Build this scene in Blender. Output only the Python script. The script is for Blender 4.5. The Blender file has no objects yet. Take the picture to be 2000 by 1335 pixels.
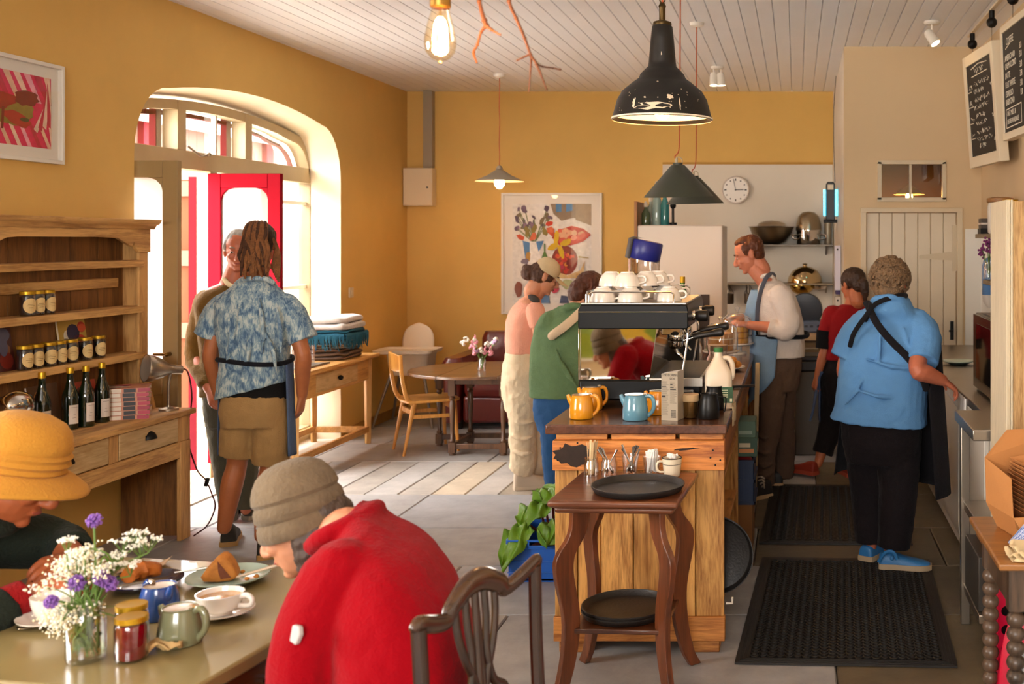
import bpy, bmesh, math, random
from mathutils import Vector, Matrix, Euler, noise
from mathutils.geometry import tessellate_polygon
random.seed(7)
S = bpy.context.scene
COL = S.collection
PI = math.pi
# ---------------------------------------------------------------- camera, world, exposure
F, CX, CY, EYE = 2150.0, 1556.0, 470.0, 1.68
cam = bpy.data.cameras.new('camera'); camo = bpy.data.objects.new('camera', cam); COL.objects.link(camo)
camo.location = (0, 0, EYE); camo.rotation_euler = (PI/2, 0, 0)
cam.sensor_width = 36; cam.lens = 36*F/2000
cam.shift_x = (1000-CX)/2000; cam.shift_y = -(667.5-CY)/2000
cam.clip_start = .05; cam.clip_end = 200
cam.dof.use_dof = True; cam.dof.focus_distance = 4.7; cam.dof.aperture_fstop = 4.5
S.camera = camo
S.view_settings.view_transform = 'Standard'; S.view_settings.look = 'None'
S.view_settings.gamma = 1; S.view_settings.use_curve_mapping = False
S.view_settings.exposure = 0.82
S.cycles.use_denoising = True
S.cycles.max_bounces = 9; S.cycles.diffuse_bounces = 5; S.cycles.glossy_bounces = 4
S.cycles.transparent_max_bounces = 16; S.cycles.transmission_bounces = 6
S.cycles.sample_clamp_indirect = 8; S.cycles.caustics_reflective = False; S.cycles.caustics_refractive = False
W = bpy.data.worlds.new('sky'); S.world = W; W.use_nodes = True
bg = W.node_tree.nodes['Background']; bg.inputs[0].default_value = (1.0, .98, .955, 1); bg.inputs[1].default_value = 16.0

def portal(name, loc, rot, sx, sy):
    l = bpy.data.lights.new(name, 'AREA'); l.shape = 'RECTANGLE'; l.size = sx; l.size_y = sy
    o = bpy.data.objects.new(name, l); COL.objects.link(o); o.location = loc; o.rotation_euler = rot
    l.cycles.is_portal = True
    return o
portal('sky_portal_arch', (-4.45, 7.9, 1.35), (0, -PI/2, 0), 2.8, 3.0)
portal('sky_portal_side', (-4.1, 2.0, 1.75), (0, -PI/2, 0), 1.5, 2.0)
portal('sky_portal_rear', (-1.1, -2.65, 2.0), (PI/2, 0, 0), 2.6, 1.3)

def at(x, y, Y):
    """the point at distance Y from the camera plane that the photo shows at pixel x, y"""
    return Vector(((x-CX)*Y/F, Y, EYE-(y-CY)*Y/F))
def flo(x, y):
    return at(x, y, EYE*F/(y-CY))
# ---------------------------------------------------------------- materials
def C(h):
    h = h.lstrip('#'); r = [int(h[i:i+2], 16)/255 for i in (0, 2, 4)]
    return tuple(c/12.92 if c <= .04045 else ((c+.055)/1.055)**2.4 for c in r)+(1.0,)
MC = {}
def mul(c, k): return tuple(min(1, c[i]*k) for i in range(3))+(1.0,)
def mat(name, col, rough=.5, metal=0.0, bump=0.0, bscale=60, var=0.0, vscale=4, spec=.5, coat=0, sheen=0, emit=None, estr=0, alpha=None, tint=False, stretch=(1,1,1), sss=0):
    if name in MC: return MC[name]
    if isinstance(col, str): col = C(col)
    m = bpy.data.materials.new(name); m.use_nodes = True; MC[name] = m
    nt = m.node_tree; N = nt.nodes; L = nt.links; b = N['Principled BSDF']
    b.inputs['Base Color'].default_value = col; b.inputs['Roughness'].default_value = rough
    b.inputs['Metallic'].default_value = metal; b.inputs['Specular IOR Level'].default_value = spec
    b.inputs['Coat Weight'].default_value = coat; b.inputs['Sheen Weight'].default_value = sheen
    if sss: b.inputs['Subsurface Weight'].default_value = sss; b.inputs['Subsurface Radius'].default_value = (.02, .008, .005)
    if emit: b.inputs['Emission Color'].default_value = C(emit); b.inputs['Emission Strength'].default_value = estr
    if var or bump:
        tc = N.new('ShaderNodeTexCoord'); mp = N.new('ShaderNodeMapping'); mp.inputs['Scale'].default_value = stretch
        L.new(tc.outputs['Object'], mp.inputs['Vector'])
    src = None
    if tint:
        a = N.new('ShaderNodeAttribute'); a.attribute_name = 'tint'; src = a.outputs['Color']
    if var:
        n = N.new('ShaderNodeTexNoise'); n.inputs['Scale'].default_value = vscale; n.inputs['Detail'].default_value = 5; n.inputs['Roughness'].default_value = .62
        L.new(mp.outputs[0], n.inputs['Vector'])
        r = N.new('ShaderNodeValToRGB'); r.color_ramp.elements[0].position = .3; r.color_ramp.elements[1].position = .7
        r.color_ramp.elements[0].color = mul((1,1,1), 1-var); r.color_ramp.elements[1].color = (1, 1, 1, 1)
        L.new(n.outputs['Fac'], r.inputs[0])
        x = N.new('ShaderNodeMix'); x.data_type = 'RGBA'; x.blend_type = 'MULTIPLY'; x.inputs[0].default_value = 1
        x.inputs[6].default_value = mul(col, 1+var*.5)
        if src: L.new(src, x.inputs[6])
        L.new(r.outputs[0], x.inputs[7]); src = x.outputs[2]
    if src: L.new(src, b.inputs['Base Color'])
    if bump:
        n2 = N.new('ShaderNodeTexNoise'); n2.inputs['Scale'].default_value = bscale; n2.inputs['Detail'].default_value = 4
        L.new(mp.outputs[0], n2.inputs['Vector'])
        bp = N.new('ShaderNodeBump'); bp.inputs['Strength'].default_value = bump; bp.inputs['Distance'].default_value = .01
        L.new(n2.outputs['Fac'], bp.inputs['Height']); L.new(bp.outputs[0], b.inputs['Normal'])
    return m
def wood(name, c1, c2, axis='Z', rough=.55, scale=9, knots=.5, coat=0, bump=.25, tint=False):
    """planed timber: grain stretched along the axis, a few darker knots and streaks"""
    if name in MC: return MC[name]
    m = bpy.data.materials.new(name); m.use_nodes = True; MC[name] = m
    nt = m.node_tree; N = nt.nodes; L = nt.links; b = N['Principled BSDF']; b.inputs['Roughness'].default_value = rough
    b.inputs['Coat Weight'].default_value = coat; b.inputs['Coat Roughness'].default_value = .15
    tc = N.new('ShaderNodeTexCoord'); mp = N.new('ShaderNodeMapping')
    sc = [scale]*3; sc['XYZ'.index(axis)] = scale*.09; mp.inputs['Scale'].default_value = sc
    L.new(tc.outputs['Object'], mp.inputs['Vector'])
    n = N.new('ShaderNodeTexNoise'); n.inputs['Scale'].default_value = 1.6; n.inputs['Detail'].default_value = 7; n.inputs['Roughness'].default_value = .68; n.inputs['Distortion'].default_value = .7
    L.new(mp.outputs[0], n.inputs['Vector'])
    n2 = N.new('ShaderNodeTexNoise'); n2.inputs['Scale'].default_value = 14; n2.inputs['Detail'].default_value = 3
    L.new(mp.outputs[0], n2.inputs['Vector'])
    ad = N.new('ShaderNodeMath'); ad.operation = 'MULTIPLY_ADD'; ad.inputs[1].default_value = .35
    L.new(n2.outputs['Fac'], ad.inputs[0]); L.new(n.outputs['Fac'], ad.inputs[2])
    r = N.new('ShaderNodeValToRGB'); e = r.color_ramp.elements
    e[0].position = .50; e[0].color = C(c2) if isinstance(c2, str) else c2; e[1].position = .76; e[1].color = C(c1) if isinstance(c1, str) else c1
    L.new(ad.outputs[0], r.inputs[0]); src = r.outputs[0]
    if knots:
        mp2 = N.new('ShaderNodeMapping'); s2 = [5.0]*3; s2['XYZ'.index(axis)] = 2.4; mp2.inputs['Scale'].default_value = s2
        L.new(tc.outputs['Object'], mp2.inputs['Vector'])
        v = N.new('ShaderNodeTexVoronoi'); v.inputs['Scale'].default_value = 1; L.new(mp2.outputs[0], v.inputs['Vector'])
        kr = N.new('ShaderNodeValToRGB'); ke = kr.color_ramp.elements; ke[0].position = .04; ke[0].color = (.16, .09, .05, 1); ke[1].position = .13; ke[1].color = (1, 1, 1, 1)
        L.new(v.outputs['Distance'], kr.inputs[0])
        x = N.new('ShaderNodeMix'); x.data_type = 'RGBA'; x.blend_type = 'MULTIPLY'; x.inputs[0].default_value = knots
        L.new(src, x.inputs[6]); L.new(kr.outputs[0], x.inputs[7]); src = x.outputs[2]
    if tint:
        a = N.new('ShaderNodeAttribute'); a.attribute_name = 'tint'
        x = N.new('ShaderNodeMix'); x.data_type = 'RGBA'; x.blend_type = 'MULTIPLY'; x.inputs[0].default_value = 1
        L.new(src, x.inputs[6]); L.new(a.outputs['Color'], x.inputs[7]); src = x.outputs[2]
    L.new(src, b.inputs['Base Color'])
    if bump:
        bp = N.new('ShaderNodeBump'); bp.inputs['Strength'].default_value = bump; bp.inputs['Distance'].default_value = .004
        L.new(ad.outputs[0], bp.inputs['Height']); L.new(bp.outputs[0], b.inputs['Normal'])
    return m
def glass(name, tint=(1, 1, 1), refl=1.0, rough=.02, frost=0.0):
    """thin glass: see-through with Fresnel reflections; frost mixes in a translucent etched surface"""
    if name in MC: return MC[name]
    m = bpy.data.materials.new(name); m.use_nodes = True; MC[name] = m
    nt = m.node_tree; N = nt.nodes; L = nt.links; N.remove(N['Principled BSDF']); out = N['Material Output']
    t = N.new('ShaderNodeBsdfTransparent'); t.inputs[0].default_value = (*tint, 1)
    g = N.new('ShaderNodeBsdfGlossy'); g.inputs['Roughness'].default_value = rough
    lw = N.new('ShaderNodeLayerWeight'); lw.inputs[0].default_value = .35
    mm = N.new('ShaderNodeMath'); mm.operation = 'MULTIPLY_ADD'; mm.inputs[1].default_value = .55*refl; mm.inputs[2].default_value = .04*refl
    L.new(lw.outputs['Facing'], mm.inputs[0])
    x = N.new('ShaderNodeMixShader'); L.new(mm.outputs[0], x.inputs[0]); L.new(t.outputs[0], x.inputs[1]); L.new(g.outputs[0], x.inputs[2]); s = x.outputs[0]
    if frost:
        tr = N.new('ShaderNodeBsdfTranslucent'); tr.inputs[0].default_value = (.9, .9, .9, 1)
        y = N.new('ShaderNodeMixShader'); y.inputs[0].default_value = frost
        L.new(s, y.inputs[1]); L.new(tr.outputs[0], y.inputs[2]); s = y.outputs[0]
    L.new(s, out.inputs['Surface']); return m
# ---------------------------------------------------------------- mesh builder
def crom(pts, k):
    """Catmull-Rom resampling of tuples/vectors, k steps a span"""
    if k <= 1 or len(pts) < 3: return [Vector(p) for p in pts]
    P = [Vector(p) for p in pts]; P = [P[0]*2-P[1]]+P+[P[-1]*2-P[-2]]; out = []
    for i in range(1, len(P)-2):
        a, b, c, d = P[i-1:i+3]
        for j in range(k):
            t = j/k
            out.append(.5*(2*b+(c-a)*t+(2*a-5*b+4*c-d)*t*t+(3*b-a-3*c+d)*t**3))
    return out+[P[-2]]
class MB:
    def __init__(s, T=None):
        s.v = []; s.f = []; s.fm = []; s.fc = []; s.m = 0; s.c = None; s.T = T or Matrix()
    def add(s, vs, fs):
        o = len(s.v); T = s.T; s.v += [T @ Vector(v) for v in vs]
        s.f += [tuple(i+o for i in f) for f in fs]; s.fm += [s.m]*len(fs); s.fc += [s.c]*len(fs); return s
    def box(s, x0, x1, y0, y1, z0, z1):
        return s.add([(x0,y0,z0),(x1,y0,z0),(x1,y1,z0),(x0,y1,z0),(x0,y0,z1),(x1,y0,z1),(x1,y1,z1),(x0,y1,z1)],
                     [(3,2,1,0),(4,5,6,7),(0,1,5,4),(1,2,6,5),(2,3,7,6),(3,0,4,7)])
    def obox(s, c, size, R=None):
        o = s.T; s.T = o @ Matrix.Translation(c) @ (R.to_4x4() if R else Matrix()); a, b, d = [q/2 for q in size]
        s.box(-a, a, -b, b, -d, d); s.T = o; return s
    def bar(s, p0, p1, w, d, up=(0, 0, 1)):
        """rectangular bar from p0 to p1, w across, d along up"""
        p0 = Vector(p0); p1 = Vector(p1); z = (p1-p0).normalized(); x = Vector(up).cross(z)
        if x.length < 1e-4: x = Vector((1, 0, 0)).cross(z)
        x.normalize(); y = z.cross(x); vs = []
        for p in (p0, p1):
            for a, b in ((-1,-1),(1,-1),(1,1),(-1,1)): vs.append(p+x*a*w/2+y*b*d/2)
        return s.add(vs, [(3,2,1,0),(4,5,6,7),(0,1,5,4),(1,2,6,5),(2,3,7,6),(3,0,4,7)])
    def tube(s, pts, rad, n=10, k=1, caps=True, flat=None):
        """swept tube; rad a number or one per point; flat = (vector, ratio) squashes the section along that vector"""
        m = len(pts); rr = rad if isinstance(rad, (list, tuple)) else [rad]*m
        if k > 1: q = crom([Vector((*p, r)) for p, r in zip(pts, rr)], k) if m > 2 else None
        if k > 1 and m > 2:
            P = [Vector(x[:3]) for x in q]; rr = [max(1e-4, x[3]) for x in q]
        else: P = [Vector(p) for p in pts]
        vs = []; fs = []; m = len(P); N0 = None
        for i in range(m):
            t = (P[min(i+1, m-1)]-P[max(i-1, 0)]).normalized()
            if N0 is None:
                a = Vector((0, 0, 1)) if abs(t.z) < .9 else Vector((1, 0, 0)); N0 = a.cross(t).normalized()
            else:
                N0 = (N0-t*N0.dot(t)); N0 = N0.normalized() if N0.length > 1e-6 else t.orthogonal().normalized()
            B = t.cross(N0)
            for j in range(n):
                A = 2*PI*j/n; d = (N0*math.cos(A)+B*math.sin(A))*rr[i]
                if flat: fv = Vector(flat[0]).normalized(); d = d-fv*d.dot(fv)*(1-flat[1])
                vs.append(P[i]+d)
        for i in range(m-1):
            for j in range(n): fs.append((i*n+j, i*n+(j+1) % n, (i+1)*n+(j+1) % n, (i+1)*n+j))
        if caps: fs += [tuple(range(n))[::-1], tuple((m-1)*n+j for j in range(n))]
        return s.add(vs, fs)
    def limb(s, pts, rad, n=14, k=5, flat=None):
        s.tube(pts, rad, n, k, True, flat); s.ell(pts[0], (rad[0],)*3, n=12); s.ell(pts[-1], (rad[-1],)*3, n=12); return s
    def sl(s, pts, rad, n=18, k=5, flat=None):
        """sleeve or trouser leg: rounded at the root, cut straight at the cuff"""
        s.tube(pts, rad, n, k, True, flat); s.ell(pts[0], (rad[0],)*3, n=12); return s
    def cyl(s, p0, p1, r0, r1=None, n=20):
        return s.tube([p0, p1], [r0, r0 if r1 is None else r1], n)
    def lathe(s, prof, n=32, c=(0, 0, 0), R=None, a0=0, a1=2*PI):
        o = s.T; s.T = o @ Matrix.Translation(c) @ (R.to_4x4() if R else Matrix()); vs = []; fs = []; idx = []
        full = abs(a1-a0-2*PI) < 1e-6; m = n if full else n+1
        for r, z in prof:
            if r < 1e-6: idx.append([len(vs)]*m); vs.append((0, 0, z))
            else:
                idx.append(list(range(len(vs), len(vs)+m)))
                vs += [(r*math.cos(a0+(a1-a0)*j/n), r*math.sin(a0+(a1-a0)*j/n), z) for j in range(m)]
        for i in range(len(prof)-1):
            for j in range(n if full else n):
                a, b, cc, d = idx[i][j], idx[i][(j+1) % m], idx[i+1][(j+1) % m], idx[i+1][j]
                f = []
                for q in (a, b, cc, d):
                    if q not in f: f.append(q)
                if len(f) > 2: fs.append(tuple(f))
        s.add(vs, fs); s.T = o; return s
    def ell(s, c, r, R=None, n=16):
        if not isinstance(r, (tuple, list)): r = (r,)*3
        o = s.T; s.T = o @ Matrix.Translation(c) @ (R.to_4x4() if R else Matrix()) @ Matrix.Diagonal((*r, 1))
        k = max(6, n//2); s.lathe([(math.sin(PI*i/k), -math.cos(PI*i/k)) for i in range(k+1)], n); s.T = o; return s
    def prism(s, poly, axis, a, b):
        f = {'X': lambda u, w, t: (t, u, w), 'Y': lambda u, w, t: (u, t, w), 'Z': lambda u, w, t: (u, w, t)}[axis]
        n = len(poly); vs = [f(u, w, a) for u, w in poly]+[f(u, w, b) for u, w in poly]
        return s.add(vs, [tuple(range(n))[::-1], tuple(range(n, 2*n))]+[(i, (i+1) % n, n+(i+1) % n, n+i) for i in range(n)])
    def loft(s, rings, caps=True):
        n = len(rings[0]); vs = [v for r in rings for v in r]; fs = []
        for i in range(len(rings)-1):
            for j in range(n): fs.append((i*n+j, i*n+(j+1) % n, (i+1)*n+(j+1) % n, (i+1)*n+j))
        if caps: fs += [tuple(range(n))[::-1], tuple((len(rings)-1)*n+j for j in range(n))]
        return s.add(vs, fs)
    def sheet(s, fn, nu, nv):
        vs = [fn(i/nu, j/nv) for i in range(nu+1) for j in range(nv+1)]; w = nv+1
        return s.add(vs, [(i*w+j, (i+1)*w+j, (i+1)*w+j+1, i*w+j+1) for i in range(nu) for j in range(nv)])
    def poly3(s, outer, holes=()):
        """flat polygon of 3-D points with holes"""
        loops = [[Vector(p) for p in outer]]+[[Vector(p) for p in h] for h in holes]
        t = tessellate_polygon(loops); return s.add([p for l in loops for p in l], [tuple(f) for f in t])
    def build(s, name, mats, parent=None, loc=(0, 0, 0), rot=(0, 0, 0), smooth=40, bevel=0, world=False, solid=0, sub=0, remesh=0, relax=0, disp=0, dscale=.05, weld=False):
        me = bpy.data.meshes.new(name); vs = s.v
        root = parent
        if world:
            if parent is None: T = Matrix.LocRotScale(Vector(loc), Euler(rot), None).inverted()
            else:
                while root.parent: root = root.parent
                T = Matrix.LocRotScale(root.location, root.rotation_euler, None).inverted()
            vs = [T @ v for v in vs]
        me.from_pydata([tuple(v) for v in vs], [], s.f)
        if not isinstance(mats, (list, tuple)): mats = [mats]
        for m in mats: me.materials.append(m)
        if len(mats) > 1: me.polygons.foreach_set('material_index', s.fm)
        if any(c is not None for c in s.fc):
            a = me.attributes.new('tint', 'FLOAT_COLOR', 'FACE'); fl = []
            for c in s.fc: fl += list(c if c else (1, 1, 1, 1))
            a.data.foreach_set('color', fl)
        if weld or True:
            bm = bmesh.new(); bm.from_mesh(me)
            if weld: bmesh.ops.remove_doubles(bm, verts=bm.verts, dist=1e-5)
            if not remesh and not solid: bmesh.ops.recalc_face_normals(bm, faces=bm.faces)
            bm.to_mesh(me); bm.free()
        o = bpy.data.objects.new(name, me); COL.objects.link(o)
        if parent: o.parent = parent
        else: o.location = loc; o.rotation_euler = rot
        if remesh:
            r = o.modifiers.new('r', 'REMESH'); r.mode = 'VOXEL'; r.voxel_size = remesh; r.use_smooth_shade = True
            if relax: q = o.modifiers.new('s', 'SMOOTH'); q.factor = .5; q.iterations = relax
            if disp:
                tx = bpy.data.textures.new(name, 'CLOUDS'); tx.noise_scale = dscale; tx.noise_depth = 2
                d = o.modifiers.new('d', 'DISPLACE'); d.texture = tx; d.strength = disp; d.mid_level = .5; d.texture_coords = 'LOCAL'
            dg = bpy.context.evaluated_depsgraph_get()
            m2 = bpy.data.meshes.new_from_object(o.evaluated_get(dg)); o.modifiers.clear()
            m2.materials.clear()
            for m in mats: m2.materials.append(m)
            o.data = m2; bpy.data.meshes.remove(me); me = m2; me.name = name
        if solid: q = o.modifiers.new('t', 'SOLIDIFY'); q.thickness = solid; q.offset = 0
        if sub: q = o.modifiers.new('u', 'SUBSURF'); q.levels = sub; q.render_levels = sub
        if bevel: q = o.modifiers.new('b', 'BEVEL'); q.width = bevel; q.segments = 2; q.limit_method = 'ANGLE'; q.angle_limit = .6
        if smooth or remesh or sub:
            me.polygons.foreach_set('use_smooth', [True]*len(me.polygons))
            if smooth and not remesh and not sub: me.set_sharp_from_angle(angle=math.radians(smooth))
        return o
def tag(o, label=None, cat=None, group=None, kind=None):
    if label: o['label'] = label
    if cat: o['category'] = cat
    if group: o['group'] = group
    if kind: o['kind'] = kind
    return o
def thing(name, label, cat, loc=(0, 0, 0), rz=0, group=None):
    o = bpy.data.objects.new(name, None); COL.objects.link(o); o.location = loc; o.rotation_euler = (0, 0, rz); o.empty_display_size = .05
    return tag(o, label, cat, group)
def kids(o): return [c for c in bpy.data.objects if c.parent == o]
def dup(o, loc, rz=0, label=None, par=None):
    c = o.copy(); COL.objects.link(c)
    if par is None:
        c.location = loc; c.rotation_euler = (0, 0, rz)
        if label: c['label'] = label
    else: c.parent = par
    for k in kids(o): dup(k, None, 0, None, c)
    return c
def struct(o): o['kind'] = 'structure'; return o
def text(body, size, material, name, parent, loc, rot, align='LEFT', thick=.0012, sx=1.0, shear=0):
    cu = bpy.data.curves.new(name, 'FONT'); cu.body = body; cu.size = size; cu.extrude = thick; cu.align_x = align; cu.align_y = 'CENTER'; cu.shear = shear; cu.resolution_u = 2
    o = bpy.data.objects.new('t', cu); COL.objects.link(o)
    me = bpy.data.meshes.new_from_object(o.evaluated_get(bpy.context.evaluated_depsgraph_get()))
    bpy.data.objects.remove(o); bpy.data.curves.remove(cu); me.materials.clear(); me.materials.append(material)
    q = bpy.data.objects.new(name, me); COL.objects.link(q); q.parent = parent; q.location = loc; q.rotation_euler = rot; q.scale = (sx, 1, 1)
    return q
# ---------------------------------------------------------------- the room
WL, WB, WA, WD, WR, WY, ZC = -3.84, 10.85, .36, 8.34, 1.40, -2.4, 3.15
yellow = mat('yellow_plaster', '#DBB062', .75, bump=.12, bscale=9, var=.12, vscale=1.1, spec=.25)
cream = mat('cream_plaster', '#D8BE97', .75, bump=.08, bscale=8, var=.06, vscale=1.4, spec=.25)
whitewall = mat('white_wall_paint', '#E2D6C4', .6, bump=.05, bscale=14, var=.05, vscale=2)
gloss_cream = mat('cream_gloss_paint', '#CFBE9E', .4, bump=.05, bscale=20, var=.06, vscale=3)
beige = mat('beige_frame_paint', '#B7A27C', .5, bump=.06, bscale=25, var=.1, vscale=4)
red_out = mat('weathered_red_paint', '#560D16', .75, spec=.08, var=.15)
red_paint = mat('red_door_paint', '#8E0418', .7, spec=.08, bump=.08, bscale=25, var=.12, vscale=6)
# floor of large stone slabs laid in rows, a band of narrow slabs by the door
stone = mat('slate_flagstone', '#6b645c', .55, bump=.22, bscale=22, var=.3, vscale=5, tint=True)
b = MB(); rnd = random.Random(3)
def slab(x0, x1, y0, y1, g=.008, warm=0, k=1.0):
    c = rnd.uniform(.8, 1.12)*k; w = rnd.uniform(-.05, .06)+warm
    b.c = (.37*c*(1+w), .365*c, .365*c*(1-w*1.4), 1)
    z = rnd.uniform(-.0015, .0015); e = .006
    x0 += g/2; x1 -= g/2; y0 += g/2; y1 -= g/2
    b.add([(x0,y0,-.03),(x1,y0,-.03),(x1,y1,-.03),(x0,y1,-.03),(x0,y0,z-e),(x1,y0,z-e),(x1,y1,z-e),(x0,y1,z-e),
           (x0+e,y0+e,z),(x1-e,y0+e,z),(x1-e,y1-e,z),(x0+e,y1-e,z)],
          [(0,1,5,4),(1,2,6,5),(2,3,7,6),(3,0,4,7),(4,5,9,8),(5,6,10,9),(6,7,11,10),(7,4,8,11),(8,9,10,11)])
rows = [-2.5, -1.5, -.6, .25, 1.2, 1.95, 2.8, 3.55, 4.15, 4.95, 5.7, 6.45, 7.3, 8.38, 9.1, 9.95, 10.9]
for y0, y1 in zip(rows, rows[1:]):
    if y0 == 7.3:
        x = -4.2
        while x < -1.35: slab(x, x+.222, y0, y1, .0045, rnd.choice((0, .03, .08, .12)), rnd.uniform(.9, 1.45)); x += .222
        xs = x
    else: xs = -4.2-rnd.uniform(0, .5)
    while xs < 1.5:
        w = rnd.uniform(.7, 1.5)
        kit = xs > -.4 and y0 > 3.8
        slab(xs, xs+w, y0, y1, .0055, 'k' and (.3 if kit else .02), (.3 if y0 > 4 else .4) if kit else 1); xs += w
b.c = (.11, .095, .08, 1); b.box(-4.3, 1.6, -2.5, 10.9, -.06, -.028)
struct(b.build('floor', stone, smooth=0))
# ceiling of narrow painted boards running away from the camera
b = MB(); x = -4.0
while x < 1.6:
    w = .104; g = .005
    b.prism([(x+.0006, ZC+.03), (x+.0006, ZC+.007), (x+g, ZC), (x+w-g, ZC), (x+w-.0006, ZC+.007), (x+w-.0006, ZC+.03)], 'Y', -2.6, 11.0); x += w
b.box(-4.1, 1.7, -2.7, 11.1, ZC+.03, ZC+.2)
struct(b.build('ceiling', mat('ceiling_gloss_paint', '#EBEBEE', .33, bump=.03, bscale=30, var=.05, vscale=2), smooth=0))
# left wall, arched opening with a deep reveal, and the side window further forward
def arch(y0, y1, zs, zt, r, n=14):
    """segmental arch outline in (y, z), corners rounded by r"""
    pts = [(y0, 0), (y0, zs-r)]; h = zt-zs; c = (y1-y0)/2; R = (c*c+h*h)/(2*h)
    top = lambda y: zt-R+math.sqrt(max(0, R*R-(y-(y0+y1)/2)**2))
    for i in range(1, 8):
        a = PI/2*i/8; yy = y0+r*(1-math.cos(a)); pts.append((yy, (zs-r)+(top(y0+r)-(zs-r))*math.sin(a)))
    for i in range(n+1):
        yy = y0+r+(y1-y0-2*r)*i/n; pts.append((yy, top(yy)))
    for i in range(7, 0, -1):
        a = PI/2*i/8; yy = y1-r*(1-math.cos(a)); pts.append((yy, (zs-r)+(top(y1-r)-(zs-r))*math.sin(a)))
    return pts+[(y1, zs-r), (y1, 0)]
A0, A1 = 6.38, 9.27
inner = arch(A0, A1, 2.54, 2.71, .36)
outer = arch(A0+.02, A1+.12, 2.50, 2.64, .30)
XF = -4.17
b = MB()
hole2 = [(1.1, 1.1), (2.9, 1.1), (2.9, 2.4), (1.1, 2.4)]
b.poly3([(WL, -2.4, -.05), (WL, A0, -.05)]+[(WL, y, z) for y, z in inner[1:-1]]+[(WL, A1, -.05), (WL, WB, -.05), (WL, WB, ZC), (WL, -2.4, ZC)],
        [[(WL, y, z) for y, z in hole2]])
n = len(inner)
b.m = 1; b.add([(WL, y, z) for y, z in inner]+[(XF-.25, y, z) for y, z in outer], [(i, i+1, n+i+1, n+i) for i in range(n-1)])
b.add([(WL, y, z) for y, z in hole2]+[(XF-.2, y, z) for y, z in hole2], [(i, (i+1) % 4, 4+(i+1) % 4, 4+i) for i in range(4)])
struct(b.build('wall_left', [yellow, mat('reveal_limewash', '#EBDDBE', .7, bump=.1, bscale=9, var=.05)], smooth=50))
b = MB(); b.box(WL-.4, WA+.02, WB, WB+.2, -.05, ZC); struct(b.build('wall_back', yellow, smooth=0))
b = MB(); b.box(WA, WA+.1, WD+.1, WB, -.05, ZC); struct(b.build('wall_alcove', whitewall, smooth=0))
# the wall with the plank door and the little borrowed light
wx0, wx1, wz0, wz1 = .625, 1.12, 1.99, 2.277
dx0, dx1, dzt = .52, 1.222, 1.90
b = MB(); b.m = 0
for q, y in ((0, WD), (1, WD+.1)):
    b.poly3([(WA, y, -.05), (dx0, y, -.05), (dx0, y, dzt), (dx1, y, dzt), (dx1, y, -.05), (WR+.2, y, -.05), (WR+.2, y, ZC), (WA, y, ZC)],
            [[(wx0, y, wz0), (wx1, y, wz0), (wx1, y, wz1), (wx0, y, wz1)]])
b.add([(x, y, z) for y in (WD, WD+.1) for x, z in ((wx0, wz0), (wx1, wz0), (wx1, wz1), (wx0, wz1))], [(i, (i+1) % 4, 4+(i+1) % 4, 4+i) for i in range(4)])
b.add([(WA, WD, 0), (WA, WD+.1, 0), (WA, WD+.1, ZC), (WA, WD, ZC)], [(0, 1, 2, 3)])
struct(b.build('wall_door_side', cream, smooth=0))
b = MB(); b.box(WR, WR+.2, -2.4, WD+.2, 1.77, ZC); struct(b.build('wall_right', cream, smooth=0))
b = MB(); b.box(WR-.006, WR+.2, -2.4, WD+.2, -.05, 1.77); b.box(1.275, WR, WD-.012, WD, 0, 1.77)
struct(b.build('trim_1', mat('white_tile_paint', '#E8E4DA', .3), smooth=0))
# the wall behind the camera with a long window
b = MB(); rw = [(-2.3, 1.42), (.1, 1.42), (.1, 2.6), (-2.3, 2.6)]
b.poly3([(WL-.3, WY, -.05), (WR+.2, WY, -.05), (WR+.2, WY, ZC), (WL-.3, WY, ZC)], [[(x, WY, z) for x, z in rw]])
b.add([(x, WY, z) for x, z in rw]+[(x, WY-.2, z) for x, z in rw], [(i, (i+1) % 4, 4+(i+1) % 4, 4+i) for i in range(4)])
struct(b.build('wall_rear', cream, smooth=0))
# white hygiene panel behind the kitchen, timber lath along its top
b = MB(); b.box(-1.32, WA-.005, WB-.012, WB-.001, .6, 2.43); struct(b.build('trim_2', mat('white_kitchen_panel', '#D9CDB9', .45, var=.03), smooth=0))
b = MB(); b.box(-1.32, WA-.005, WB-.018, WB-.001, 2.43, 2.452); struct(b.build('trim_3', mat('ochre_lath', '#B8862F', .6), smooth=0))
# skirting along the left wall
b = MB(); b.box(WL, WL+.012, A1+.02, WB, 0, .09); struct(b.build('baseboard_left', mat('skirting_dirt_yellow', '#A77A34', .7, var=.3, vscale=7), smooth=0))
# ---------------------------------------------------------------- the arched door and window screen
pane = glass('window_glass'); frosted = glass('etched_glass', frost=.75)
TR0, TR1 = 2.165, 2.29
zt_at = lambda y: max(z for (ya, z), (yb, zb) in zip(outer, outer[1:]) for z in ([z+(zb-z)*(y-ya)/(yb-ya)] if ya <= y <= yb and yb > ya else [0]))
fr = thing('window_1', 'arched cream timber window and door screen filling the left wall opening', 'window', (XF, A0, 0)); fr['kind'] = 'structure'
b = MB(); x0, x1 = XF-.05, XF+.05
b.box(x0, x1, A0+.02, A1+.12, TR0, TR1)                     # transom
ys = [A0+.02, 7.38, 8.27, A1+.12]
for ya in (7.37, 8.27): b.box(x0-.003, x1+.004, ya-.045, ya+.055, TR1-.002, min(zt_at(ya-.045), zt_at(ya+.055))-.004)
def ring(o, w):                                              # frame following the arch
    cy, cz = (A0+A1)/2+.07, 1.6
    return [(y+(w if y < cy-.9 else -w if y > cy+.9 else 0), z-w) for y, z in o]
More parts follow.
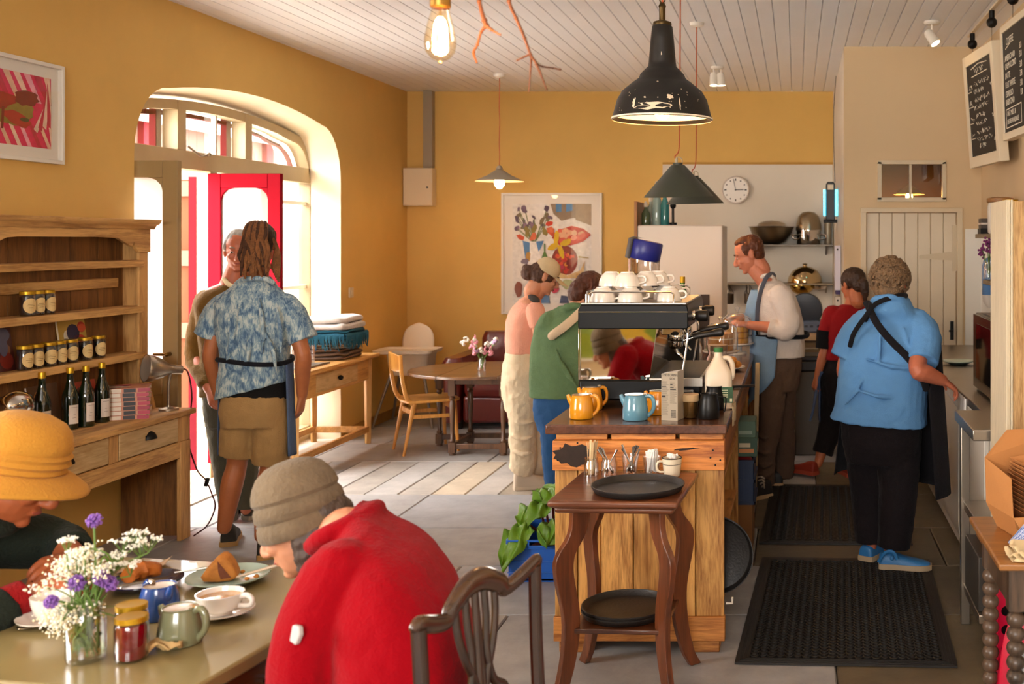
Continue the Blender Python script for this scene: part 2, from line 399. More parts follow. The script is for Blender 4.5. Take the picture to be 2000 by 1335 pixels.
o1 = [p for p in outer if p[1] > TR1-.3]; o1[0] = (o1[0][0], TR1); o1[-1] = (o1[-1][0], TR1); i1 = ring(o1, .065); i1[0] = (i1[0][0], TR1); i1[-1] = (i1[-1][0], TR1)
n = len(o1)
for xx in (x0, x1): b.add([(xx, y, z) for y, z in o1]+[(xx, y, z) for y, z in i1], [(i, i+1, n+i+1, n+i) for i in range(n-1)])
b.add([(x0, y, z) for y, z in i1]+[(x1, y, z) for y, z in i1], [(i, i+1, n+i+1, n+i) for i in range(n-1)])
b.box(x0, x1, A0+.02, A0+.08, 0, TR0); b.box(x0, x1, A1+.05, A1+.12, 0, TR0)
b.box(x0, x1, 7.74, 7.83, 0, TR0)                            # post between door and side light
b.box(x0, x1, 7.83, A1+.05, .62, .75); b.box(x0, x1, 7.83, A1+.05, .0, .12)
b.build('frame', beige, fr, bevel=.004, world=True)
b = MB()
for ya in (7.30, 8.20): b.box(XF-.10, XF-.055, ya-.045, ya+.02, TR1-.02, zt_at(ya)-.03)
i2 = ring(i1, .035); i2[0] = (i2[0][0], TR1); i2[-1] = (i2[-1][0], TR1)
b.add([(XF-.10, y, z) for y, z in i1]+[(XF-.10, y, z) for y, z in i2], [(i, i+1, n+i+1, n+i) for i in range(n-1)]); b.add([(XF-.10, y, z) for y, z in i2]+[(XF-.055, y, z) for y, z in i2], [(i, i+1, n+i+1, n+i) for i in range(n-1)])
b.build('outer_frame', red_out, fr, world=True)
white_gloss = mat('white_gloss_paint', '#E9E2D2', .4)
b = MB()                                                     # thin white glazing bars
b.box(XF-.012, XF+.02, 7.86, 7.885, TR1, zt_at(7.87)-.06)
for ya in (8.32, 8.86): b.box(XF-.012, XF+.02, ya, ya+.03, .75, TR0)
for zz in (1.28, 1.98): b.box(XF-.012, XF+.02, 7.83, A1+.05, zz, zz+.028)
b.build('glazing_bar', white_gloss, fr, world=True)
b = MB(); b.poly3([(XF-.02, y, z) for y, z in [(A0+.05, TR1)]+[p for p in outer if p[1] > TR1]+[(A1+.08, TR1)]]); b.build('pane', pane, fr, smooth=0, world=True)
b = MB(); b.box(XF-.022, XF-.018, 7.83, A1+.06, .12, TR0); b.build('pane', pane, fr, smooth=0, world=True)
b = MB(); b.tube([(XF+.06, 7.43, TR1+.03), (XF+.09, 7.5, TR1-.02), (XF+.075, 7.58, TR1-.03), (XF+.075, 7.66, TR1-.01)], .007, 8, 3); b.ell((XF+.075, 7.67, TR1-.01), .016); b.build('stay', mat('painted_iron', '#8d7f66', .5), fr, world=True)
def leaf(name, label, Y, x0, x1, zt, pm, z0, face):
    """a half-glazed door leaf standing open into the room, square to the wall"""
    o = thing(name, label, 'door', (x0, Y, 0)); o['kind'] = 'structure'; w = .09; t = .022
    b = MB(); b.box(x0, x0+w, Y-t, Y+t, z0, zt); b.box(x1-w, x1, Y-t, Y+t, z0, zt); b.box(x0+w, x1-w, Y-t, Y+t, zt-.10, zt)
    b.box(x0+w, x1-w, Y-t, Y+t, z0, z0+.22); b.box(x0+w, x1-w, Y-t, Y+t, .78, .90)
    b.box(x0+w, x1-w, Y-t*.4, Y+t*.4, z0+.22, .78)
    g0, g1 = .90, zt-.10                                      # shaped corners of the glazed part
    for sx, xx in ((1, x0+w), (-1, x1-w)):
        b.prism([(xx, g1), (xx, g1-.09), (xx+sx*.012, g1-.045), (xx+sx*.045, g1-.012), (xx+sx*.09, g1)], 'Y', Y-t*.8, Y+t*.8)
    b.build('leaf_frame', pm, o, bevel=.004, world=True)
    b = MB(); b.box(x0+w, x1-w, Y-.003, Y+.003, g0, g1); b.build('pane', frosted, o, smooth=0, world=True)
    b = MB(); b.cyl((x1-.045, Y-t-.02, 1.02), (x1-.045, Y-t, 1.02), .012); b.tube([(x1-.045, Y-t-.035, 1.02), (x1-.12, Y-t-.035, 1.02)], .009, 8); b.ell((x1-.045, Y-t-.035, 1.02), .013); b.build('handle', mat('aged_brass', '#8a6a35', .35, 1), o, world=True)
    return o
brown_paint = mat('brown_cream_paint', '#9C8358', .5, bump=.06, bscale=20, var=.12)
leaf('door_1', 'brown-cream half-glazed door leaf standing open behind the dresser', 6.45, -4.13, -3.615, 2.15, brown_paint, .02, 0)
leaf('door_2', 'red half-glazed door leaf standing open in the arched opening', 7.74, -4.13, -3.62, 2.152, red_paint, .12, 1)
# outside: paving, an outer plank shutter hooked back, and the timber shed across the yard
b = MB(); b.box(-16, XF-.03, -6, 24, -.06, -.01); struct(b.build('ground', mat('yard_paving', '#E2DDD6', .8, var=.15), smooth=0))
b = MB(); b.box(XF-.25, WL, A0, A1, -.03, .012); struct(b.build('threshold', mat('pale_stone_step', '#CFC6B6', .7, var=.12), smooth=0))
sh = thing('shutter_door', 'red and orange plank outer door hooked back outside the doorway', 'door', (-4.75, 7.95, 0))
orange = mat('orange_timber', '#643823', .7, spec=.1, var=.2, vscale=5, stretch=(3, 3, .4))
b = MB()
for i in range(4): b.box(-5.0+i*.16, -4.845+i*.16, 7.94, 7.96, .05, 2.12)
b.build('plank_panel', orange, sh, world=True)
b = MB(); b.box(-4.37, -4.30, 7.91, 7.99, .03, 2.14); b.box(-5.04, -4.98, 7.91, 7.99, .03, 2.14); b.build('stile', red_out, sh, world=True)
b = MB()
for z in (.3, .98, 1.5, 2.0): b.box(-4.98, -4.37, 7.915, 7.94, z, z+.11)
b.build('rail', mat('pink_timber', '#75584A', .7, spec=.1), sh, world=True)
bn = thing('shed', 'timber shed with pinkish board wall across the yard', 'shed', (-8.6, 12, 0))
b = MB()
for i in range(90): b.box(-8.62-(.01 if i % 2 else 0), -8.5, 4+i*.2, 4.195+i*.2, 0, 3.25)
b.build('board_wall', mat('faded_pink_boards', '#5A443B', .7, var=.15, spec=.1), bn, world=True)
b = MB()
for y in (7.0, 11.6, 14.2, 17.5): b.box(-8.5, -8.42, y, y+.22, 0, 3.3)
b.build('post', red_out, bn, world=True)
b = MB(); b.prism([(-8.3, 3.2), (-10.5, 4.1), (-10.5, 4.2), (-8.3, 3.3)], 'Y', 12.5, 22); b.build('roof', mat('grey_slate_roof', '#77736e', .7), bn, world=True)
# ---------------------------------------------------------------- door wall fittings
dr = thing('door_3', 'white ledged plank door in the cream kitchen wall', 'door', (dx0, WD, 0)); dr['kind'] = 'structure'
b = MB(); npl = 7; w = (dx1-dx0-.02)/npl
for i in range(npl):
    x = dx0+.01+i*w; b.prism([(x+.001, WD+.05), (x+.001, WD+.026), (x+.005, WD+.02), (x+w-.005, WD+.02), (x+w-.001, WD+.026), (x+w-.001, WD+.05)], 'Z', .01, dzt-.01)
b.build('plank_panel', mat('white_door_paint', '#DCCDB2', .45, bump=.05, bscale=20, var=.05), dr, smooth=0, world=True)
b = MB(); b.box(dx0-.035, dx0+.008, WD-.018, WD+.06, 0, dzt+.03); b.box(dx1-.008, dx1+.035, WD-.018, WD+.06, 0, dzt+.03); b.box(dx0-.035, dx1+.035, WD-.019, WD+.06, dzt-.006, dzt+.03)
b.build('architrave', mat('cream_door_frame', '#D5C3A2', .45, var=.05), dr, bevel=.004, world=True)
b = MB(); b.box(1.18, 1.215, WD+.008, WD+.02, 1.45, 1.8); b.prism([(.93, 1.545), (1.2, 1.53), (1.2, 1.60), (.93, 1.57)], 'Y', WD+.010, WD+.02); b.build('hinge', gloss_cream, dr, world=True)
b = MB(); b.box(1.165, 1.19, WD+.0, WD+.02, .93, 1.07); b.tube([(1.178, WD-.005, 1.0), (1.178, WD-.03, 1.0), (1.15, WD-.03, 1.0)], .007, 8); b.build('latch', mat('black_iron', '#191715', .45, .6), dr, world=True)
bw = thing('window_2', 'small two-pane inner window above the plank door', 'window', (wx0, WD, wz0)); bw['kind'] = 'structure'
b = MB(); f = .018
b.box(wx0-.012, wx1+.012, WD-.014, WD+.03, wz0-.014, wz0+f); b.box(wx0-.012, wx1+.012, WD-.014, WD+.03, wz1-f, wz1+.012); b.box(wx0-.012, wx0+f, WD-.014, WD+.03, wz0, wz1); b.box(wx1-f, wx1+.012, WD-.014, WD+.03, wz0, wz1)
xm = (wx0+wx1)/2-.01; b.box(xm-.009, xm+.009, WD-.01, WD+.03, wz0, wz1)
b.build('frame', gloss_cream, bw, bevel=.002, world=True)
b = MB(); b.box(wx0, wx1, WD+.012, WD+.016, wz0, wz1); b.build('pane', glass('old_glass', (.93, .9, .8), 1.2), bw, smooth=0, world=True)
b = MB(); b.box(.46, 1.5, WD+.1, WD+1.6, -.06, -.04); b.box(.46, 1.5, WD+1.6, WD+1.62, -.06, 2.8); b.box(.46, .48, WD+.1, WD+1.6, -.06, 2.8); b.box(1.5, 1.52, WD+.1, WD+1.6, -.06, 2.8); b.box(.46, 1.5, WD+.1, WD+1.6, 2.8, 2.82)
struct(b.build('wall_pantry', mat('pantry_ochre', '#8A5F22', .8), smooth=0))
# board on wall-left: light switch, wires
sw = thing('light_switch', 'white square light switch on the yellow wall right of the arch', 'switch', (WL+.001, 9.47, 1.235))
b = MB(); b.box(0, .012, -.043, .043, -.043, .043); b.build('plate', mat('switch_plastic', '#D9C7A8', .4), sw, bevel=.003)
b = MB(); b.box(.012, .017, -.011, .011, -.018, .018); b.build('rocker', MC['switch_plastic'], sw, bevel=.002)
fb = thing('fuse_box', 'cream metal fuse box high in the far corner of the yellow wall', 'fuse box', (-3.695, WB, 2.02))
b = MB(); b.box(-.14, .145, -.13, -.002, 0, .37); b.build('case', mat('fuse_box_paint', '#DCC6A2', .5), fb, bevel=.006)
b = MB(); b.box(-.132, .137, -.136, -.13, .008, .362); b.build('door', MC['fuse_box_paint'], fb, bevel=.003)
b = MB(); b.cyl((.1, -.142, .18), (.1, -.135, .18), .009); b.build('lock', mat('black_iron', '#191715'), fb)
b = MB(); b.box(-3.655, -3.565, WB-.085, WB-.001, 2.392, ZC-.001); tag(b.build('cable_trunking', mat('grey_trunking', '#9d8c72', .5), bevel=.004), 'grey square cable trunking running from the fuse box up to the ceiling', 'trunking')
# ---------------------------------------------------------------- pendants and ceiling things
cord_m = mat('orange_cord', '#B4532A', .7)
bulb_on = mat('lit_bulb', '#FFD9A0', .3, emit='#FFC27A', estr=60)
white_pl = mat('white_plastic', '#E4DDD0', .4)
def sag(p0, p1, n=8, amp=.006):
    p0 = Vector(p0); p1 = Vector(p1)
    return [p0.lerp(p1, i/n)+Vector((amp*math.sin(i*2.1), amp*math.cos(i*1.7), 0))*(0 if i in (0, n) else 1) for i in range(n+1)]
def shell(prof, t):
    """outer profile to a thin double-walled lathe profile"""
    return prof+[(max(0.001, r-t), z-t*.3) for r, z in reversed(prof)]
def bulb(parent, z, r=.03, m=None):
    b = MB(); b.lathe([(0, z-r*2.3), (r*.5, z-r*2.15), (r*.95, z-r*1.5), (r, z-r), (r*.8, z-r*.3), (r*.42, z+r*.25), (r*.4, z+r*.6)], 20); return b.build('bulb', m or bulb_on, parent)
# black enamel factory shade
p = at(1293.5, 233, 4.2); en = mat('black_enamel', '#1d1a17', .42, spec=.3, var=.25, vscale=30); 
t = thing('pendant_lamp', 'large chipped black enamel factory pendant over the counter', 'pendant lamp', (p.x, p.y, p.z))
k = .19
pr = [(k, -.004), (k+.003, .0), (k*.985, .012), (k*.96, .03), (k*.90, .072), (k*.80, .105), (k*.60, .137), (k*.47, .155), (k*.44, .17), (k*.36, .187), (k*.285, .20), (k*.27, .22), (k*.235, .30), (k*.205, .352), (k*.16, .362)]
b = MB(); b.lathe(pr, 48); en_o = en
# chips of bare white enamel near the rim, following the surface
chips = MB(); rc = random.Random(5)
def chip(a0, a1, za, zb, jag):
    def rz(z):
        for (r1, z1), (r2, z2) in zip(pr, pr[1:]):
            if z1 <= z <= z2: return r1+(r2-r1)*(z-z1)/max(1e-6, z2-z1)
        return pr[0][0]
    nn = 14; ring = []
    for i in range(nn):
        u = 2*PI*i/nn; q = 1+rc.uniform(-jag, jag)
        a = (a0+a1)/2+(a1-a0)/2*math.cos(u)*q; z = (za+zb)/2+(zb-za)/2*math.sin(u)*q; r = rz(z)+.0008
        ring.append((r*math.cos(a), r*math.sin(a), z))
    a = (a0+a1)/2; z = (za+zb)/2; r = rz(z)+.0012
    chips.add([(r*math.cos(a), r*math.sin(a), z)]+ring, [(0, i+1, (i+1) % nn+1) for i in range(nn)])
chip(-2.0, -1.28, .018, .042, .35); chip(-1.35, -1.22, .055, .075, .3); chip(-2.1, -2.03, .03, .06, .4); chip(-1.62, -1.55, .125, .13, .3); chip(-1.55, -1.48, .235, .25, .4); chip(-1.1, -1.07, .02, .06, .3); chip(-1.85, -1.8, .06, .066, .3)
for i in range(26): a = rc.uniform(-2.9, -.3); z = rc.uniform(.015, .1); chip(a, a+.02, z, z+.004, .3)
sh_o = b.build('lamp_shade', en, t)
chips.build('chip', mat('bare_enamel', '#D8C3A6', .6), sh_o, smooth=60)
b = MB(); b.lathe([(r-.004, z+.001) for r, z in pr[2:-1]]+[(.001, .35)], 48); b.lathe([(k-.001, -.0045), (k+.0035, 0), (k+.003, .004)], 48); b.build('lining', mat('white_enamel', '#F1E4CC', .35), sh_o)
b = MB(); b.lathe([(.034, .355), (.036, .362), (.034, .37), (.012, .378), (.012, .425), (.015, .43), (.012, .437), (.008, .445)], 20)
b.tube([(.0, 0, .44), (.010, 0, .455), (0, 0, .475), (-.010, 0, .455), (0, 0, .44)], .0025, 8, 4); b.build('gallery', mat('dark_brass', '#4a3a20', .4, .9), t)
bulb(t, .075, .034)
b = MB(); b.tube(sag((0, 0, .44), (.006, 0, ZC-p.z), amp=.002), .0035, 8, 3); b.build('cord', cord_m, t)
# two green cone shades
def cone(px, py, Y, r, label, tilt, rose):
    p = at(px, py, Y); t = thing('pendant_lamp', label, 'pendant lamp', (p.x, p.y, p.z), 0, 'green cone pendants above the counter')
    R = Euler((tilt, -.02, 0)).to_matrix(); b = MB(); b.lathe([(r, 0), (r*.98, .006), (r*.2, .175), (r*.14, .178), (r*.14, .19), (.001, .19)], 44, R=R); s_ = b.build('lamp_shade', mat('green_enamel', '#3A3D30', .45), t)
    b = MB(); b.lathe([(r-.002, .001), (r*.97, .004), (r*.19, .17), (.001, .172)], 44, R=R); b.build('lining', mat('cream_lining', '#EFDDB4', .4), s_)
    b = MB(); b.tube([(-.02, 0, .19), (-.018, 0, .21), (0, 0, .222), (.018, 0, .21), (.02, 0, .19)], .003, 8, 3); b.cyl((-.012, 0, .187), (-.012, 0, .215), .008); b.build('gallery', mat('cream_fitting', '#b9a888', .4), t)
    bulb(t, .075, .03)
    b = MB(); b.tube([(-.012, 0, .205), (-.022, 0, .225), (.0, .0, .26), (.006, 0, .4), (.008, 0, .8), (.01, 0, ZC-p.z)], .0035, 8, 4); b.build('cord', cord_m, t)
    if rose: b = MB(); b.lathe([(0, ZC-p.z-.03), (.02, ZC-p.z-.03), (.045, ZC-p.z-.02), (.05, ZC-p.z)], 20, c=(.01, 0, 0)); b.build('ceiling_rose', white_pl, t)
    return t
cone(1325.5, 384, 6.16, .194, 'dark green cone pendant hanging in front, the lower and larger looking of two', .06, False)
cone(1358, 398, 7.43, .194, 'dark green cone pendant half hidden behind the other green cone', .04, True)
p = at(975.5, 354, 9.72)
t = thing('pendant_lamp', 'small grey coolie pendant with bare bulb hanging over the corner', 'pendant lamp', tuple(p))
r = .212
b = MB(); b.lathe([(r, 0), (r*.99, .004), (r*.5, .052), (r*.12, .105), (.03, .11), (.02, .135), (.008, .14)], 40); s_ = b.build('lamp_shade', mat('grey_shade', '#9A8F7C', .45), t)
b = MB(); b.lathe([(r-.003, .001), (r*.5, .047), (r*.12, .10), (.001, .10)], 40); b.build('lining', MC['white_enamel'], s_)
bulb(t, .035, .044)
b = MB(); b.tube(sag((0, 0, .135), (.0, 0, ZC-p.z), amp=.002), .004, 8, 3); b.build('cord', cord_m, t)
b = MB(); zz = ZC-p.z; b.lathe([(0, zz-.035), (.02, zz-.035), (.048, zz-.022), (.055, zz)], 20); b.build('ceiling_rose', white_pl, t)
# bare filament bulb close to the camera, twigs hanging round it
p = at(860, 62, 2.29)
t = thing('filament_bulb', 'bare glowing teardrop filament bulb hanging top centre', 'light bulb', tuple(p))
b = MB(); b.lathe([(0, -.068), (.004, -.066), (.006, -.061), (.018, -.056), (.029, -.042), (.032, -.025), (.031, -.01), (.026, .015), (.02, .035), (.017, .052), (.016, .06)], 36); b.build('bulb', glass('amber_glass', (1, .9, .72), .8), t)
b = MB()
for i in range(6):
    a = i*PI/3; b.tube([(.003*math.cos(a), .003*math.sin(a), .03), (.012*math.cos(a), .012*math.sin(a), .015), (.015*math.cos(a), .015*math.sin(a), -.04), (.004*math.cos(a), .004*math.sin(a), -.045)], .0013, 6, 2)
b.build('filament', mat('hot_filament', '#FFD9A0', .5, emit='#FFB560', estr=380), t)
b = MB(); b.cyl((0, 0, -.02), (0, 0, .055), .003); b.build('stem', glass('amber_glass'), t)
b = MB(); b.lathe([(.0175, .048), (.021, .052), (.021, .075), (.024, .078), (.024, .105), (.014, .125), (.004, .13)], 28); b.build('socket', mat('brass', '#A9813F', .35, .9, var=.15), t)
b = MB(); b.tube([(0, 0, .12), (.003, 0, .5), (0, 0, ZC-p.z)], .0035, 8); b.build('cord', cord_m, t)
bark = mat('twig_bark', '#5E3822', .75, bump=.5, bscale=90, var=.4, vscale=20)
def twig(label, segs, Y):
    b = MB()
    for pts in segs: b.tube([at(x, y, Y+dy) for x, y, dy, r in pts], [q[3] for q in pts], 8, 4)
    for pts in segs:
        for x, y, dy, r in pts[1:]: b.ell(at(x, y, Y+dy), r*1.35, n=8)
    p = at(segs[0][0][0], segs[0][0][1], Y); tag(b.build('twig', bark, loc=tuple(p), world=True), label, 'twig', 'bare twigs hung around the bulb')
Y = 2.4
twig('short forked bare twig lit by the filament bulb', [[(905, -260, 0, .004), (922, -80, 0, .004), (936, 2, 0, .0042), (946, 40, .0, .005), (950, 50, 0, .005)], [(950, 50, 0, .0045), (960, 58, -.02, .003), (977, 68, -.03, .002)], [(950, 50, 0, .0045), (940, 62, .02, .003), (932, 88, .03, .0028), (925, 103, .03, .003), (931, 122, .03, .0018)]], Y)
twig('long branching bare twig hanging right of the filament bulb', [[(975, -260, 0, .005), (985, -60, 0, .004), (994, 2, 0, .004), (1008, 35, 0, .0035), (1025, 75, 0, .0032), (1037, 108, 0, .003), (1048, 125, 0, .003), (1062, 160, 0, .0018), (1068, 175, 0, .0016)], [(1035, 106, 0, .0025), (1022, 112, .0, .002), (1010, 118, 0, .0015)], [(1037, 108, 0, .0025), (1037, 130, .01, .002), (1033, 178, .02, .0014)], [(1047, 124, 0, .0025), (1060, 130, .01, .002), (1080, 133, .02, .0018), (1094, 136, .02, .0018)]], Y)
# ceiling spots
def spot(name, px, Y, label, heads):
    x = (px-CX)*Y/F; t = thing('spotlight', label, 'spotlight', (x, Y, ZC), 0)
    b = MB(); b.lathe([(0, -.022), (.045, -.022), (.055, -.012), (.055, 0)], 24); b.build('ceiling_rose', white_pl, t)
    for i, d in enumerate(heads):
        d = Vector(d).normalized(); c = Vector((.03*(i*2-1) if len(heads) > 1 else 0, 0, -.11)); R = d.to_track_quat('Z', 'Y').to_matrix()
        b = MB(); b.cyl((c.x, 0, -.02), (c.x, 0, -.09), .006); b.lathe([(0, -.06), (.025, -.058), (.033, -.04), (.036, .05), (.033, .05), (.03, .03), (0, .03)], 24, c=tuple(c), R=R); h = b.build('spot_head', mat('white_spot', '#E9E2D4', .35), t)
        b = MB(); b.lathe([(.0, .042), (.03, .042)], 20, c=tuple(c), R=R); b.build('lens', mat('lit_spot_lens', '#FFE7BF', .3, emit='#FFDDA8', estr=25), h)
spot('s', 1401, 9.3, 'twin white ceiling spotlight above the kitchen counter, pointing down', [(0, -.1, -1), (.1, 0, -1)])
spot('s', 1820, 7.38, 'single white ceiling spotlight left of the menu boards', [(.6, -.35, -1)])
# framed pictures
frame_w = mat('white_picture_frame', '#E5DED2', .4)
def framed(name, label, loc, rz, w, h, fw, matw, art, depth=.03):
    """box frame lying in local x (width) and z (height), facing local -y"""
    t = thing(name, label, 'picture', loc, rz); b = MB()
    for x0, x1, z0, z1 in ((0, fw, 0, h), (w-fw, w, 0, h), (fw, w-fw, 0, fw), (fw, w-fw, h-fw, h)): b.box(x0, x1, -depth, 0, z0, z1)
    b.build('frame', frame_w, t, bevel=.002)
    b = MB(); b.box(fw, w-fw, -.006, -.001, fw, h-fw); b.build('mount', mat('picture_mount', '#EAE3D8', .7), t)
    b = MB(); ms = []
    def blob(pts, hexc, z=None):
        m = mat('ink_'+hexc.strip('#'), hexc, .7, var=.25, vscale=25)
        if m not in ms: ms.append(m)
        b.m = ms.index(m); art.n += 1; y = -.0065-.00012*art.n
        x0, x1, z0, z1 = fw+matw, w-fw-matw, fw+matw, h-fw-matw
        pp = [(x0+(x1-x0)*min(1, max(0, u)), y, z0+(z1-z0)*min(1, max(0, v))) for u, v in pts]
        b.poly3(pp)
    art.n = 0; art(blob); b.build('artwork', ms, t, smooth=0)
    b = MB(); b.box(fw, w-fw, -depth+.006, -depth+.008, fw, h-fw); b.build('glazing', glass('picture_glass', refl=.25), t, smooth=0)
    return t
def oval(cx, cy, rx, ry, n=18, j=.0, a=0, s=1):
    q = random.Random(s); out = []
    for i in range(n):
        u = 2*PI*i/n; k = 1+q.uniform(-j, j); x, y = rx*math.cos(u)*k, ry*math.sin(u)*k
        out.append((cx+x*math.cos(a)-y*math.sin(a), cy+x*math.sin(a)+y*math.cos(a)))
    return out
def lobster(blob):
    blob([(0, 0), (1, 0), (1, 1), (0, 1)], '#E4145A'); q = random.Random(2)
    for i in range(13):
        x = -.25+i*.11; c = ['#F0C9B4', '#F7A3B4', '#C81440', '#E9B79C'][i % 4]
        blob([(x, 0), (x+.045, 0), (x-.06, .3), (x-.1, .3)], c)
        blob([(x+.1, .62), (x+.15, .62), (x+.02, 1), (x-.05, 1)], c)
    for i in range(5): blob([(.8+i*.05, .25+i*.03), (.84+i*.05, .2+i*.03), (.98, .62+i*.08), (.95, .68+i*.08)], ['#F0C9B4', '#C81440'][i % 2])
    blob(oval(.56, .47, .24, .2, 22, .08), '#8F7A2C'); blob(oval(.14, .42, .18, .17, 20, .1), '#8A6A1F')
    blob(oval(.38, .58, .24, .12, 22, .12, .1), '#A31A12'); blob(oval(.72, .66, .13, .11, 18, .15, .2), '#7E1510'); blob(oval(.18, .6, .16, .1, 18, .1, -.1), '#8E1A10'); blob(oval(.36, .7, .08, .07, 14, .2), '#9A1711')
    blob(oval(.62, .36, .16, .085, 20, .1, -.5), '#B5261B'); blob(oval(.70, .36, .05, .03, 12, .1), '#4f4a25')
    for x in (.28, .34, .4, .46): blob([(x, .5), (x+.03, .5), (x+.015, .2), (x-.01, .2)], '#7E1510')
def still(blob):
    blob([(0, 0), (1, 0), (1, 1), (0, 1)], '#E6E1DA'); q = random.Random(4)
    blob([(.48, 1), (1, 1), (1, .8), (.9, .82), (.78, .86), (.62, .83), (.52, .9)], '#8C7A66'); blob([(.55, .92), (.62, .92), (.62, 1), (.55, 1)], '#4F86B8'); blob([(.68, .92), (.76, .93), (.76, 1), (.68, 1)], '#5B8FC0'); blob([(.8, .84), (1, .78), (1, 1), (.8, 1)], '#A08B72')
    for i in range(22):
        x, y = q.uniform(.02, .48), q.uniform(.74, .96); blob([(x, y), (x+.012, y), (.25+x*.1, .62), (.24+x*.1, .62)], '#6E7A4A'); blob(oval(x, y, q.uniform(.02, .045), q.uniform(.015, .03), 10, .3, q.uniform(0, 3), i), q.choice(['#6F5A72', '#8A6F86', '#5C4A5E', '#7b6a50']))
    for i in range(9): blob(oval(q.uniform(.03, .5), q.uniform(.66, .78), .05, .03, 10, .3, q.uniform(0, 3), i+40), q.choice(['#C7502E', '#D56A45', '#8A7B3C', '#6B6A30']))
    blob(oval(.47, .8, .05, .025, 10, .2), '#C8381E')
    blob([(.14, .62), (.4, .62), (.34, .56), (.36, .4), (.2, .4), (.22, .56)], '#F2EEE8'); blob([(.13, .63), (.22, .61), (.22, .42), (.17, .42)], '#4E7FB4'); blob([(.3, .62), (.4, .63), (.36, .55), (.33, .52)], '#4E7FB4'); blob(oval(.2, .47, .03, .05, 12, .2), '#B98A3A'); blob(oval(.16, .42, .05, .03, 12, .2), '#7A6A78')
    blob([(.37, .34), (.45, .34), (.45, .46), (.42, .52), (.42, .6), (.4, .6), (.4, .52), (.37, .46)], '#4F7A3A')
    blob([(.5, .66), (.6, .74), (.75, .78), (.9, .75), (1, .69), (.9, .62), (.74, .58), (.6, .58)], '#C0392B')
    for i in range(16): blob(oval(q.uniform(.6, .92), q.uniform(.63, .73), .04, .028, 9, .3, 0, i+9), q.choice(['#D9604A', '#E9967A', '#C84A2E', '#E7B08A']))
    blob(oval(.66, .4, .2, .17, 26, .03), '#EFE9E0'); blob(oval(.665, .43, .165, .15, 26, .02), '#8E3A2C')
    for i in range(34):
        a, r = q.uniform(0, 6.3), q.uniform(0, .13); blob(oval(.665+r*math.cos(a), .43+r*.9*math.sin(a), .025, .02, 8, .3, 0, i), q.choice(['#C0281E', '#D6543A', '#B53A50', '#D98A3A', '#7E1F1A']))
    for cx, cy, a in ((.56, .66, 1.4), (.52, .57, .4), (.62, .52, 2.0), (.68, .61, .3)): blob(oval(cx, cy, .075, .032, 14, .1, a), '#D9B21E')
    blob([(.55, .25), (.9, .25), (.92, .42), (.86, .33), (.7, .28), (.56, .32)], '#D2B27E'); blob([(.8, .16), (.85, .16), (.86, .3), (.81, .3)], '#C79A56'); blob([(.84, .46), (.97, .45), (.97, .46), (.84, .475)], '#B5A068')
    blob(oval(.7, .19, .08, .05, 14, .1), '#B9BC8A'); blob(oval(.55, .13, .05, .03, 10, .3), '#C7465A'); blob(oval(.08, .14, .05, .08, 14, .1), '#8C4A3A'); blob([(.35, .0), (.48, .0), (.46, .12), (.38, .1)], '#5B7FA8'); blob([(.6, .0), (.72, .0), (.7, .07), (.62, .08)], '#46506E')
framed('framed_picture', 'white framed pink and red painting of a red crustacean on the left wall', (WL+.002, 4.92, 2.075), PI/2, .81, .51, .02, .055, lobster)
framed('framed_picture', 'white framed still life print of flowers, fish and bowl on the back wall', (-2.905, WB-.003, .96), 0, .99, 1.19, .022, .085, still)
# wall clock
t = thing('wall_clock', 'round white wall clock with thin dark hands on the kitchen wall', 'clock', at(1437, 371, 10.83)[:])
b = MB(); R = Euler((PI/2, 0, 0)).to_matrix(); b.lathe([(0, 0), (.128, 0), (.138, .01), (.138, .035), (.13, .042), (.122, .036)], 48, R=R); b.build('case', mat('clock_case', '#D5C8BA', .35), t)
b = MB(); b.lathe([(0, .034), (.124, .034)], 48, R=R); fc_ = b.build('dial', mat('clock_dial', '#F3EDE4', .5), t)
b = MB()
for i in range(12):
    a = i*PI/6; b.obox((.1*math.sin(a), -.0355, .1*math.cos(a)), (.012, .001, .012 if i % 3 else .022), Euler((0, a, 0)).to_matrix())
b.build('hour_mark', mat('clock_ink', '#3a342e', .5), fc_)
for a, l, w in ((math.radians(88), .07, .008), (math.radians(-11), .1, .006)):
    b = MB(); b.obox((l/2*math.sin(a), -.039, l/2*math.cos(a)), (w, .002, l+.02), Euler((0, a, 0)).to_matrix()); b.build('hand', MC['clock_ink'], t)
# ---------------------------------------------------------------- the dresser against the left wall
pine = wood('stripped_pine', '#DBAA66', '#A0703A', 'Y', .6, 8, .7)
pineZ = wood('stripped_pine_upright', '#D6A462', '#9A6A34', 'Z', .6, 8, .6)
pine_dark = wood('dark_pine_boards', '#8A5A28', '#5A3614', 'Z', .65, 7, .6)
drawer_w = wood('pale_scrubbed_pine', '#D2B280', '#AC8850', 'Y', .6, 7, .3)
iron = mat('black_iron', '#191715', .45, .6)
D0, D1 = 4.15, 6.26
t = thing('dresser', 'stripped pine dresser with plate-rack shelves against the left wall', 'dresser', (WL+.01, D0, 0)); DR = t
xb, xf = WL+.012, -3.45; xu = -3.69
def part(name, m, par, bev=.004, **k): 
    return b.build(name, m, par, bevel=bev, world=True, **k)
b = MB(); b.box(xb, xf+.025, D0-.01, D1+.02, .70, .73); part('worktop', pine, t)
dys = [(D0+.08, 4.66), (4.74, 5.21), (5.0+.28, 5.52), (5.6, 6.13)]
dys = [(4.24, 4.80), (4.88, 5.52), (5.60, 6.14)]
b = MB(); b.box(xf-.02, xf, D0, D1, .465, .555); part('rail', pine, t)
e = [D0]+[y for d in dys for y in d]+[D1]
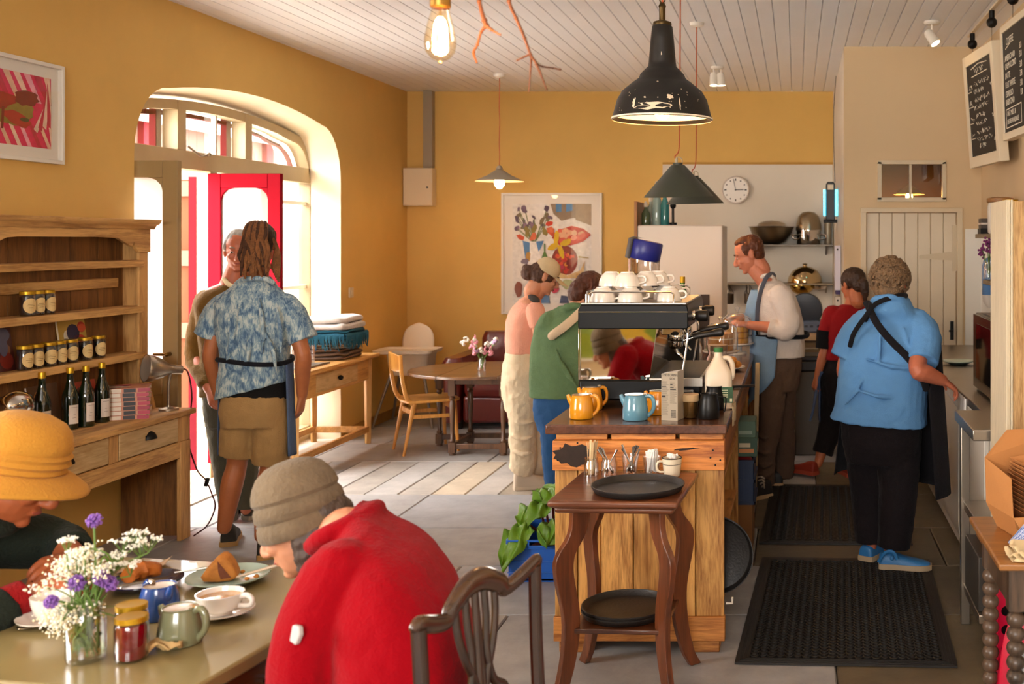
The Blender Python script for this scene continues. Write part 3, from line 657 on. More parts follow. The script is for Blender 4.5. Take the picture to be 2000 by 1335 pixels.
for i in range(0, len(e), 2): b = MB(); b.box(xf-.02, xf+.001, e[i], e[i+1], .555, .70); part('drawer_stile', pineZ, t)
for y0, y1 in dys:
    b = MB(); b.box(xf-.3, xf+.004, y0+.004, y1-.004, .562, .694); d = b.build('drawer', drawer_w, t, bevel=.004, world=True)
    ym = (y0+y1)/2; b = MB()
    b.lathe([(0, .03), (.02, .026), (.036, .012), (.04, 0)], 20, c=(xf+.004, ym, .625), R=Euler((0, PI/2, 0)).to_matrix(), a0=PI/2, a1=3*PI/2)
    b.box(xf+.003, xf+.006, ym-.045, ym+.045, .622, .648); b.build('cup_handle', iron, d, world=True)
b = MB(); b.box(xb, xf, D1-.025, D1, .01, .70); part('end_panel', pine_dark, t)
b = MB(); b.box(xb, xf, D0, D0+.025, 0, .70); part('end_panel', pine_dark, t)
for y0 in (D1-.10, D0):
    b = MB(); b.box(xf-.02, xf+.004, y0, y0+.10, 0, .555); part('leg', pineZ, t)
# plate rack
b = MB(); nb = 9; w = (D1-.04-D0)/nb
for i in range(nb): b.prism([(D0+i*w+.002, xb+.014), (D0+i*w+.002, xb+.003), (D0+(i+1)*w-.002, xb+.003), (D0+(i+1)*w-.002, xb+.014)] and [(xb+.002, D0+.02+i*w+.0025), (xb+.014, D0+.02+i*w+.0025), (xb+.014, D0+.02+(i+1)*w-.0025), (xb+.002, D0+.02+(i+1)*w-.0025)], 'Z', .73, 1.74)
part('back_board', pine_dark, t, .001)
for y0 in (D0, D1-.03):
    b = MB(); b.prism([(xb, .73), (xu+.05, .73), (xu+.035, .80), (xu+.002, .90), (xu-.004, 1.0), (xu-.004, 1.75), (xb, 1.75)], 'Y', y0, y0+.028); part('side_panel', pineZ, t)
for y0 in (D0, D1-.085): b = MB(); b.box(xu-.015, xu+.002, y0, y0+.085, .88, 1.70); part('stile', pineZ, t)
for z in (1.035, 1.295, 1.552):
    b = MB(); b.box(xb+.012, xu+.005, D0+.03, D1-.03, z, z+.02); sh_ = part('shelf', pine, t, .003)
    b = MB(); b.box(xu-.006, xu+.012, D0+.02, D1-.055, z-.018, z+.0195); b.build('shelf_lip', pine, sh_, bevel=.003, world=True)
b = MB(); b.box(xb+.012, xb+.034, D0+.03, D1-.10, 1.42, 1.475); part('plate_rail', pine, t)
fz = [(D0, 1.745), (D1, 1.745), (D1, 1.615), (D1-.11, 1.615), (D1-.14, 1.64), (D1-.155, 1.675), (D1-.17, 1.645), (D1-.21, 1.66), (D1-.30, 1.695), (D1-.45, 1.70), (5.2, 1.70), (5.12, 1.695), (5.05, 1.67), (5.0, 1.64), (4.95, 1.67), (4.85, 1.70), (4.6, 1.70), (4.4, 1.66), (4.3, 1.62), (D0, 1.615)]
b = MB(); b.prism(fz[::-1], 'X', xu-.004, xu+.016); part('frieze', pine, t, .002)
b = MB(); b.prism([(xb, 1.745), (xu+.02, 1.745), (xu+.03, 1.765), (xu+.05, 1.775), (xu+.06, 1.79), (xu+.06, 1.80), (xb, 1.80)], 'Y', D0-.02, D1+.035); part('cornice', pine, t, .002)
# jars along the shelves
jam_dark = mat('dark_preserve', '#1E0C07', .25); jarglass = glass('jar_glass', (.97, .98, .96), 1.2); gold_lid = mat('gold_lid', '#C79A22', .35, .7); lab = mat('cream_label', '#D8B87C', .7)
def jar_proto(label, cat, group, r=.034, h=.12, fill=jam_dark, lbl=True, loc=(0, 0, 0), rz=0):
    t = thing('jam_jar', label, cat, loc, rz, group)
    b = MB(); b.lathe([(0, 0), (r*.85, 0), (r, .006), (r, h*.78), (r*.92, h*.85), (r*.88, h*.88), (r*.88, h*.9)], 24); b.build('jar_glass', jarglass, t)
    b = MB(); b.lathe([(0, .004), (r*.82, .004), (r*.95, .01), (r*.95, h*.74), (r*.86, h*.82), (0, h*.82)], 24); b.build('jam', fill, t)
    b = MB(); b.lathe([(r*.95, h*.87), (r*.97, h*.875), (r*.97, h*.985), (r*.92, h), (r*.8, h*.995), (0, h*.99)], 28); b.build('lid', gold_lid, t)
    if lbl:
        b = MB(); b.sheet(lambda u, v: ((r+.0008)*math.cos(.97*u*math.cos(2*PI*v)), (r+.0008)*math.sin(.97*u*math.cos(2*PI*v)), h*.42+h*.30*u*math.sin(2*PI*v)), 7, 26); l = b.build('label', lab, t)
        b = MB()
        for dz, w in ((.06, .35), (.0, .5), (-.08, .3)):
            q = [((r+.0018)*math.cos(a), (r+.0018)*math.sin(a), h*.42+h*dz+e) for a in (-w, -w/2, 0, w/2, w) for e in (-.0012, .0012)]
            b.add(q, [(i*2, i*2+2, i*2+3, i*2+1) for i in range(4)])
        b.build('print', mat('label_ink', '#8A6A3A', .7), l)
    return t
ordn = ['leftmost', 'second from the left', 'third from the left', 'fourth from the left', 'fifth from the left', 'second from the right', 'rightmost']
first = None
for i, px in enumerate((48, 70, 95, 115, 138, 166, 192)):
    Y = 3.722*F/(CX-px); l = f'round-labelled preserve jar on the lower dresser shelf, {ordn[i]} of seven'; loc = (-3.722, Y, 1.0555)
    if not first: first = jar_proto(l, 'jar', 'labelled jars on the dresser', loc=loc, rz=-.3)
    else: dup(first, loc, -.35+random.uniform(-.25, .2), l)
for i, px in enumerate((45, 64, 85)):
    Y = 3.75*F/(CX-px); dup(first, (-3.73, Y, 1.3155), -.5+i*.12, f'dark preserve jar with round label on the middle shelf, {["left", "middle", "right"][i]} of three')
# bottles on the dresser top
bg_ = mat('dark_green_bottle', '#0E1A08', .08, spec=.8, coat=.4); first = None
for i, (px, py) in enumerate(((82, 852), (137, 838), (168, 833), (199, 824))):
    Y = .95*F/(py-CY); p = at(px, py, Y); l = ['wine bottle standing apart on the left of the dresser top', 'wine bottle left of the close three, nearest the dresser front', 'wine bottle in the middle of the close three', 'wine bottle right beside the book stack'][i]
    if first: dup(first, (p.x, p.y, .7305), random.uniform(-.5, -.2), 'gold capped dark green '+l); continue
    first = t = thing('wine_bottle', 'gold capped dark green '+l, 'bottle', (p.x, p.y, .7305), -.35, 'wine bottles on the dresser')
    b = MB(); b.lathe([(0, .004), (.03, .0), (.037, .004), (.0375, .01), (.0375, .155), (.034, .18), (.022, .215), (.0155, .245), (.0145, .285), (.016, .287), (.016, .294)], 28); b.build('bottle_glass', bg_, t)
    b = MB(); b.lathe([(.0165, .282), (.0168, .305), (.015, .312), (0, .312)], 20); b.build('cap', gold_lid, t)
    b = MB(); r = .0382; q = [(r*math.cos(a), r*math.sin(a), z) for a in [-.62+1.24*j/8 for j in range(9)] for z in (.03, .125)]; b.add(q, [(j*2, j*2+2, j*2+3, j*2+1) for j in range(8)]); l_ = b.build('label', mat('white_label', '#D9CBBE', .7), t)
    b = MB(); r = .0387
    for z, w in ((.112, .4), (.075, .15), (.06, .25)):
        q = [(r*math.cos(a), r*math.sin(a), z+e) for a in (-w, -w/2, 0, w/2, w) for e in (-.001, .001)]; b.add(q, [(j*2, j*2+2, j*2+3, j*2+1) for j in range(4)])
    b.build('print', mat('grey_ink', '#8c7c72', .7), l_)
# books
page = mat('book_pages', '#DCCBB2', .8, var=.12, vscale=60, stretch=(1, 1, 20))
def book(label, w, d, h, cols, loc, rz, group=None, rx=0, ry=0, cat='book'):
    """w along x is the spine length, d the page depth, spine at y=0"""
    t = thing('book', label, cat, loc, rz, group); t.rotation_euler = (rx, ry, rz)
    b = MB(); b.box(.002, w-.002, .003, d-.003, .002, h-.002); b.build('page_block', page, t, smooth=0)
    ms = [mat('cover_'+c.strip('#'), c, .35) for c in cols]; b = MB()
    b.box(0, w, 0, d, 0, .0022); b.box(0, w, 0, d, h-.0022, h); b.box(0, w, -.001, .0022, 0, h); cv = b.build('cover', ms[0], t, smooth=0)
    if len(cols) > 1:
        b = MB(); q = random.Random(len(label))
        for i in range(1, len(cols)):
            for k in range(2):
                x = q.uniform(.05, .7)*w; y = q.uniform(.05, .65)*d; b.m = i; b.prism(oval(x+.1*w, y+.12*d, q.uniform(.1, .25)*w, q.uniform(.1, .22)*d, 12, .25, s=i*7+k) , 'Z', h, h+.0004+.0002*i+.0001*k)
        xx = .05*w
        for i in range(1, len(cols)): b.m = i; b.box(xx, xx+.22*w, -.0016, -.0009, .002, h-.002); xx += .26*w
        b.build('cover_art', ms, cv, smooth=0)
    return t
base = at(213, 822, 5.86); ang = math.atan2(6.17-5.86, -3.53+3.66)
for i in range(7):
    book(f'paperback in the dresser book stack, {["lowest", "second from the bottom", "third from the bottom", "middle one", "third from the top", "second from the top", "topmost"][i]}', .25, .2, .0235,
         ['#C78A6A', '#1D1512', '#E0D2C0', '#17110f', '#B5344A'] if i % 2 else ['#C97F5E', '#14100E', '#DCCBB5', '#221613', '#A52A44'], (-3.70+.004*random.uniform(-1, 1), 5.78+.004*random.uniform(-1, 1), .7308+i*.0238), .42+random.uniform(-.02, .02), 'stacked paperbacks on the dresser top')
def leaning(label, px, py, Y, w, h, cols, X, z, rz=0):
    """book standing face out, leaning back on the dresser boards"""
    t = thing('book', label, 'book', (X, Y, z), 0, 'display books propped on the dresser'); t.rotation_euler = (0, -.15, rz)
    b = MB(); b.box(-.010, -.002, 0, w, .001, h-.002); b.build('page_block', page, t, smooth=0); ms = [mat('cover_'+c.strip('#'), c, .35) for c in cols]
    b = MB(); b.box(-.012, -.010, 0, w, 0, h); b.box(-.002, 0, 0, w, 0, h); cv = b.build('cover', ms[0], t, smooth=0); b = MB(); q = random.Random(int(Y*100))
    for i in range(1, len(cols)):
        for k in range(3):
            b.m = i; y, zz = q.uniform(.15, .85)*w, q.uniform(.15, .85)*h; ry, rz_ = min(q.uniform(.08, .25)*w, y, w-y), min(q.uniform(.08, .22)*h, zz, h-zz)
            b.prism(oval(y, zz, ry, rz_, 12, 0, s=i*5+k), 'X', 0, .0004+.0002*i+.0001*k)
    b.build('cover_art', ms, cv, smooth=0)
leaning('bright red and yellow picture book propped behind the jars on the lower shelf', 0, 0, 5.66, .215, .215, ['#C7A24A', '#C23A2A', '#E2D6C0', '#2B2A4A', '#D9583A'], -3.772, 1.0565)
leaning('brown covered book propped at the left end of the lower shelf', 0, 0, 5.12, .2, .235, ['#4A1F18', '#8A5A3A', '#7A2A1E', '#5b5a6e'], -3.772, 1.0565)
leaning('dark patterned book propped behind the bottles at far left', 0, 0, 5.02, .26, .21, ['#3A2A20', '#7A6A58', '#1F1A1A', '#8A4A2A'], -3.745, .7315)
leaning('grey-brown book propped between the wine bottles', 0, 0, 5.40, .22, .23, ['#6A4A30', '#8F7F88', '#3A2418', '#A8672F'], -3.745, .7315)
leaning('red and white picture book propped behind the right-hand bottles', 0, 0, 5.72, .2, .21, ['#B9452E', '#E6DCCB', '#D23A3A', '#5a3a2a'], -3.745, .7315)
# lamps clipped on the dresser
chrome = mat('chrome', '#C9C6C0', .12, 1); aged = mat('old_aluminium', '#A89A86', .3, .9, var=.2, vscale=14)
t = thing('desk_lamp', 'old metal reading lamp at the right end of the dresser', 'lamp', (-3.52, 6.17, .731))
b = MB(); b.lathe([(0, 0), (.05, 0), (.05, .012), (.012, .02), (.01, .03)], 24); b.tube([(0, 0, .02), (.0, 0, .14), (.01, .0, .2)], .008, 10, 3); b.build('stand', aged, t)
R = Vector((-.55, -.65, .12)).normalized().to_track_quat('Z', 'Y').to_matrix(); b = MB(); b.lathe([(.075, .12), (.077, .115), (.072, .085), (.05, .03), (.03, .0), (.026, -.03), (.024, -.07), (0, -.075)], 30, c=(.0, 0, .23), R=R); hd = b.build('lamp_shade', aged, t)
b = MB(); b.lathe([(.0, .105), (.06, .115), (.073, .119)], 30, c=(0, 0, .23), R=R); b.build('reflector', mat('lamp_reflector', '#CFC4B0', .35, .6), hd)
wl = Vector((-3.52, 6.17, .731))
b = MB(); b.tube([Vector((.045, .05, .23)), Vector((.07, .07, .2)), Vector((.075, .10, .05)), at(366, 850, 6.33)-wl, at(384, 915, 6.33)-wl, at(402, 937, 6.33)-wl, at(414, 965, 6.32)-wl, at(420, 990, 6.28)-wl, at(405, 1025, 6.25)-wl, at(378, 1046, 6.24)-wl], .004, 8, 5); b.build('cord', mat('dark_red_flex', '#4a1714', .6), t)
b = MB(); q = at(404, 941, 6.33)-wl; b.obox(q, (.02, .02, .05), Euler((0, .25, 0)).to_matrix()); b.build('switch', iron, t, bevel=.004)
t = thing('desk_lamp', 'chrome bullet lamp standing on the dresser above the yellow hat', 'lamp', (-3.56, 4.99, .731))
b = MB(); b.lathe([(0, 0), (.05, 0), (.05, .01), (.01, .02)], 24); b.tube([(0, 0, .01), (0, 0, .16)], .008, 10); b.build('stand', chrome, t)
R = Vector((-.35, .92, -.12)).normalized().to_track_quat('Z', 'Y').to_matrix(); b = MB(); b.lathe([(.066, .11), (.068, .105), (.067, .06), (.06, .02), (.045, -.02), (.02, -.045), (0, -.05)], 30, c=(0, 0, .20), R=R); b.ell((0, 0, .16), .014); b.build('lamp_shade', chrome, t)
# ---------------------------------------------------------------- corner with table, chair, sofa
# long pine table in the window recess
t = thing('side_table', 'long pine table with one drawer standing in the window recess', 'table', (-3.8, 8.5, 0))
pt0, pt1, px0, px1 = 7.74, 9.22, -4.06, -3.5
tp = wood('honey_pine', '#D9A45E', '#A8763A', 'Y', .45, 8, .4); tpz = wood('honey_pine_leg', '#D6A766', '#AD7F45', 'Z', .5, 8, .4)
def part(name, m, par, bev=.004, **k): return b.build(name, m, par, bevel=bev, world=True, **k)
b = MB(); b.box(px0, px1, pt0, pt1+.03, .71, .74); part('tabletop', tp, t, .006)
b = MB(); b.box(px1-.07, px1-.045, pt0+.1, pt1-.1, .53, .71); b.box(px0+.05, px0+.07, pt0+.1, pt1-.1, .53, .71); b.box(px0+.05, px1-.05, pt0+.06, pt0+.08, .53, .71); b.box(px0+.05, px1-.05, pt1-.09, pt1-.07, .53, .71); part('apron', tp, t)
b = MB(); b.box(px1-.06, px1-.04, 8.12, 8.88, .555, .69); d = part('drawer', drawer_w, t)
b = MB(); b.ell((px1-.02, 8.5, .625), .02); b.cyl((px1-.045, 8.5, .625), (px1-.02, 8.5, .625), .008); b.build('knob', iron, d, world=True)
for y in (pt0+.07, pt1-.08):
    for x in (px0+.05, px1-.06):
        b = MB(); b.tube([(x, y, .0), (x, y, .71)], [.027, .036], 4); part('leg', tpz, t, .004, smooth=0)
b = MB(); b.box(px0+.05, px1-.05, pt0+.055, pt0+.085, .09, .14); b.box(px0+.05, px1-.05, pt1-.095, pt1-.065, .09, .14); b.box(px1-.075, px1-.045, pt0+.08, pt1-.08, .095, .145); b.box(px0+.035, px0+.065, pt0+.08, pt1-.08, .095, .145); part('stretcher', tp, t)
# folded blankets
def folded(label, cx, cy, z, w, d, h, m, name='blanket', fringe=None, rz=0, layers=3, droop=.0, cat='blanket'):
    t = thing(name, label, cat, (cx, cy, z), rz, None); q = random.Random(int(z*1000)); b = MB()
    for l in range(layers):
        z0, z1 = h*l/layers, h*(l+1)/layers; rings = []
        dx, dy = q.uniform(-.015, .015), q.uniform(-.015, .015); n = 40
        for k in range(9):
            u = -1+2*k/8; s_ = (1-abs(u)**3*.10) if abs(u) < 1 else .86
            rings.append([(dx+(abs(math.cos(a))**.35)*(1 if math.cos(a) > 0 else -1)*w/2*s_*(1+.02*math.sin(3*a+l)), dy+(abs(math.sin(a))**.35)*(1 if math.sin(a) > 0 else -1)*d/2*s_, (z0+z1)/2+u*(z1-z0)/2*.98+.006*math.sin(5*a+l)*(1 if z0 > 0 or u > 0 else 0)) for a in [2*PI*j/n for j in range(n)]])
        b.loft(rings)
    f = b.build('fold', m, t, smooth=60)
    if fringe:
        b = MB(); nn = 34
        for i in range(nn):
            for side in range(2):
                if side == 0: x, y = w*.5+.008, -d/2+d*(i+.5)/nn
                else: x, y = -w/2+w*(i+.5)/nn, -d/2-.008
                L_ = q.uniform(.06, .12); b.tube([(x-.01*(side == 0), y+.01*(side == 1), h*.6), (x+.006*(side == 0), y-.006*(side == 1), h*.45), (x+q.uniform(-.008, .008), y+q.uniform(-.008, .008), h*.4-L_*.6), (x+q.uniform(-.012, .012), y+q.uniform(-.012, .012), max(.004-z+.742, h*.4-L_))], [.005, .006, .005, .003], 6, 2)
        b.build('fringe', fringe, t)
    return t
wool_w = mat('grey_white_wool', '#CFC9C2', .95, bump=.6, bscale=120, var=.25, vscale=22, sheen=.4); wool_b = mat('mottled_brown_wool', '#6B5648', .95, bump=.6, bscale=100, var=.5, vscale=18); teal = mat('teal_wool', '#1F5F78', .95, bump=.4, bscale=150, var=.3)
bx_, by_ = -3.72, 8.84
folded('mottled brown and pink folded blanket at the bottom of the blanket pile', bx_-.02, by_+.02, .7405, .36, .44, .09, wool_b)
folded('grey-brown folded blanket second from the bottom of the pile', bx_, by_, .831, .36, .43, .07, mat('grey_brown_wool', '#9A8878', .95, bump=.6, bscale=100, var=.35, vscale=16))
folded('teal folded throw with long hanging fringe in the blanket pile', bx_, by_-.01, .902, .37, .44, .075, teal, fringe=teal)
folded('white and grey folded blanket on top of the blanket pile', bx_, by_, .978, .37, .45, .10, wool_w, layers=2)
jg = glass('clear_glass', (1, 1, 1), 1.4); first = None
for i, (x, y) in enumerate(((-3.66, 8.07), (-3.76, 8.09), (-3.67, 8.2), (-3.78, 8.22), (-3.69, 8.34), (-3.79, 8.36))):
    l = 'clear drinking glass on the pine table, '+['front row nearest the man', 'back row nearest the man', 'middle of the front row', 'middle of the back row', 'front row beside the blankets', 'back row beside the blankets'][i]
    if first: dup(first, (x, y, .7565), i, l); continue
    b = MB(); b.lathe([(0, .004), (.03, .003), (.033, 0), (.035, .004), (.039, .13), (.037, .13), (.033, .012), (0, .01)], 24); first = tag(b.build('drinking_glass', jg, loc=(x, y, .7565)), l, 'glass', 'glasses on the pine table')
b = MB(); b.box(-3.86, -3.58, 7.98, 8.45, .7405, .748); b.box(-3.86, -3.85, 7.98, 8.45, .748, .756); b.box(-3.59, -3.58, 7.98, 8.45, .748, .756); tag(b.build('serving_tray', mat('grey_tray', '#7d756c', .4), loc=(-3.72, 8.2, .7405), bevel=.002, world=True), 'flat grey tray under the glasses on the pine table', 'tray')
b = MB(); b.m = 0; b.ell((0, 0, .06), .06, n=24); b.m = 1; b.lathe([(.0605*math.cos(a), .06+.0605*math.sin(a)) for a in [-.35+.7*i/6 for i in range(7)]], 24); tag(b.build('ball', [mat('orange_ball', '#E0561A', .4), mat('blue_ball', '#2B5FB0', .4)], loc=(-3.62, 8.05, .0)), 'small orange and blue ball on the floor under the pine table', 'ball')
# high chair
t = thing('high_chair', 'white plastic high chair with tray in the far corner', 'high chair', (-3.53, 10.1, 0)); wp = mat('cream_plastic', '#E8D9C2', .4)
def rr(w, d, r, z, n=6):
    o = []
    for cx, cy, a in ((w-r, d-r, 0), (-w+r, d-r, PI/2), (-w+r, -d+r, PI), (w-r, -d+r, 1.5*PI)):
        o += [(cx+r*math.cos(a+i*PI/2/n), cy+r*math.sin(a+i*PI/2/n), z) for i in range(n+1)]
    return o
b = MB(); b.loft([rr(.15, .13, .05, .46), rr(.17, .15, .06, .48), rr(.19, .17, .07, .64), rr(.2, .18, .07, .66)]); b.build('seat', wp, t)
b = MB()
rings = []
for k in range(9):
    u = k/8; z = .62+.30*u; w = .17*math.sqrt(max(.0, 1-max(0, (u-.45)/.55)**2))+.002; rings.append([(-w, .155+.03*u, z), (-w*.6, .175+.03*u, z), (w*.6, .175+.03*u, z), (w, .155+.03*u, z), (w*.6, .15+.03*u, z), (-w*.6, .15+.03*u, z)])
b.loft(rings); b.build('backrest', wp, t, sub=1)
b = MB(); b.loft([rr(.24, .17, .05, .665), rr(.26, .19, .06, .67), rr(.27, .20, .06, .70), rr(.26, .19, .055, .70), rr(.25, .18, .05, .682)]); b.T = Matrix(); o = b.build('tray', wp, t); o.location = (-.0, -.1, .0)
for sx in (-1, 1):
    for sy in (-1, 1): b = MB(); b.tube([(sx*.15, sy*.12, .47), (sx*.27, sy*.25, 0)], [.014, .011], 10); b.build('leg', mat('grey_tube', '#8D8478', .4, .5), t)
# wooden dining chair
t = thing('dining_chair', 'honey coloured plywood dining chair pulled up to the dark gateleg table', 'chair', (-2.98, 8.84, 0), math.radians(-57)); ch = wood('honey_beech', '#D89B4A', '#B8782E', 'Z', .38, 7, .1, coat=.2)
# local: +y forward
b = MB(); pr = [(.0, .0), (.19, .02), (.2, .1), (.205, .3), (.19, .40), (.15, .43), (0, .435)]; poly = pr+[(-x, y) for x, y in pr[::-1]]; b.prism([(x, y-.2) for x, y in poly], 'Z', .405, .427); b.build('seat', ch, t, bevel=.008)
for sx in (-1, 1):
    b = MB(); b.tube([(sx*.175, -.235, .79), (sx*.175, -.225, .62), (sx*.172, -.19, .46), (sx*.17, -.15, .41), (sx*.165, -.13, .38)], [.014, .016, .018, .018, .014], 8, 4, flat=((1, 0, 0), .8)); b.build('back_post', ch, t)
    b = MB(); b.tube([(sx*.165, -.13, .41), (sx*.17, -.21, 0)], [.02, .011], 8); b.build('leg', ch, t)
    b = MB(); b.tube([(sx*.165, .18, .41), (sx*.185, .21, 0)], [.02, .011], 8); b.build('leg', ch, t)
    b = MB(); b.bar((sx*.168, -.15, .30), (sx*.17, .19, .29), .018, .03); b.build('stretcher', ch, t, bevel=.003)
for y, z, h in ((-.14, .33, .04), (.18, .36, .05)): b = MB(); b.bar((-.168, y, z), (.168, y, z), .018, h); b.build('stretcher', ch, t, bevel=.003)
b = MB(); b.sheet(lambda u, v: (-.185+.37*u, -.225-.03*math.sin(PI*u)-.012*v, .655+.145*v-.02*(2*u-1)**2*v), 12, 6); b.build('backrest', ch, t, solid=.012, bevel=.003)
# gateleg table
t = thing('gateleg_table', 'dark oval gateleg table with turned legs in the corner', 'table', (-2.5, 8.85, 0)); oak = wood('dark_oak', '#6E4A2C', '#38210f', 'X', .32, 7, .3, coat=.3); oakz = wood('dark_oak_leg', '#5A3A22', '#2f1b0d', 'Z', .35, 7, .2, coat=.2)
rx, ry = .60, .56
for nm, x0, x1 in (('table_leaf', -rx, -.232), ('tabletop', -.23, .23), ('table_leaf', .232, rx)):
    pts = []; n = 30
    for i in range(n+1): x = x0+(x1-x0)*i/n; pts.append((x, -ry*math.sqrt(max(0, 1-(x/rx)**2))))
    for i in range(n+1): x = x1-(x1-x0)*i/n; pts.append((x, ry*math.sqrt(max(0, 1-(x/rx)**2))))
    q = []
    for p_ in pts:
        if not q or (Vector(p_)-Vector(q[-1])).length > .002: q.append(p_)
    b = MB(); b.prism(q, 'Z', .628, .652); b.build(nm, oak, t, bevel=.005)
def turned(x, y, h, r=.026):
    b = MB(); pr = [(r, 0), (r, .09), (r*.75, .10), (r*.95, .115), (r*.6, .13), (r*.62, .2), (r*.85, .33), (r*.95, .40), (r*.65, .43), (r, .445), (r*.7, .46), (r, .475), (r, h)]
    b.lathe([(r*1.0, 0), (r*1.0, .0)]+[q for q in pr if .09 < q[1] < .48], 14, c=(x, y, 0)); b.box(x-r, x+r, y-r, y+r, 0.02, .10); b.box(x-r, x+r, y-r, y+r, .47, h); b.lathe([(0, 0), (r*.8, .003), (r, .02)], 12, c=(x, y, 0)); return b.build('leg', oakz, t)
for x in (-.2, .2):
    for y in (-.22, .26): turned(x, y, .628)
turned(-.43, .18, .628); turned(.44, -.1, .628)
b = MB()
b.box(-.2, .2, -.235, -.205, .555, .628); b.box(-.2, .2, .245, .275, .555, .628); b.box(-.215, -.185, -.2, .26, .555, .628); b.box(.185, .215, -.2, .26, .555, .628); b.build('apron', oakz, t, bevel=.003)
b = MB(); b.box(-.2, .2, -.235, -.205, .05, .09); b.box(-.2, .2, .245, .275, .05, .09); b.box(-.215, -.185, -.2, .26, .05, .09); b.box(.185, .215, -.2, .26, .05, .09); b.bar((-.2, .24, .07), (-.43, .18, .07), .03, .04); b.bar((-.2, .24, .58), (-.43, .18, .58), .03, .04); b.bar((.2, -.2, .07), (.44, -.1, .07), .03, .04); b.build('stretcher', oakz, t, bevel=.003)
# vase of pink and white flowers on it
stem_g = mat('stem_green', '#5C7A2E', .6, var=.2); leaf_g = mat('leaf_green', '#5f7a30', .55, var=.3)
def vase(b, h, r): b.lathe([(0, .006), (r*.8, .004), (r*.9, 0), (r, .01), (r, h*.75), (r*.8, h*.87), (r*.85, h), (r*.8, h), (r*.74, h*.87), (r*.93, h*.74), (r*.93, .014), (0, .012)], 24)
t = thing('flower_vase', 'glass jar of pink and white flowers on the dark gateleg table', 'vase', (at(941, 715, 8.75)[0], 8.75, .6525))
b = MB(); vase(b, .1, .034); b.build('vase', jg, t)
q = random.Random(11); b = MB(); heads = []
for i in range(13):
    a = q.uniform(0, 6.28); R_ = q.uniform(.02, .11); z = q.uniform(.13, .24); e = Vector((R_*math.cos(a), R_*math.sin(a), z)); heads.append(e); b.tube([(0, 0, .01), (e.x*.25, e.y*.25, .1), e], .0022, 6, 4)
b.tube([(0, 0, .01), (-.05, -.0, .16), (-.12, -.02, .24)], .002, 6, 4); heads.append(Vector((-.12, -.02, .245))); heads.append(Vector((-.145, -.02, .215)))
b.build('stem', stem_g, t)
for nm, hx, sel in (('white_blossom', '#EDE6D8', range(0, 6)), ('pink_blossom', '#E59AA8', range(6, 11)), ('white_blossom', '#EFE8DA', range(13, 15)), ('lilac_blossom', '#B79AB8', range(11, 13))):
    b = MB()
    for i in sel:
        for k in range(14): d = Vector((q.gauss(0, 1), q.gauss(0, 1), q.gauss(0, 1.2))).normalized(); b.ell(heads[i]+d*.018, (.011, .011, .008), d.to_track_quat('Z', 'Y').to_matrix(), 6)
        if nm[0] == 'p':
            for k in range(10): b.ell(heads[i]+Vector((q.uniform(-.006, .006), q.uniform(-.006, .006), .006*k)), .012-.0008*k, n=6)
    b.build(nm, mat('petal_'+hx.strip('#'), hx, .7), t)
# red leather sofa behind
t = thing('sofa', 'dark red leather sofa behind the gateleg table', 'sofa', (-2.31, 10.2, 0)); lea = mat('red_leather', '#5F1A14', .32, bump=.3, bscale=14, var=.2, vscale=6, coat=.3)
b = MB(); b.box(-.66, .66, -.42, .35, .06, .30); b.build('base', lea, t, bevel=.03)
for i in range(2): b = MB(); b.loft([rr(.31, .33, .06, .30), rr(.325, .345, .08, .34), rr(.325, .345, .08, .42), rr(.30, .32, .1, .455)]); o = b.build('seat_cushion', lea, t); o.location = (-.33+i*.66, -.1, 0)
for i in range(2):
    b = MB(); b.loft([rr(.32, .075, .05, .42), rr(.335, .1, .07, .5), rr(.335, .1, .08, .76), rr(.31, .07, .06, .825)]); o = b.build('back_cushion', lea, t); o.location = (-.335+i*.67, .26, 0)
for sx in (-1, 1): b = MB(); b.loft([rr(.075, .40, .04, .06), rr(.08, .41, .05, .5), rr(.1, .42, .08, .58), rr(.07, .39, .06, .635)]); o = b.build('arm', lea, t); o.location = (sx*.76, -.02, 0)
for sx in (-.7, .7):
    for sy in (-.36, .3): b = MB(); b.cyl((sx, sy, 0), (sx, sy, .08), .022, .03); b.build('leg', iron, t)
b = MB(); b.sheet(lambda u, v: (.02+.5*u+.02*math.sin(9*v), .16-.05*v+.004*math.sin(18*u)+(0 if v < .9 else 0)-.0*u, .86-.36*v-.01*math.sin(6*u)) if v > .12 else (.02+.5*u, .155+.12*(1-v/.12), .845+.02*math.sin(PI*v/.12)), 26, 16)
tag(b.build('throw', mat('sofa_highlight', '#A79BA0', .6, bump=.3, bscale=60, var=.3, vscale=14), loc=(-2.31, 10.2, 0), solid=.008), 'silvery grey sheet standing in for highlights on the red sofa back', 'throw')  # throw-shaped sheet, its silvery colour imitates glossy highlights on the leather
# ---------------------------------------------------------------- the counter
KX0, KX1, KY0, KY1 = -.99, -.295, 4.5, 8.15
plk = wood('reclaimed_pine_planks', '#E2AC60', '#8E541C', 'Z', .55, 10, .9, tint=True, bump=.5); plkx = wood('reclaimed_pine_board', '#D88E44', '#8E4E1A', 'X', .55, 10, .9, tint=True, bump=.5); plky = wood('reclaimed_pine_side', '#A96F35', '#6E421C', 'Y', .6, 7, .6, tint=True)
t = thing('counter', 'counter clad in reclaimed pine boards with dark brown top', 'counter', ((KX0+KX1)/2, KY0, 0)); KT = t
b = MB(); b.box(KX0-.03, KX1+.012, KY0-.04, KY1, .895, .935); part('worktop', wood('brown_worktop', '#5F3824', '#3E2214', 'Y', .25, 5, .0, coat=.4, bump=.04), t, .006)
q = random.Random(9); b = MB(); xs = [KX0, -.895, -.80, -.668, -.478, -.413, KX1]
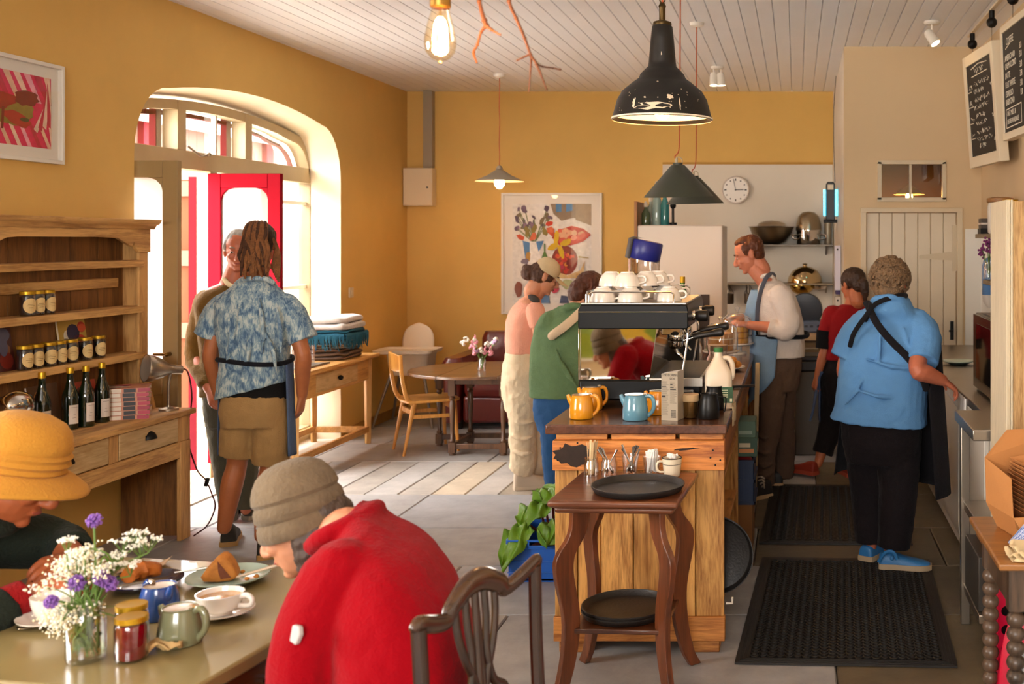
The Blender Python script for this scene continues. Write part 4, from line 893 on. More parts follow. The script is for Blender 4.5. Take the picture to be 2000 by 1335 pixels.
for x0, x1 in zip(xs, xs[1:]): k = q.uniform(.72, 1.15); b.c = (k, k*q.uniform(.95, 1), k*q.uniform(.88, 1), 1); b.box(x0+.002, x1-.002, KY0, KY0+.03, .146, .747)
part('front_plank', plk, t, .003)
b = MB(); b.c = (1.05, .95, .85, 1); b.box(KX0-.002, KX1+.002, KY0-.03, KY0+.03, .747, .868); o = part('front_board', plkx, t, .003)
b = MB(); b.poly3([(KX0+.085+x*1.0, KY0-.0312, .812+z) for x, z in oval(0, 0, .075, .045, 22, .22, .0, 3)]); b.build('burn_mark', mat('scorched_wood', '#2A1A10', .8, var=.5, vscale=40), o, smooth=0, world=True); b = MB(); b.poly3([(KX1-.15+x, KY0-.0312, .835+z) for x, z in oval(0, 0, .045, .006, 16, .4, .1, 4)]); b.build('burn_mark', mat('scorched_wood', '#2A1A10', .8, var=.5, vscale=40), o, smooth=0, world=True)
b = MB()
for x, z in ((-.97, .79), (-.96, .84), (-.89, .86), (-.35, .80), (-.33, .77), (-.34, .83), (-.31, .79)): b.cyl((x, KY0-.0315, z), (x, KY0-.029, z), .004, n=10)
b.build('nail_hole', iron, o, world=True)
b = MB()
for x0, x1 in ((KX0, -.77), (-.765, -.49), (-.485, KX1)): k = q.uniform(.9, 1.15); b.c = (k, k, k, 1); b.box(x0+.006, x1-.006, KY0+.005, KY0+.03, .868, .895)
part('front_plank', plkx, t, .002)
b = MB(); b.c = (.92, .95, 1, 1); b.box(KX0-.002, KX1+.002, KY0-.012, KY0+.03, .047, .146); part('front_board', plkx, t, .003)
for x in (KX0+.02, KX1-.13): b = MB(); b.c = (.75, .8, .85, 1); b.box(x, x+.11, KY0-.005, KY0+.1, 0, .05); part('foot', plkx, t, .004)
for x in (KX0+.02, KX1-.13): b = MB(); b.c = (.7, .7, .7, 1); b.box(x, x+.11, KY1-.12, KY1-.02, 0, .05); part('foot', plkx, t, .004)
b = MB(); q = random.Random(3)
for i in range(6): k = q.uniform(.8, 1.1); b.c = (k, k, k, 1); b.box(KX0, KX0+.025, KY0+.03, KY1-.02, .05+i*.141, .05+(i+1)*.141-.004)
part('side_board', plky, t, .003)
for y in (4.64, 5.75, 6.9, KY1-.05): b = MB(); b.c = (.8, .8, .8, 1); b.box(KX0+.03, KX1-.012, y, y+.03, .05, .895); part('divider', plk, t, .003)
b = MB(); b.c = (1.4, 1.45, 1.5, 1)
for z in (.12, .36, .64): b.box(KX0+.03, KX1-.02, 4.672, 5.748, z, z+.022); b.box(KX0+.03, KX1-.02, 6.932, KY1-.052, z, z+.022)
b.box(KX0+.03, KX1-.02, 5.782, 6.898, .515, .533)
part('shelf', plky, t, .003)
b = MB(); b.c = (.85, .75, .7, 1); b.box(KX1-.018, KX1, KY0+.03, KY1-.02, .76, .893); part('side_rail', plky, t, .003)
b = MB(); b.cyl((KX1-.1, 4.57, .52), (KX1-.1, 4.60, .52), .006, n=10); b.tube([(KX1+.004, 4.53, .19), (KX1+.03, 4.53, .19), (KX1+.03, 4.53, .215)], .005, 8); part('hook', white_pl, t, 0)
def tray(label, loc, r, rot=(0, 0, 0), group=None, tilt=None, m=None):
    b = MB(); b.lathe([(0, 0), (r*.9, 0), (r*.93, .002), (r, .022), (r*1.0, .026), (r*.975, .026), (r*.915, .006), (r*.89, .004), (0, .004)], 56); return tag(b.build('serving_tray', m or mat('black_tray', '#221f1d', .42, bump=.15, bscale=120, var=.35, vscale=7), loc=loc, rot=rot), label, 'tray', group)
tray('round black tray standing on edge, leaning in the counter side', (-.345, 4.61, .37), .165, (PI/2, 0, 0))
# side stand in front of the counter
t = thing('plant_stand', 'dark mahogany stand with curved legs in front of the counter', 'stand', (-.64, 4.15, 0), math.radians(-3)); mah = wood('mahogany', '#6F3C1F', '#3F1E0E', 'X', .3, 6, .1, coat=.35); mahz = wood('mahogany_leg', '#7A4122', '#45210f', 'Z', .32, 6, .1, coat=.3)
b = MB(); b.prism([(-.235, -.255), (.235, -.255), (.235, .255), (-.235, .255)], 'Z', .732, .757); b.build('tabletop', mah, t, bevel=.009)
b = MB(); b.prism([(-.215, -.235), (.215, -.235), (.215, .235), (-.215, .235)], 'Z', .708, .733); b.build('moulding', mah, t, bevel=.01)
lp = [(.14, .71, .052), (.150, .62, .048), (.185, .545, .052), (.187, .47, .05), (.168, .33, .046), (.172, .2, .042), (.195, .07, .036), (.222, 0, .034)]
for sx in (-1, 1):
    for sy in (-1, 1):
        b = MB(); P_ = crom([Vector((a, z, w)) for a, z, w in lp], 4); d = Vector((sx, sy*1.08, 0)); n_ = Vector((-sy, sx, 0)).normalized(); rings = []
        for a, z, w in P_:
            rings.append([d*(a-w/2)*1+n_*(-.013)+Vector((0, 0, z)), d*(a+w/2)+n_*(-.013)+Vector((0, 0, z)), d*(a+w/2)+n_*.013+Vector((0, 0, z)), d*(a-w/2)+n_*.013+Vector((0, 0, z))])
        b.loft(rings); b.build('leg', mahz, t, bevel=.003, smooth=30)
b = MB(); b.prism([(-.17, -.185), (.17, -.185), (.17, .185), (-.17, .185)], 'Z', .262, .28); b.build('shelf', mah, t, bevel=.004)
tray('round black tray lying on top of the mahogany stand', (-.587, 4.075, .7575), .172, (0, 0, .5))
tray('lower of two round black trays on the stand shelf', (-.64, 4.14, .2805), .17, (0, 0, .2)); tray('upper of two round black trays on the stand shelf', (-.636, 4.135, .2945), .17, (0, 0, 2))
# ---------------------------------------------------------------- things on the plant stand
TZ = .7575
stick = mat('birch_stirrer', '#D9B98A', .7, var=.1); steel = mat('cutlery_steel', '#B9B2A8', .2, 1); paper_w = mat('white_paper_sachet', '#E6E0D8', .6, var=.08, vscale=20)
def tumbler(label, x, y, r0, r1, h, jar=False, name='glass_tumbler'):
    t = thing(name, label, 'glass' if not jar else 'jar', (x, y, TZ)); b = MB()
    pr = [(0, .005), (r0*.9, .004), (r0, 0), (r0+.001, .004), (r1, h), (r1-.003, h), (r0-.002, .012), (0, .01)] if not jar else [(0, .005), (r0*.9, .004), (r0, 0), (r0, h*.72), (r0*.86, h*.82), (r0*.88, h), (r0*.82, h), (r0*.8, h*.82), (r0*.93, h*.7), (r0*.93, .012), (0, .01)]
    b.lathe(pr, 28); b.build('glass_body', jg, t); return t
q = random.Random(21)
xs_ = [at(px, 923, 4.33)[0] for px in (1155, 1190, 1231, 1273, 1313)]
t = tumbler('glass jar full of wooden stirrers, leftmost on the mahogany stand', xs_[0], 4.33, .029, .03, .07, True)
for i in range(22):
    a = q.uniform(0, 6.28); r = q.uniform(0, .02); e = Vector((r*math.cos(a)+q.uniform(-.008, .012), r*math.sin(a)+q.uniform(-.006, .006), q.uniform(.125, .142))); s_ = Vector((r*.8*math.cos(a), r*.8*math.sin(a), .007)); b = MB(); b.bar(s_, e, .006, .0016, (math.cos(a), math.sin(a), 0)); b.build('stirrer', stick, t, smooth=0)
def spoon(t, base, top, nm='spoon', bowl=True):
    b = MB(); d = (Vector(top)-Vector(base)); b.tube([base, Vector(base)+d*.3, Vector(base)+d*.7, top], [.0022, .0018, .0025, .0045], 8, 3, flat=((0, 1, .2), .45)); b.ell(base, (.012, .006, .019), d.to_track_quat('Z', 'Y').to_matrix(), 12); b.build(nm, steel, t)
t = tumbler('glass jar with teaspoons lying low, second from the left on the stand', xs_[1], 4.33, .032, .03, .075, True)
for i in range(5): a = q.uniform(0, 6.28); spoon(t, (.012*math.cos(a), .012*math.sin(a), .028), (-.04+q.uniform(0, .015)-.01*i*.3, .014*math.sin(a*2), .108+q.uniform(-.01, .006)))
spoon(t, (-.01, 0, .027), (.03, .004, .1))
t = tumbler('glass tumbler holding upright spoons, middle of the stand row', xs_[2], 4.33, .025, .036, .082)
for i in range(7): a = q.uniform(0, 6.28); spoon(t, (.01*math.cos(a), .01*math.sin(a), .03), (q.uniform(-.035, .045), q.uniform(-.015, .015), .118+q.uniform(-.015, .012)))
t = tumbler('glass tumbler packed with white paper sachets on the stand', xs_[3], 4.33, .027, .037, .075)
for i in range(16):
    a = q.uniform(0, 6.28); r = q.uniform(.004, .02); R = Euler((q.uniform(-.2, .2), q.uniform(-.2, .2), a)).to_matrix(); b = MB(); b.obox((r*math.cos(a), r*math.sin(a), .05+q.uniform(0, .014)), (.016, .004, .08), R); b.build('sachet', paper_w, t, bevel=.001)
t = thing('enamel_mug', 'cream enamel mug full of sugar lumps, rightmost on the stand', 'mug', (xs_[4], 4.32, TZ)); cr = mat('cream_enamel', '#E2D2B6', .25, coat=.4)
b = MB(); b.lathe([(0, .003), (.03, .001), (.032, .004), (.039, .072), (.036, .073), (.03, .008), (0, .008)], 32); b.build('mug_body', cr, t)
b = MB(); b.lathe([(.0385, .0705), (.0402, .072), (.039, .0745), (.0365, .0735)], 32); b.lathe([(.0368, .048), (.0375, .049), (.0372, .05)], 32); b.build('rim', iron, t)
b = MB(); b.tube([(-.034, -.012, .06), (-.05, -.018, .06), (-.058, -.02, .042), (-.05, -.018, .022), (-.032, -.011, .018)], .0045, 10, 4); b.build('handle', cr, t)
for i in range(16): a = q.uniform(0, 6.28); r = q.uniform(0, .026); b = MB(); b.obox((r*math.cos(a), r*math.sin(a), .07+q.uniform(0, .014)), (.016, .014, .011), Euler((q.uniform(-.4, .4), q.uniform(-.4, .4), a)).to_matrix()); b.build('sugar_wrap', paper_w, t, bevel=.002)
# ---------------------------------------------------------------- espresso machine
WT = .9355
mx0, mx1, my0, my1 = -.972, -.482, 4.9, 5.66
t = thing('espresso_machine', 'black and mirror-steel two group espresso machine on the counter', 'coffee machine', ((mx0+mx1)/2, my0, WT)); blk = mat('black_gloss_panel', '#0A0806', .38, coat=.03, spec=.18); stl = mat('polished_steel', '#CFCAC2', .07, 1); brushed = mat('brushed_steel', '#A79F93', .3, 1); rub = mat('black_rubber', '#15120f', .45)
b = MB(); b.prism([(mx0+.006, 1.288), (mx1-.006, 1.288), (mx1, 1.295), (mx1, 1.372), (mx1-.006, 1.396), (mx0+.012, 1.396), (mx0, 1.372), (mx0, 1.295)], 'Y', my0-.01, my1+.01); part('hood', blk, t, .006)
b = MB(); b.box(mx0+.003, mx1-.003, my0-.014, my0-.008, 1.362, 1.366); part('hood_trim', stl, t, .001)
b = MB(); b.prism([(mx0+.01, 1.062), (-.655, 1.062), (-.622, 1.29), (mx0+.01, 1.29)], 'Y', my0, my0+.012); part('mirror_panel', mat('mirror_steel', '#E4DED4', .03, 1), t, .001)
b = MB(); b.prism([(mx0+.01, 1.062), (-.655, 1.062), (-.622, 1.29), (mx0+.01, 1.29)], 'Y', my0+.02, my1-.02); part('body', stl, t, .002)
b = MB(); b.box(mx0, mx0+.012, my0-.004, my0+.02, 1.062, 1.29); part('corner_post', stl, t, .002)
b = MB(); b.box(mx0-.0, -.56, my0-.006, my1, .968, 1.064); b.box(-.56, -.425, my0+.02, my1, .968, 1.05); part('base', blk, t, .012)
for x in (mx0+.08, -.50):
    for y in (my0+.07, my1-.09): b = MB(); b.lathe([(0, WT), (.026, WT), (.022, .955), (.02, .972)], 18, c=(x, y, 0)); part('foot', brushed, t, 0)
b = MB(); b.box(-.65, -.425, my0+.005, my1, 1.048, 1.058)
b.box(-.43, -.418, my0, my1, 1.04, 1.075); b.box(-.655, -.418, my0-.002, my0+.01, 1.03, 1.07); part('drip_tray', brushed, t, .002)
b = MB()
for i in range(38): y = my0+.02+i*.0193; b.box(-.645, -.435, y, y+.007, 1.062, 1.068)
part('drip_grille', mat('dark_grille', '#3a342c', .3, .9), t, 0, smooth=0)
b = MB(); b.box(mx0+.01, mx1-.01, my0, my1, 1.396, 1.404); part('cup_tray', brushed, t, .002)
b = MB()
for y in (my0+.012, my1-.03): b.tube([(mx0+.045, y, 1.404), (mx0+.045, y, 1.44), (mx0+.06, y, 1.452), (mx1-.08, y, 1.452), (mx1-.066, y, 1.44), (mx1-.066, y, 1.404)], .0045, 8, 1)
for x in (mx0+.03, mx1-.0): b.tube([(x, my0+.03, 1.404), (x, my0+.03, 1.438), (x, my0+.05, 1.45), (x, my1-.06, 1.45), (x, my1-.04, 1.438), (x, my1-.04, 1.404)], .0045, 8, 1) if x < -.9 else None
part('cup_rail', stl, t, 0)
for i, y in enumerate((5.06, 5.43)):
    b = MB(); b.lathe([(0, 0), (.035, 0), (.04, .01), (.04, .03), (.03, .045), (.03, .07), (0, .07)], 28, c=(-.555, y, 1.222)); b.box(-.62, -.53, y-.03, y+.03, 1.25, 1.29); gh = part('group_head', stl, t, .003)
    b = MB(); b.lathe([(.0, -.028), (.025, -.028), (.034, -.015), (.036, .006), (0, .006)], 28, c=(-.555, y, 1.214)); b.tube([(-.555, y, 1.19), (-.55, y, 1.165), (-.535, y-.002, 1.155), (-.525, y, 1.14)], [.012, .011, .009, .008], 10, 3); b.tube([(-.52, y, 1.222), (-.47, y, 1.238), (-.44, y, 1.246)], .008, 10, 2); pf = part('portafilter', stl, t, 0)
    b = MB(); b.tube([(-.475, y, 1.237), (-.44, y, 1.246), (-.40, y, 1.252), (-.37, y, 1.257), (-.345, y, 1.26), (-.335, y, 1.261)], [.013, .014, .014, .018, .019, .012], 14, 3); b.build('handle', rub, pf, world=True)
    b = MB(); b.cyl((mx1, y+.02, 1.335), (-.455, y+.02, 1.335), .012); b.cyl((mx1-.01, y+.02, 1.335), (-.468, y+.02, 1.335), .022); k = part('steam_valve', stl, t, 0)
    b = MB(); b.tube([(-.47, y+.02, 1.335), (-.455, y+.02, 1.335), (-.45, y+.02, 1.335), (-.415, y+.02, 1.335), (-.408, y+.02, 1.335)], [.018, .024, .026, .026, .02], 18); b.build('knob', rub, k, world=True)
    b = MB(); b.tube([(-.5, y+.06 if i else my0+.06, 1.285), (-.49, y+.06 if i else my0+.05, 1.26), (-.50, y+.06 if i else my0+.045, 1.17), (-.515, y+.06 if i else my0+.04, 1.08)], .0055, 10, 4); part('steam_wand', stl, t, 0)
# cups upside down on the machine
china = mat('white_china', '#E9E1D6', .18, coat=.5); first = None
def cup_mesh(b, r, h):
    b.lathe([(r, 0), (r*1.0, .002), (r*.97, h*.3), (r*.82, h*.7), (r*.55, h*.92), (r*.5, h*.94), (r*.5, h), (r*.45, h), (r*.44, h*.95), (0, h*.93)], 32); b.lathe([(r*.96, .001), (r*.93, h*.3), (r*.78, h*.68), (r*.4, h*.88), (0, h*.89)], 32)
cl = ['front row left, lower', 'front row centre, lower', 'front row right', 'second row left, lower', 'second row centre, lower', 'second row right', 'upper, on the front left pair', 'upper, on the front centre cup', 'upper, centre back', 'upper, right of centre', 'rear row left', 'rear row centre', 'rear row right']
cp = [(-.88, 5.0, 0), (-.755, 5.0, 0), (-.585, 5.05, 0), (-.885, 5.14, 0), (-.76, 5.14, 0), (-.62, 5.2, 0), (-.855, 5.08, .068), (-.775, 5.03, .068), (-.70, 5.12, .068), (-.655, 5.19, .068), (-.86, 5.34, 0), (-.74, 5.32, 0), (-.6, 5.36, 0)]
for (x, y, dz), l in zip(cp, cl):
    l = 'upturned white cup on the espresso machine, '+l
    if first: dup(first, (x, y, 1.4045+dz), random.uniform(-.7, .3), l); continue
    first = thing('coffee_cup', l, 'cup', (x, y, 1.4045), -.2, 'upturned cups on the espresso machine'); b = MB(); cup_mesh(b, .058, .066); b.build('cup_body', china, first)
    b = MB(); b.tube([(.05, 0, .045), (.075, 0, .046), (.086, 0, .034), (.082, 0, .02), (.055, 0, .013)], [.005, .0055, .0055, .005, .005], 10, 4); b.build('handle', china, first)
# coffee grinder behind the machine
gx, gy = at(1256, 500, 5.88)[0], 5.88
t = thing('coffee_grinder', 'coffee grinder with clear bean hopper and tilted blue lid behind the machine', 'coffee grinder', (gx, gy, WT))
b = MB(); b.box(-.09, .09, -.12, .14, 0, .06); b.box(-.085, .085, -.02, .13, .06, .36); b.lathe([(.08, .36), (.085, .38), (.075, .42), (0, .42)], 28, c=(0, .03, 0)); b.box(-.03, .03, -.1, -.02, .22, .3); b.build('grinder_body', blk, t, bevel=.008)
b = MB(); b.lathe([(.05, .42), (.06, .45), (.085, .52), (.086, .655), (.083, .655), (.082, .52), (.055, .455)], 36, c=(0, .03, 0)); b.build('hopper', glass('smoke_plastic', (.95, .92, .9), 1.3), t)
b = MB(); b.lathe([(0, .425), (.052, .43), (.08, .51), (.081, .555), (.06, .562), (0, .565)], 30, c=(0, .03, 0))
for i in range(150): a = q.uniform(0, 6.28); r = .08*math.sqrt(q.random()); b.ell((r*math.cos(a), .03+r*math.sin(a), .562+q.uniform(-.004, .006)), (.0065, .0045, .004), Euler((q.uniform(0, 3), q.uniform(0, 3), a)).to_matrix(), 6)
b.build('coffee_bean_heap', mat('roast_beans', '#2B150B', .4, var=.3, vscale=80), t)
R = Euler((0, .20, 0)).to_matrix(); b = MB(); b.lathe([(.088, -.045), (.092, -.04), (.092, .05), (.086, .058), (0, .06)], 40, c=(.002, .03, .688), R=R); l_ = b.build('lid', mat('blue_lid', '#20267E', .35), t)
b = MB(); b.lathe([(.09, -.045), (.094, -.05), (.095, .055), (.07, .068), (0, .07)], 40, c=(.001, .03, .688), R=R, a0=PI*.82, a1=PI*1.3); b.build('lid_trim', rub, l_)
# teapots, jugs and cartons along the front edge
def pot(label, col, loc, rz, r=.05, h=.085, filled=False, group=None, rough=.18):
    t = thing('teapot', label, 'teapot', loc, rz, group); m = mat('glaze_'+col.strip('#'), col, rough, coat=.5)
    b = MB(); b.lathe([(0, .003), (r*.93, .001), (r, .006), (r*.985, h*.4), (r*.86, h*.84), (r*.76, h*.97), (r*.80, h), (r*.7, h), (r*.66, h*.93), (r*.66, h*.9), (0, h*.9)], 40)
    b.tube([(-r*.72, 0, h*.62), (-r*.98, 0, h*.82), (-r*1.12, 0, h*1.0)], [r*.30, r*.22, r*.13], 12, 4, flat=((0, 1, 0), .75)); b.build('pot_body', m, t)
    b = MB(); b.tube([(r*.62, 0, h*.90), (r*1.15, 0, h*.93), (r*1.42, 0, h*.70), (r*1.35, 0, h*.36), (r*.9, 0, h*.12)], [r*.15, r*.16, r*.16, r*.15, r*.16], 12, 5, flat=((0, 1, 0), 1.0)); b.build('handle', m, t)
    b = MB(); b.lathe([(r*.70, h*.975), (r*.73, h*.985), (r*.70, h*1.01), (r*.3, h*1.03), (0, h*1.035)], 36); b.tube([(r*.6, 0, h*1.0), (r*.82, 0, h*1.02), (r*.86, 0, h*.92)], .006, 8, 2); b.build('lid', mat('steel_lid', '#C9BFAF', .25, 1), t)
    return t
def onc(px, py, dy=0): Y = (EYE-WT)*F/(py-CY); p = at(px, py, Y); return (p.x, Y+dy, WT)
pot('golden yellow teapot at the front left corner of the counter', '#D9901B', onc(1131, 820, .05), 0, .051, .10)
pot('golden yellow teapot half hidden behind the front left one', '#D9901B', onc(1146, 806, .1), .5, .051, .10)
pot('blue-grey teapot in the middle of the counter front', '#5C8CA0', onc(1237, 823, .055), 0, .054, .105)
pot('golden yellow teapot partly hidden behind the milk carton', '#D98A1B', onc(1283, 812, .06), PI*.02, .051, .10)
t = thing('milk_carton', 'grey and white drink carton standing on the counter front edge', 'carton', onc(1311, 822, .05), math.radians(-14)); q2 = .036
b = MB(); hc = .205; b.m = 0
def cside(i, zt): pass
vs = [(-q2, -q2, 0), (q2, -q2, 0), (q2, q2, 0), (-q2, q2, 0), (-q2, -q2, hc-.012), (q2, -q2, hc), (q2, q2, hc), (-q2, q2, hc-.012)]
b.add(vs, [(3, 2, 1, 0), (4, 5, 6, 7)]); b.m = 1; b.add(vs, [(0, 1, 5, 4), (1, 2, 6, 5)]); b.m = 0; b.add(vs, [(2, 3, 7, 6), (3, 0, 4, 7)])
cb = b.build('carton_body', [mat('carton_white', '#D9DCE2', .35), mat('carton_grey', '#A0937F', .4)], t, bevel=.002)
ink = mat('carton_ink', '#2A221D', .6); inkg = mat('carton_small_print', '#6E6455', .6); inkb = mat('carton_blue_ink', '#2E3A5C', .6)
text('THE BORING', .0145, ink, 'lettering', t, (-q2+.003, -q2-.0006, .188), (PI/2, 0, 0), 'LEFT', .0003, .82); text('SIDE', .0145, ink, 'lettering', t, (.0, -q2-.0006, .173), (PI/2, 0, 0), 'LEFT', .0003, .9)
b = MB(); rq = random.Random(5)
for z in [.16-.0042*i for i in range(34)]:
    b.box(-q2+.003, -.003-rq.uniform(0, .012), -q2-.0006, -q2, z, z+.0014)
    if z > .07: b.box(.002, q2-.003-rq.uniform(0, .012), -q2-.0006, -q2, z, z+.0014)
b.build('small_print', inkg, cb, smooth=0)
b = MB()
for x0, x1, z in ((-.033, -.014, .138), (.003, .013, .148), (.003, .018, .135), (.003, .028, .127)): b.box(x0, x1, -q2-.0008, -q2, z, z+.003)
b.box(-.033, -.018, -q2-.0008, -q2, .096, .103)
for i in range(9): b.box(.006, .028, -q2-.0009, -q2, .012+i*.0036, .0138+i*.0036)
b.build('print_block', ink, cb, smooth=0)
b = MB()
for i, z in enumerate((.142, .136, .122, .113, .104, .095)): b.box(-q2-.0006, -q2, -.026, .02-rq.uniform(0, .012), z, z+(.0032 if i < 2 else .0055))
b.build('side_print', inkb, cb, smooth=0)
p = onc(1347, 818, .035); b = MB(); b.m = 0; b.lathe([(0, .003), (.026, .002), (.028, .005), (.033, .07)], 32); b.m = 1; b.lathe([(.033, .07), (.036, .072), (.037, .076), (.037, .098), (.034, .101), (0, .101)], 32)
tag(b.build('keep_cup', [mat('bronze_metal', '#8A6A3E', .25, .9), mat('tan_cup_lid', '#B59A72', .45)], loc=p), 'bronze coloured cup with tan lid right of the carton', 'cup')
def jug(label, loc, rz, h=.1, r=.044):
    t = thing('milk_jug', label, 'jug', loc, rz); m = mat('matt_black_steel', '#1B1917', .38, .6); b = MB(); b.lathe([(0, .003), (r*.95, .001), (r, .005), (r, h*.45), (r*.88, h*.72), (r*.80, h*.9), (r*.84, h), (r*.8, h), (r*.76, h*.9), (r*.9, h*.45), (r*.9, .01), (0, .01)], 36); b.build('jug_body', m, t)
    b = MB(); b.tube([(r*.8, 0, h*.86), (r*1.5, 0, h*.84), (r*1.62, 0, h*.7), (r*1.5, 0, h*.3), (r*1.35, 0, h*.24)], .003, 8, 3); b.build('handle', iron, t); return t
jug('matt black milk jug at the front right of the counter', onc(1383, 820, .045), .1, .105, .044); jug('matt black milk jug tucked behind the other black jug', onc(1392, 806, .1), .0, .105, .044)
# plastic milk bottle
p = at(1403, 798, 4.9); t = thing('milk_bottle', 'translucent plastic milk bottle with green label on the counter', 'milk bottle', (p.x, 4.9, WT), .12); hd = mat('milky_plastic', '#D8C7AE', .35, sss=.0)
b = MB(); rings = []
for z, w, d, r in ((0, .052, .045, .02), (.006, .058, .05, .025), (.135, .06, .05, .025), (.165, .056, .048, .03), (.2, .036, .034, .03), (.228, .02, .02, .019), (.24, .018, .018, .0175), (.252, .018, .018, .0175)): rings.append(rr(w, d, r, z))
b.loft(rings); b.build('bottle_body', hd, t)
b = MB(); b.tube([(.018, 0, .222), (.045, 0, .222), (.062, 0, .195), (.063, 0, .15), (.055, 0, .13)], [.01, .0115, .0115, .012, .014], 12, 4); b.build('handle', hd, t)
b = MB(); b.box(-.008, .061, -.0515, -.0505, .03, .1); b.box(.0605, .0615, -.045, .03, .03, .1); lb_ = b.build('label', mat('green_label', '#1F4A22', .4), t)
b = MB()
for z in (.085, .075, .066, .06, .054): b.box(.002, .04, -.0522, -.0514, z, z+.003)
b.box(.048, .058, -.0522, -.0514, .036, .05); b.build('label_print', mat('label_pale_ink', '#C9CBA8', .6), lb_, smooth=0)
b = MB(); b.lathe([(.02, .25), (.021, .252), (.021, .268), (.018, .27), (0, .27)], 24); b.build('cap', mat('green_cap', '#2F6B34', .4), t)
b = MB(); b.box(-.05, .05, -.04, .05, 0, .09); tag(b.build('knock_box', blk, loc=(-.50, 4.80, WT), bevel=.008), 'small black knock box behind the drink carton', 'box')
# cake things further along the counter
clr = glass('dome_glass', (1, 1, 1), 2.0)
def cake(label, px, py, Y, r, ck, h):
    p = at(px, py, Y); t = thing('cake_dome', label, 'cake dome', (p.x, Y, WT)); b = MB(); b.lathe([(0, 0), (r*.6, 0), (r*.62, .015), (r*.3, .02), (r*.3, .05), (r*.98, .06), (r*1.1, .068), (r*1.1, .074), (0, .074)], 40); b.build('cake_stand', china, t)
    b = MB(); b.lathe([(r, .075), (r, .075+h*.62), (r*.93, .075+h*.8), (r*.6, .075+h*.96), (.012, .075+h)], 40); b.lathe([(.012, .075+h), (.008, .075+h+.01), (.018, .075+h+.022), (.018, .075+h+.032), (0, .075+h+.042)], 20); b.build('dome', clr, t)
    b = MB()
    for i, (z0, z1, c) in enumerate(((.075, .105, 0), (.105, .112, 1), (.112, .142, 0), (.142, .15, 1), (.15, .18, 0))): b.m = c; b.lathe([(0, z0), (r*.72, z0), (r*.74, (z0+z1)/2), (r*.72, z1), (0, z1)], 30)
    o = b.build('cake', ck, t); return t
cake('glass cake dome over a layered sponge cake, nearer of two', 1408, 706, 6.75, .105, [mat('sponge', '#C8935A', .9, bump=.4, bscale=90), mat('cake_cream', '#E9D6B0', .7)], .17)
cake('glass cake dome over a golden cake at the far end of the counter', 1440, 694, 7.25, .10, [mat('golden_sponge', '#D9A24A', .9, bump=.4, bscale=90), mat('caramel', '#A86A2E', .5)], .2)
def counter_jar(label, px, Y, r, h, fill, fh, lid=None, lidh=.03, band=None):
    p = at(px, 700, Y); t = thing('storage_jar', label, 'jar', (p.x, Y, WT)); b = MB(); b.lathe([(0, .006), (r*.85, .004), (r*.92, 0), (r, .01), (r, h*.7), (r*.78, h*.86), (r*.8, h), (r*.76, h), (r*.74, h*.86), (r*.94, h*.7), (r*.94, .014), (0, .012)], 32); b.build('jar_body', jg, t)
    if fill: b = MB(); b.lathe([(0, .013), (r*.9, .014), (r*.92, fh), (r*.5, fh*1.08), (0, fh*1.05)], 24); b.build('filling', fill, t)
    if lid: b = MB(); b.lathe([(r*.7, h*.97), (r*.84, h), (r*.86, h+lidh), (0, h+lidh)], 28); b.build('lid', lid, t)
    if band: b = MB(); b.lathe([(r+.001, h*.12), (r+.0015, h*.62)], 28, a0=-2.3, a1=-.8); b.build('label', band, t)
    return t
biscuit = mat('biscuit', '#C08445', .9, bump=.6, bscale=60, var=.3, vscale=25); kraft = mat('kraft_label', '#9A7A52', .8)
counter_jar('squat clear glass jar of biscuits on the counter behind the milk bottle', 1366, 5.85, .068, .105, biscuit, .03)
jv = counter_jar('tall glass jar with wide lid and brown label marked V', 1401, 6.1, .066, .14, biscuit, .08, mat('bronze_lid', '#9A7F63', .35, .6), .028, kraft)
text('V', .04, ink, 'lettering', jv, (-.0, -.0695, .055), (PI/2, 0, 0), 'CENTER', .0006)
counter_jar('clear glass jar of white sugar behind the portafilters', 1352, 6.5, .06, .17, mat('sugar', '#E8E0D2', .9), .07)
counter_jar('tall clear glass jar half full of oats behind the portafilters', 1330, 6.9, .065, .2, mat('oats', '#C9A878', .9, bump=.5), .12)
p = at(1422, 702, 6.35); t = thing('pastry_plate', 'white plate of golden pastries beside the milk bottle', 'plate', (p.x+.0, 6.35, WT)); b = MB(); b.lathe([(0, .004), (.06, .002), (.1, .016), (.1, .02), (.06, .007), (0, .008)], 36); b.build('plate', china, t)
for i in range(6): b = MB(); a = i*1.05; b.ell((.045*math.cos(a), .045*math.sin(a), .035+.018*(i % 2)), (.035, .026, .022), Euler((0, .2, a)).to_matrix(), 12); b.build('pastry', mat('pastry_gold', '#C8842F', .6, bump=.6, bscale=70, var=.3, vscale=22), t)
p = at(1435, 726, 6.0); b = MB(); b.box(-.09, .07, -.02, .02, 0, .008); b.box(.06, .18, -.012, .012, .002, .014); tag(b.build('knife', iron, loc=(p.x-.05, 5.55, WT), rot=(0, 0, .25), bevel=.003), 'dark handled cake knife lying on the counter edge', 'knife')
b = MB(); b.lathe([(0, .003), (.036, 0), (.037, .006), (.037, .2), (.03, .24), (.015, .28), (.0145, .32)], 24); b.m = 1; b.lathe([(.0155, .3), (.0155, .335), (0, .336)], 18); tag(b.build('bottle', [mat('green_glass_solid', '#2C6B28', .1, coat=.4), gold_lid], loc=(at(1333, 560, 6.3)[0], 6.3, WT+.205)), 'green bottle with gold top standing behind the espresso machine', 'bottle')
b = MB(); b.box(-.09, .09, -.09, .09, 0, .2); tag(b.build('bottle_crate', plky, loc=(at(1333, 560, 6.3)[0], 6.3, WT+.0005), bevel=.006), 'small wooden box under the green bottle behind the espresso machine', 'box')
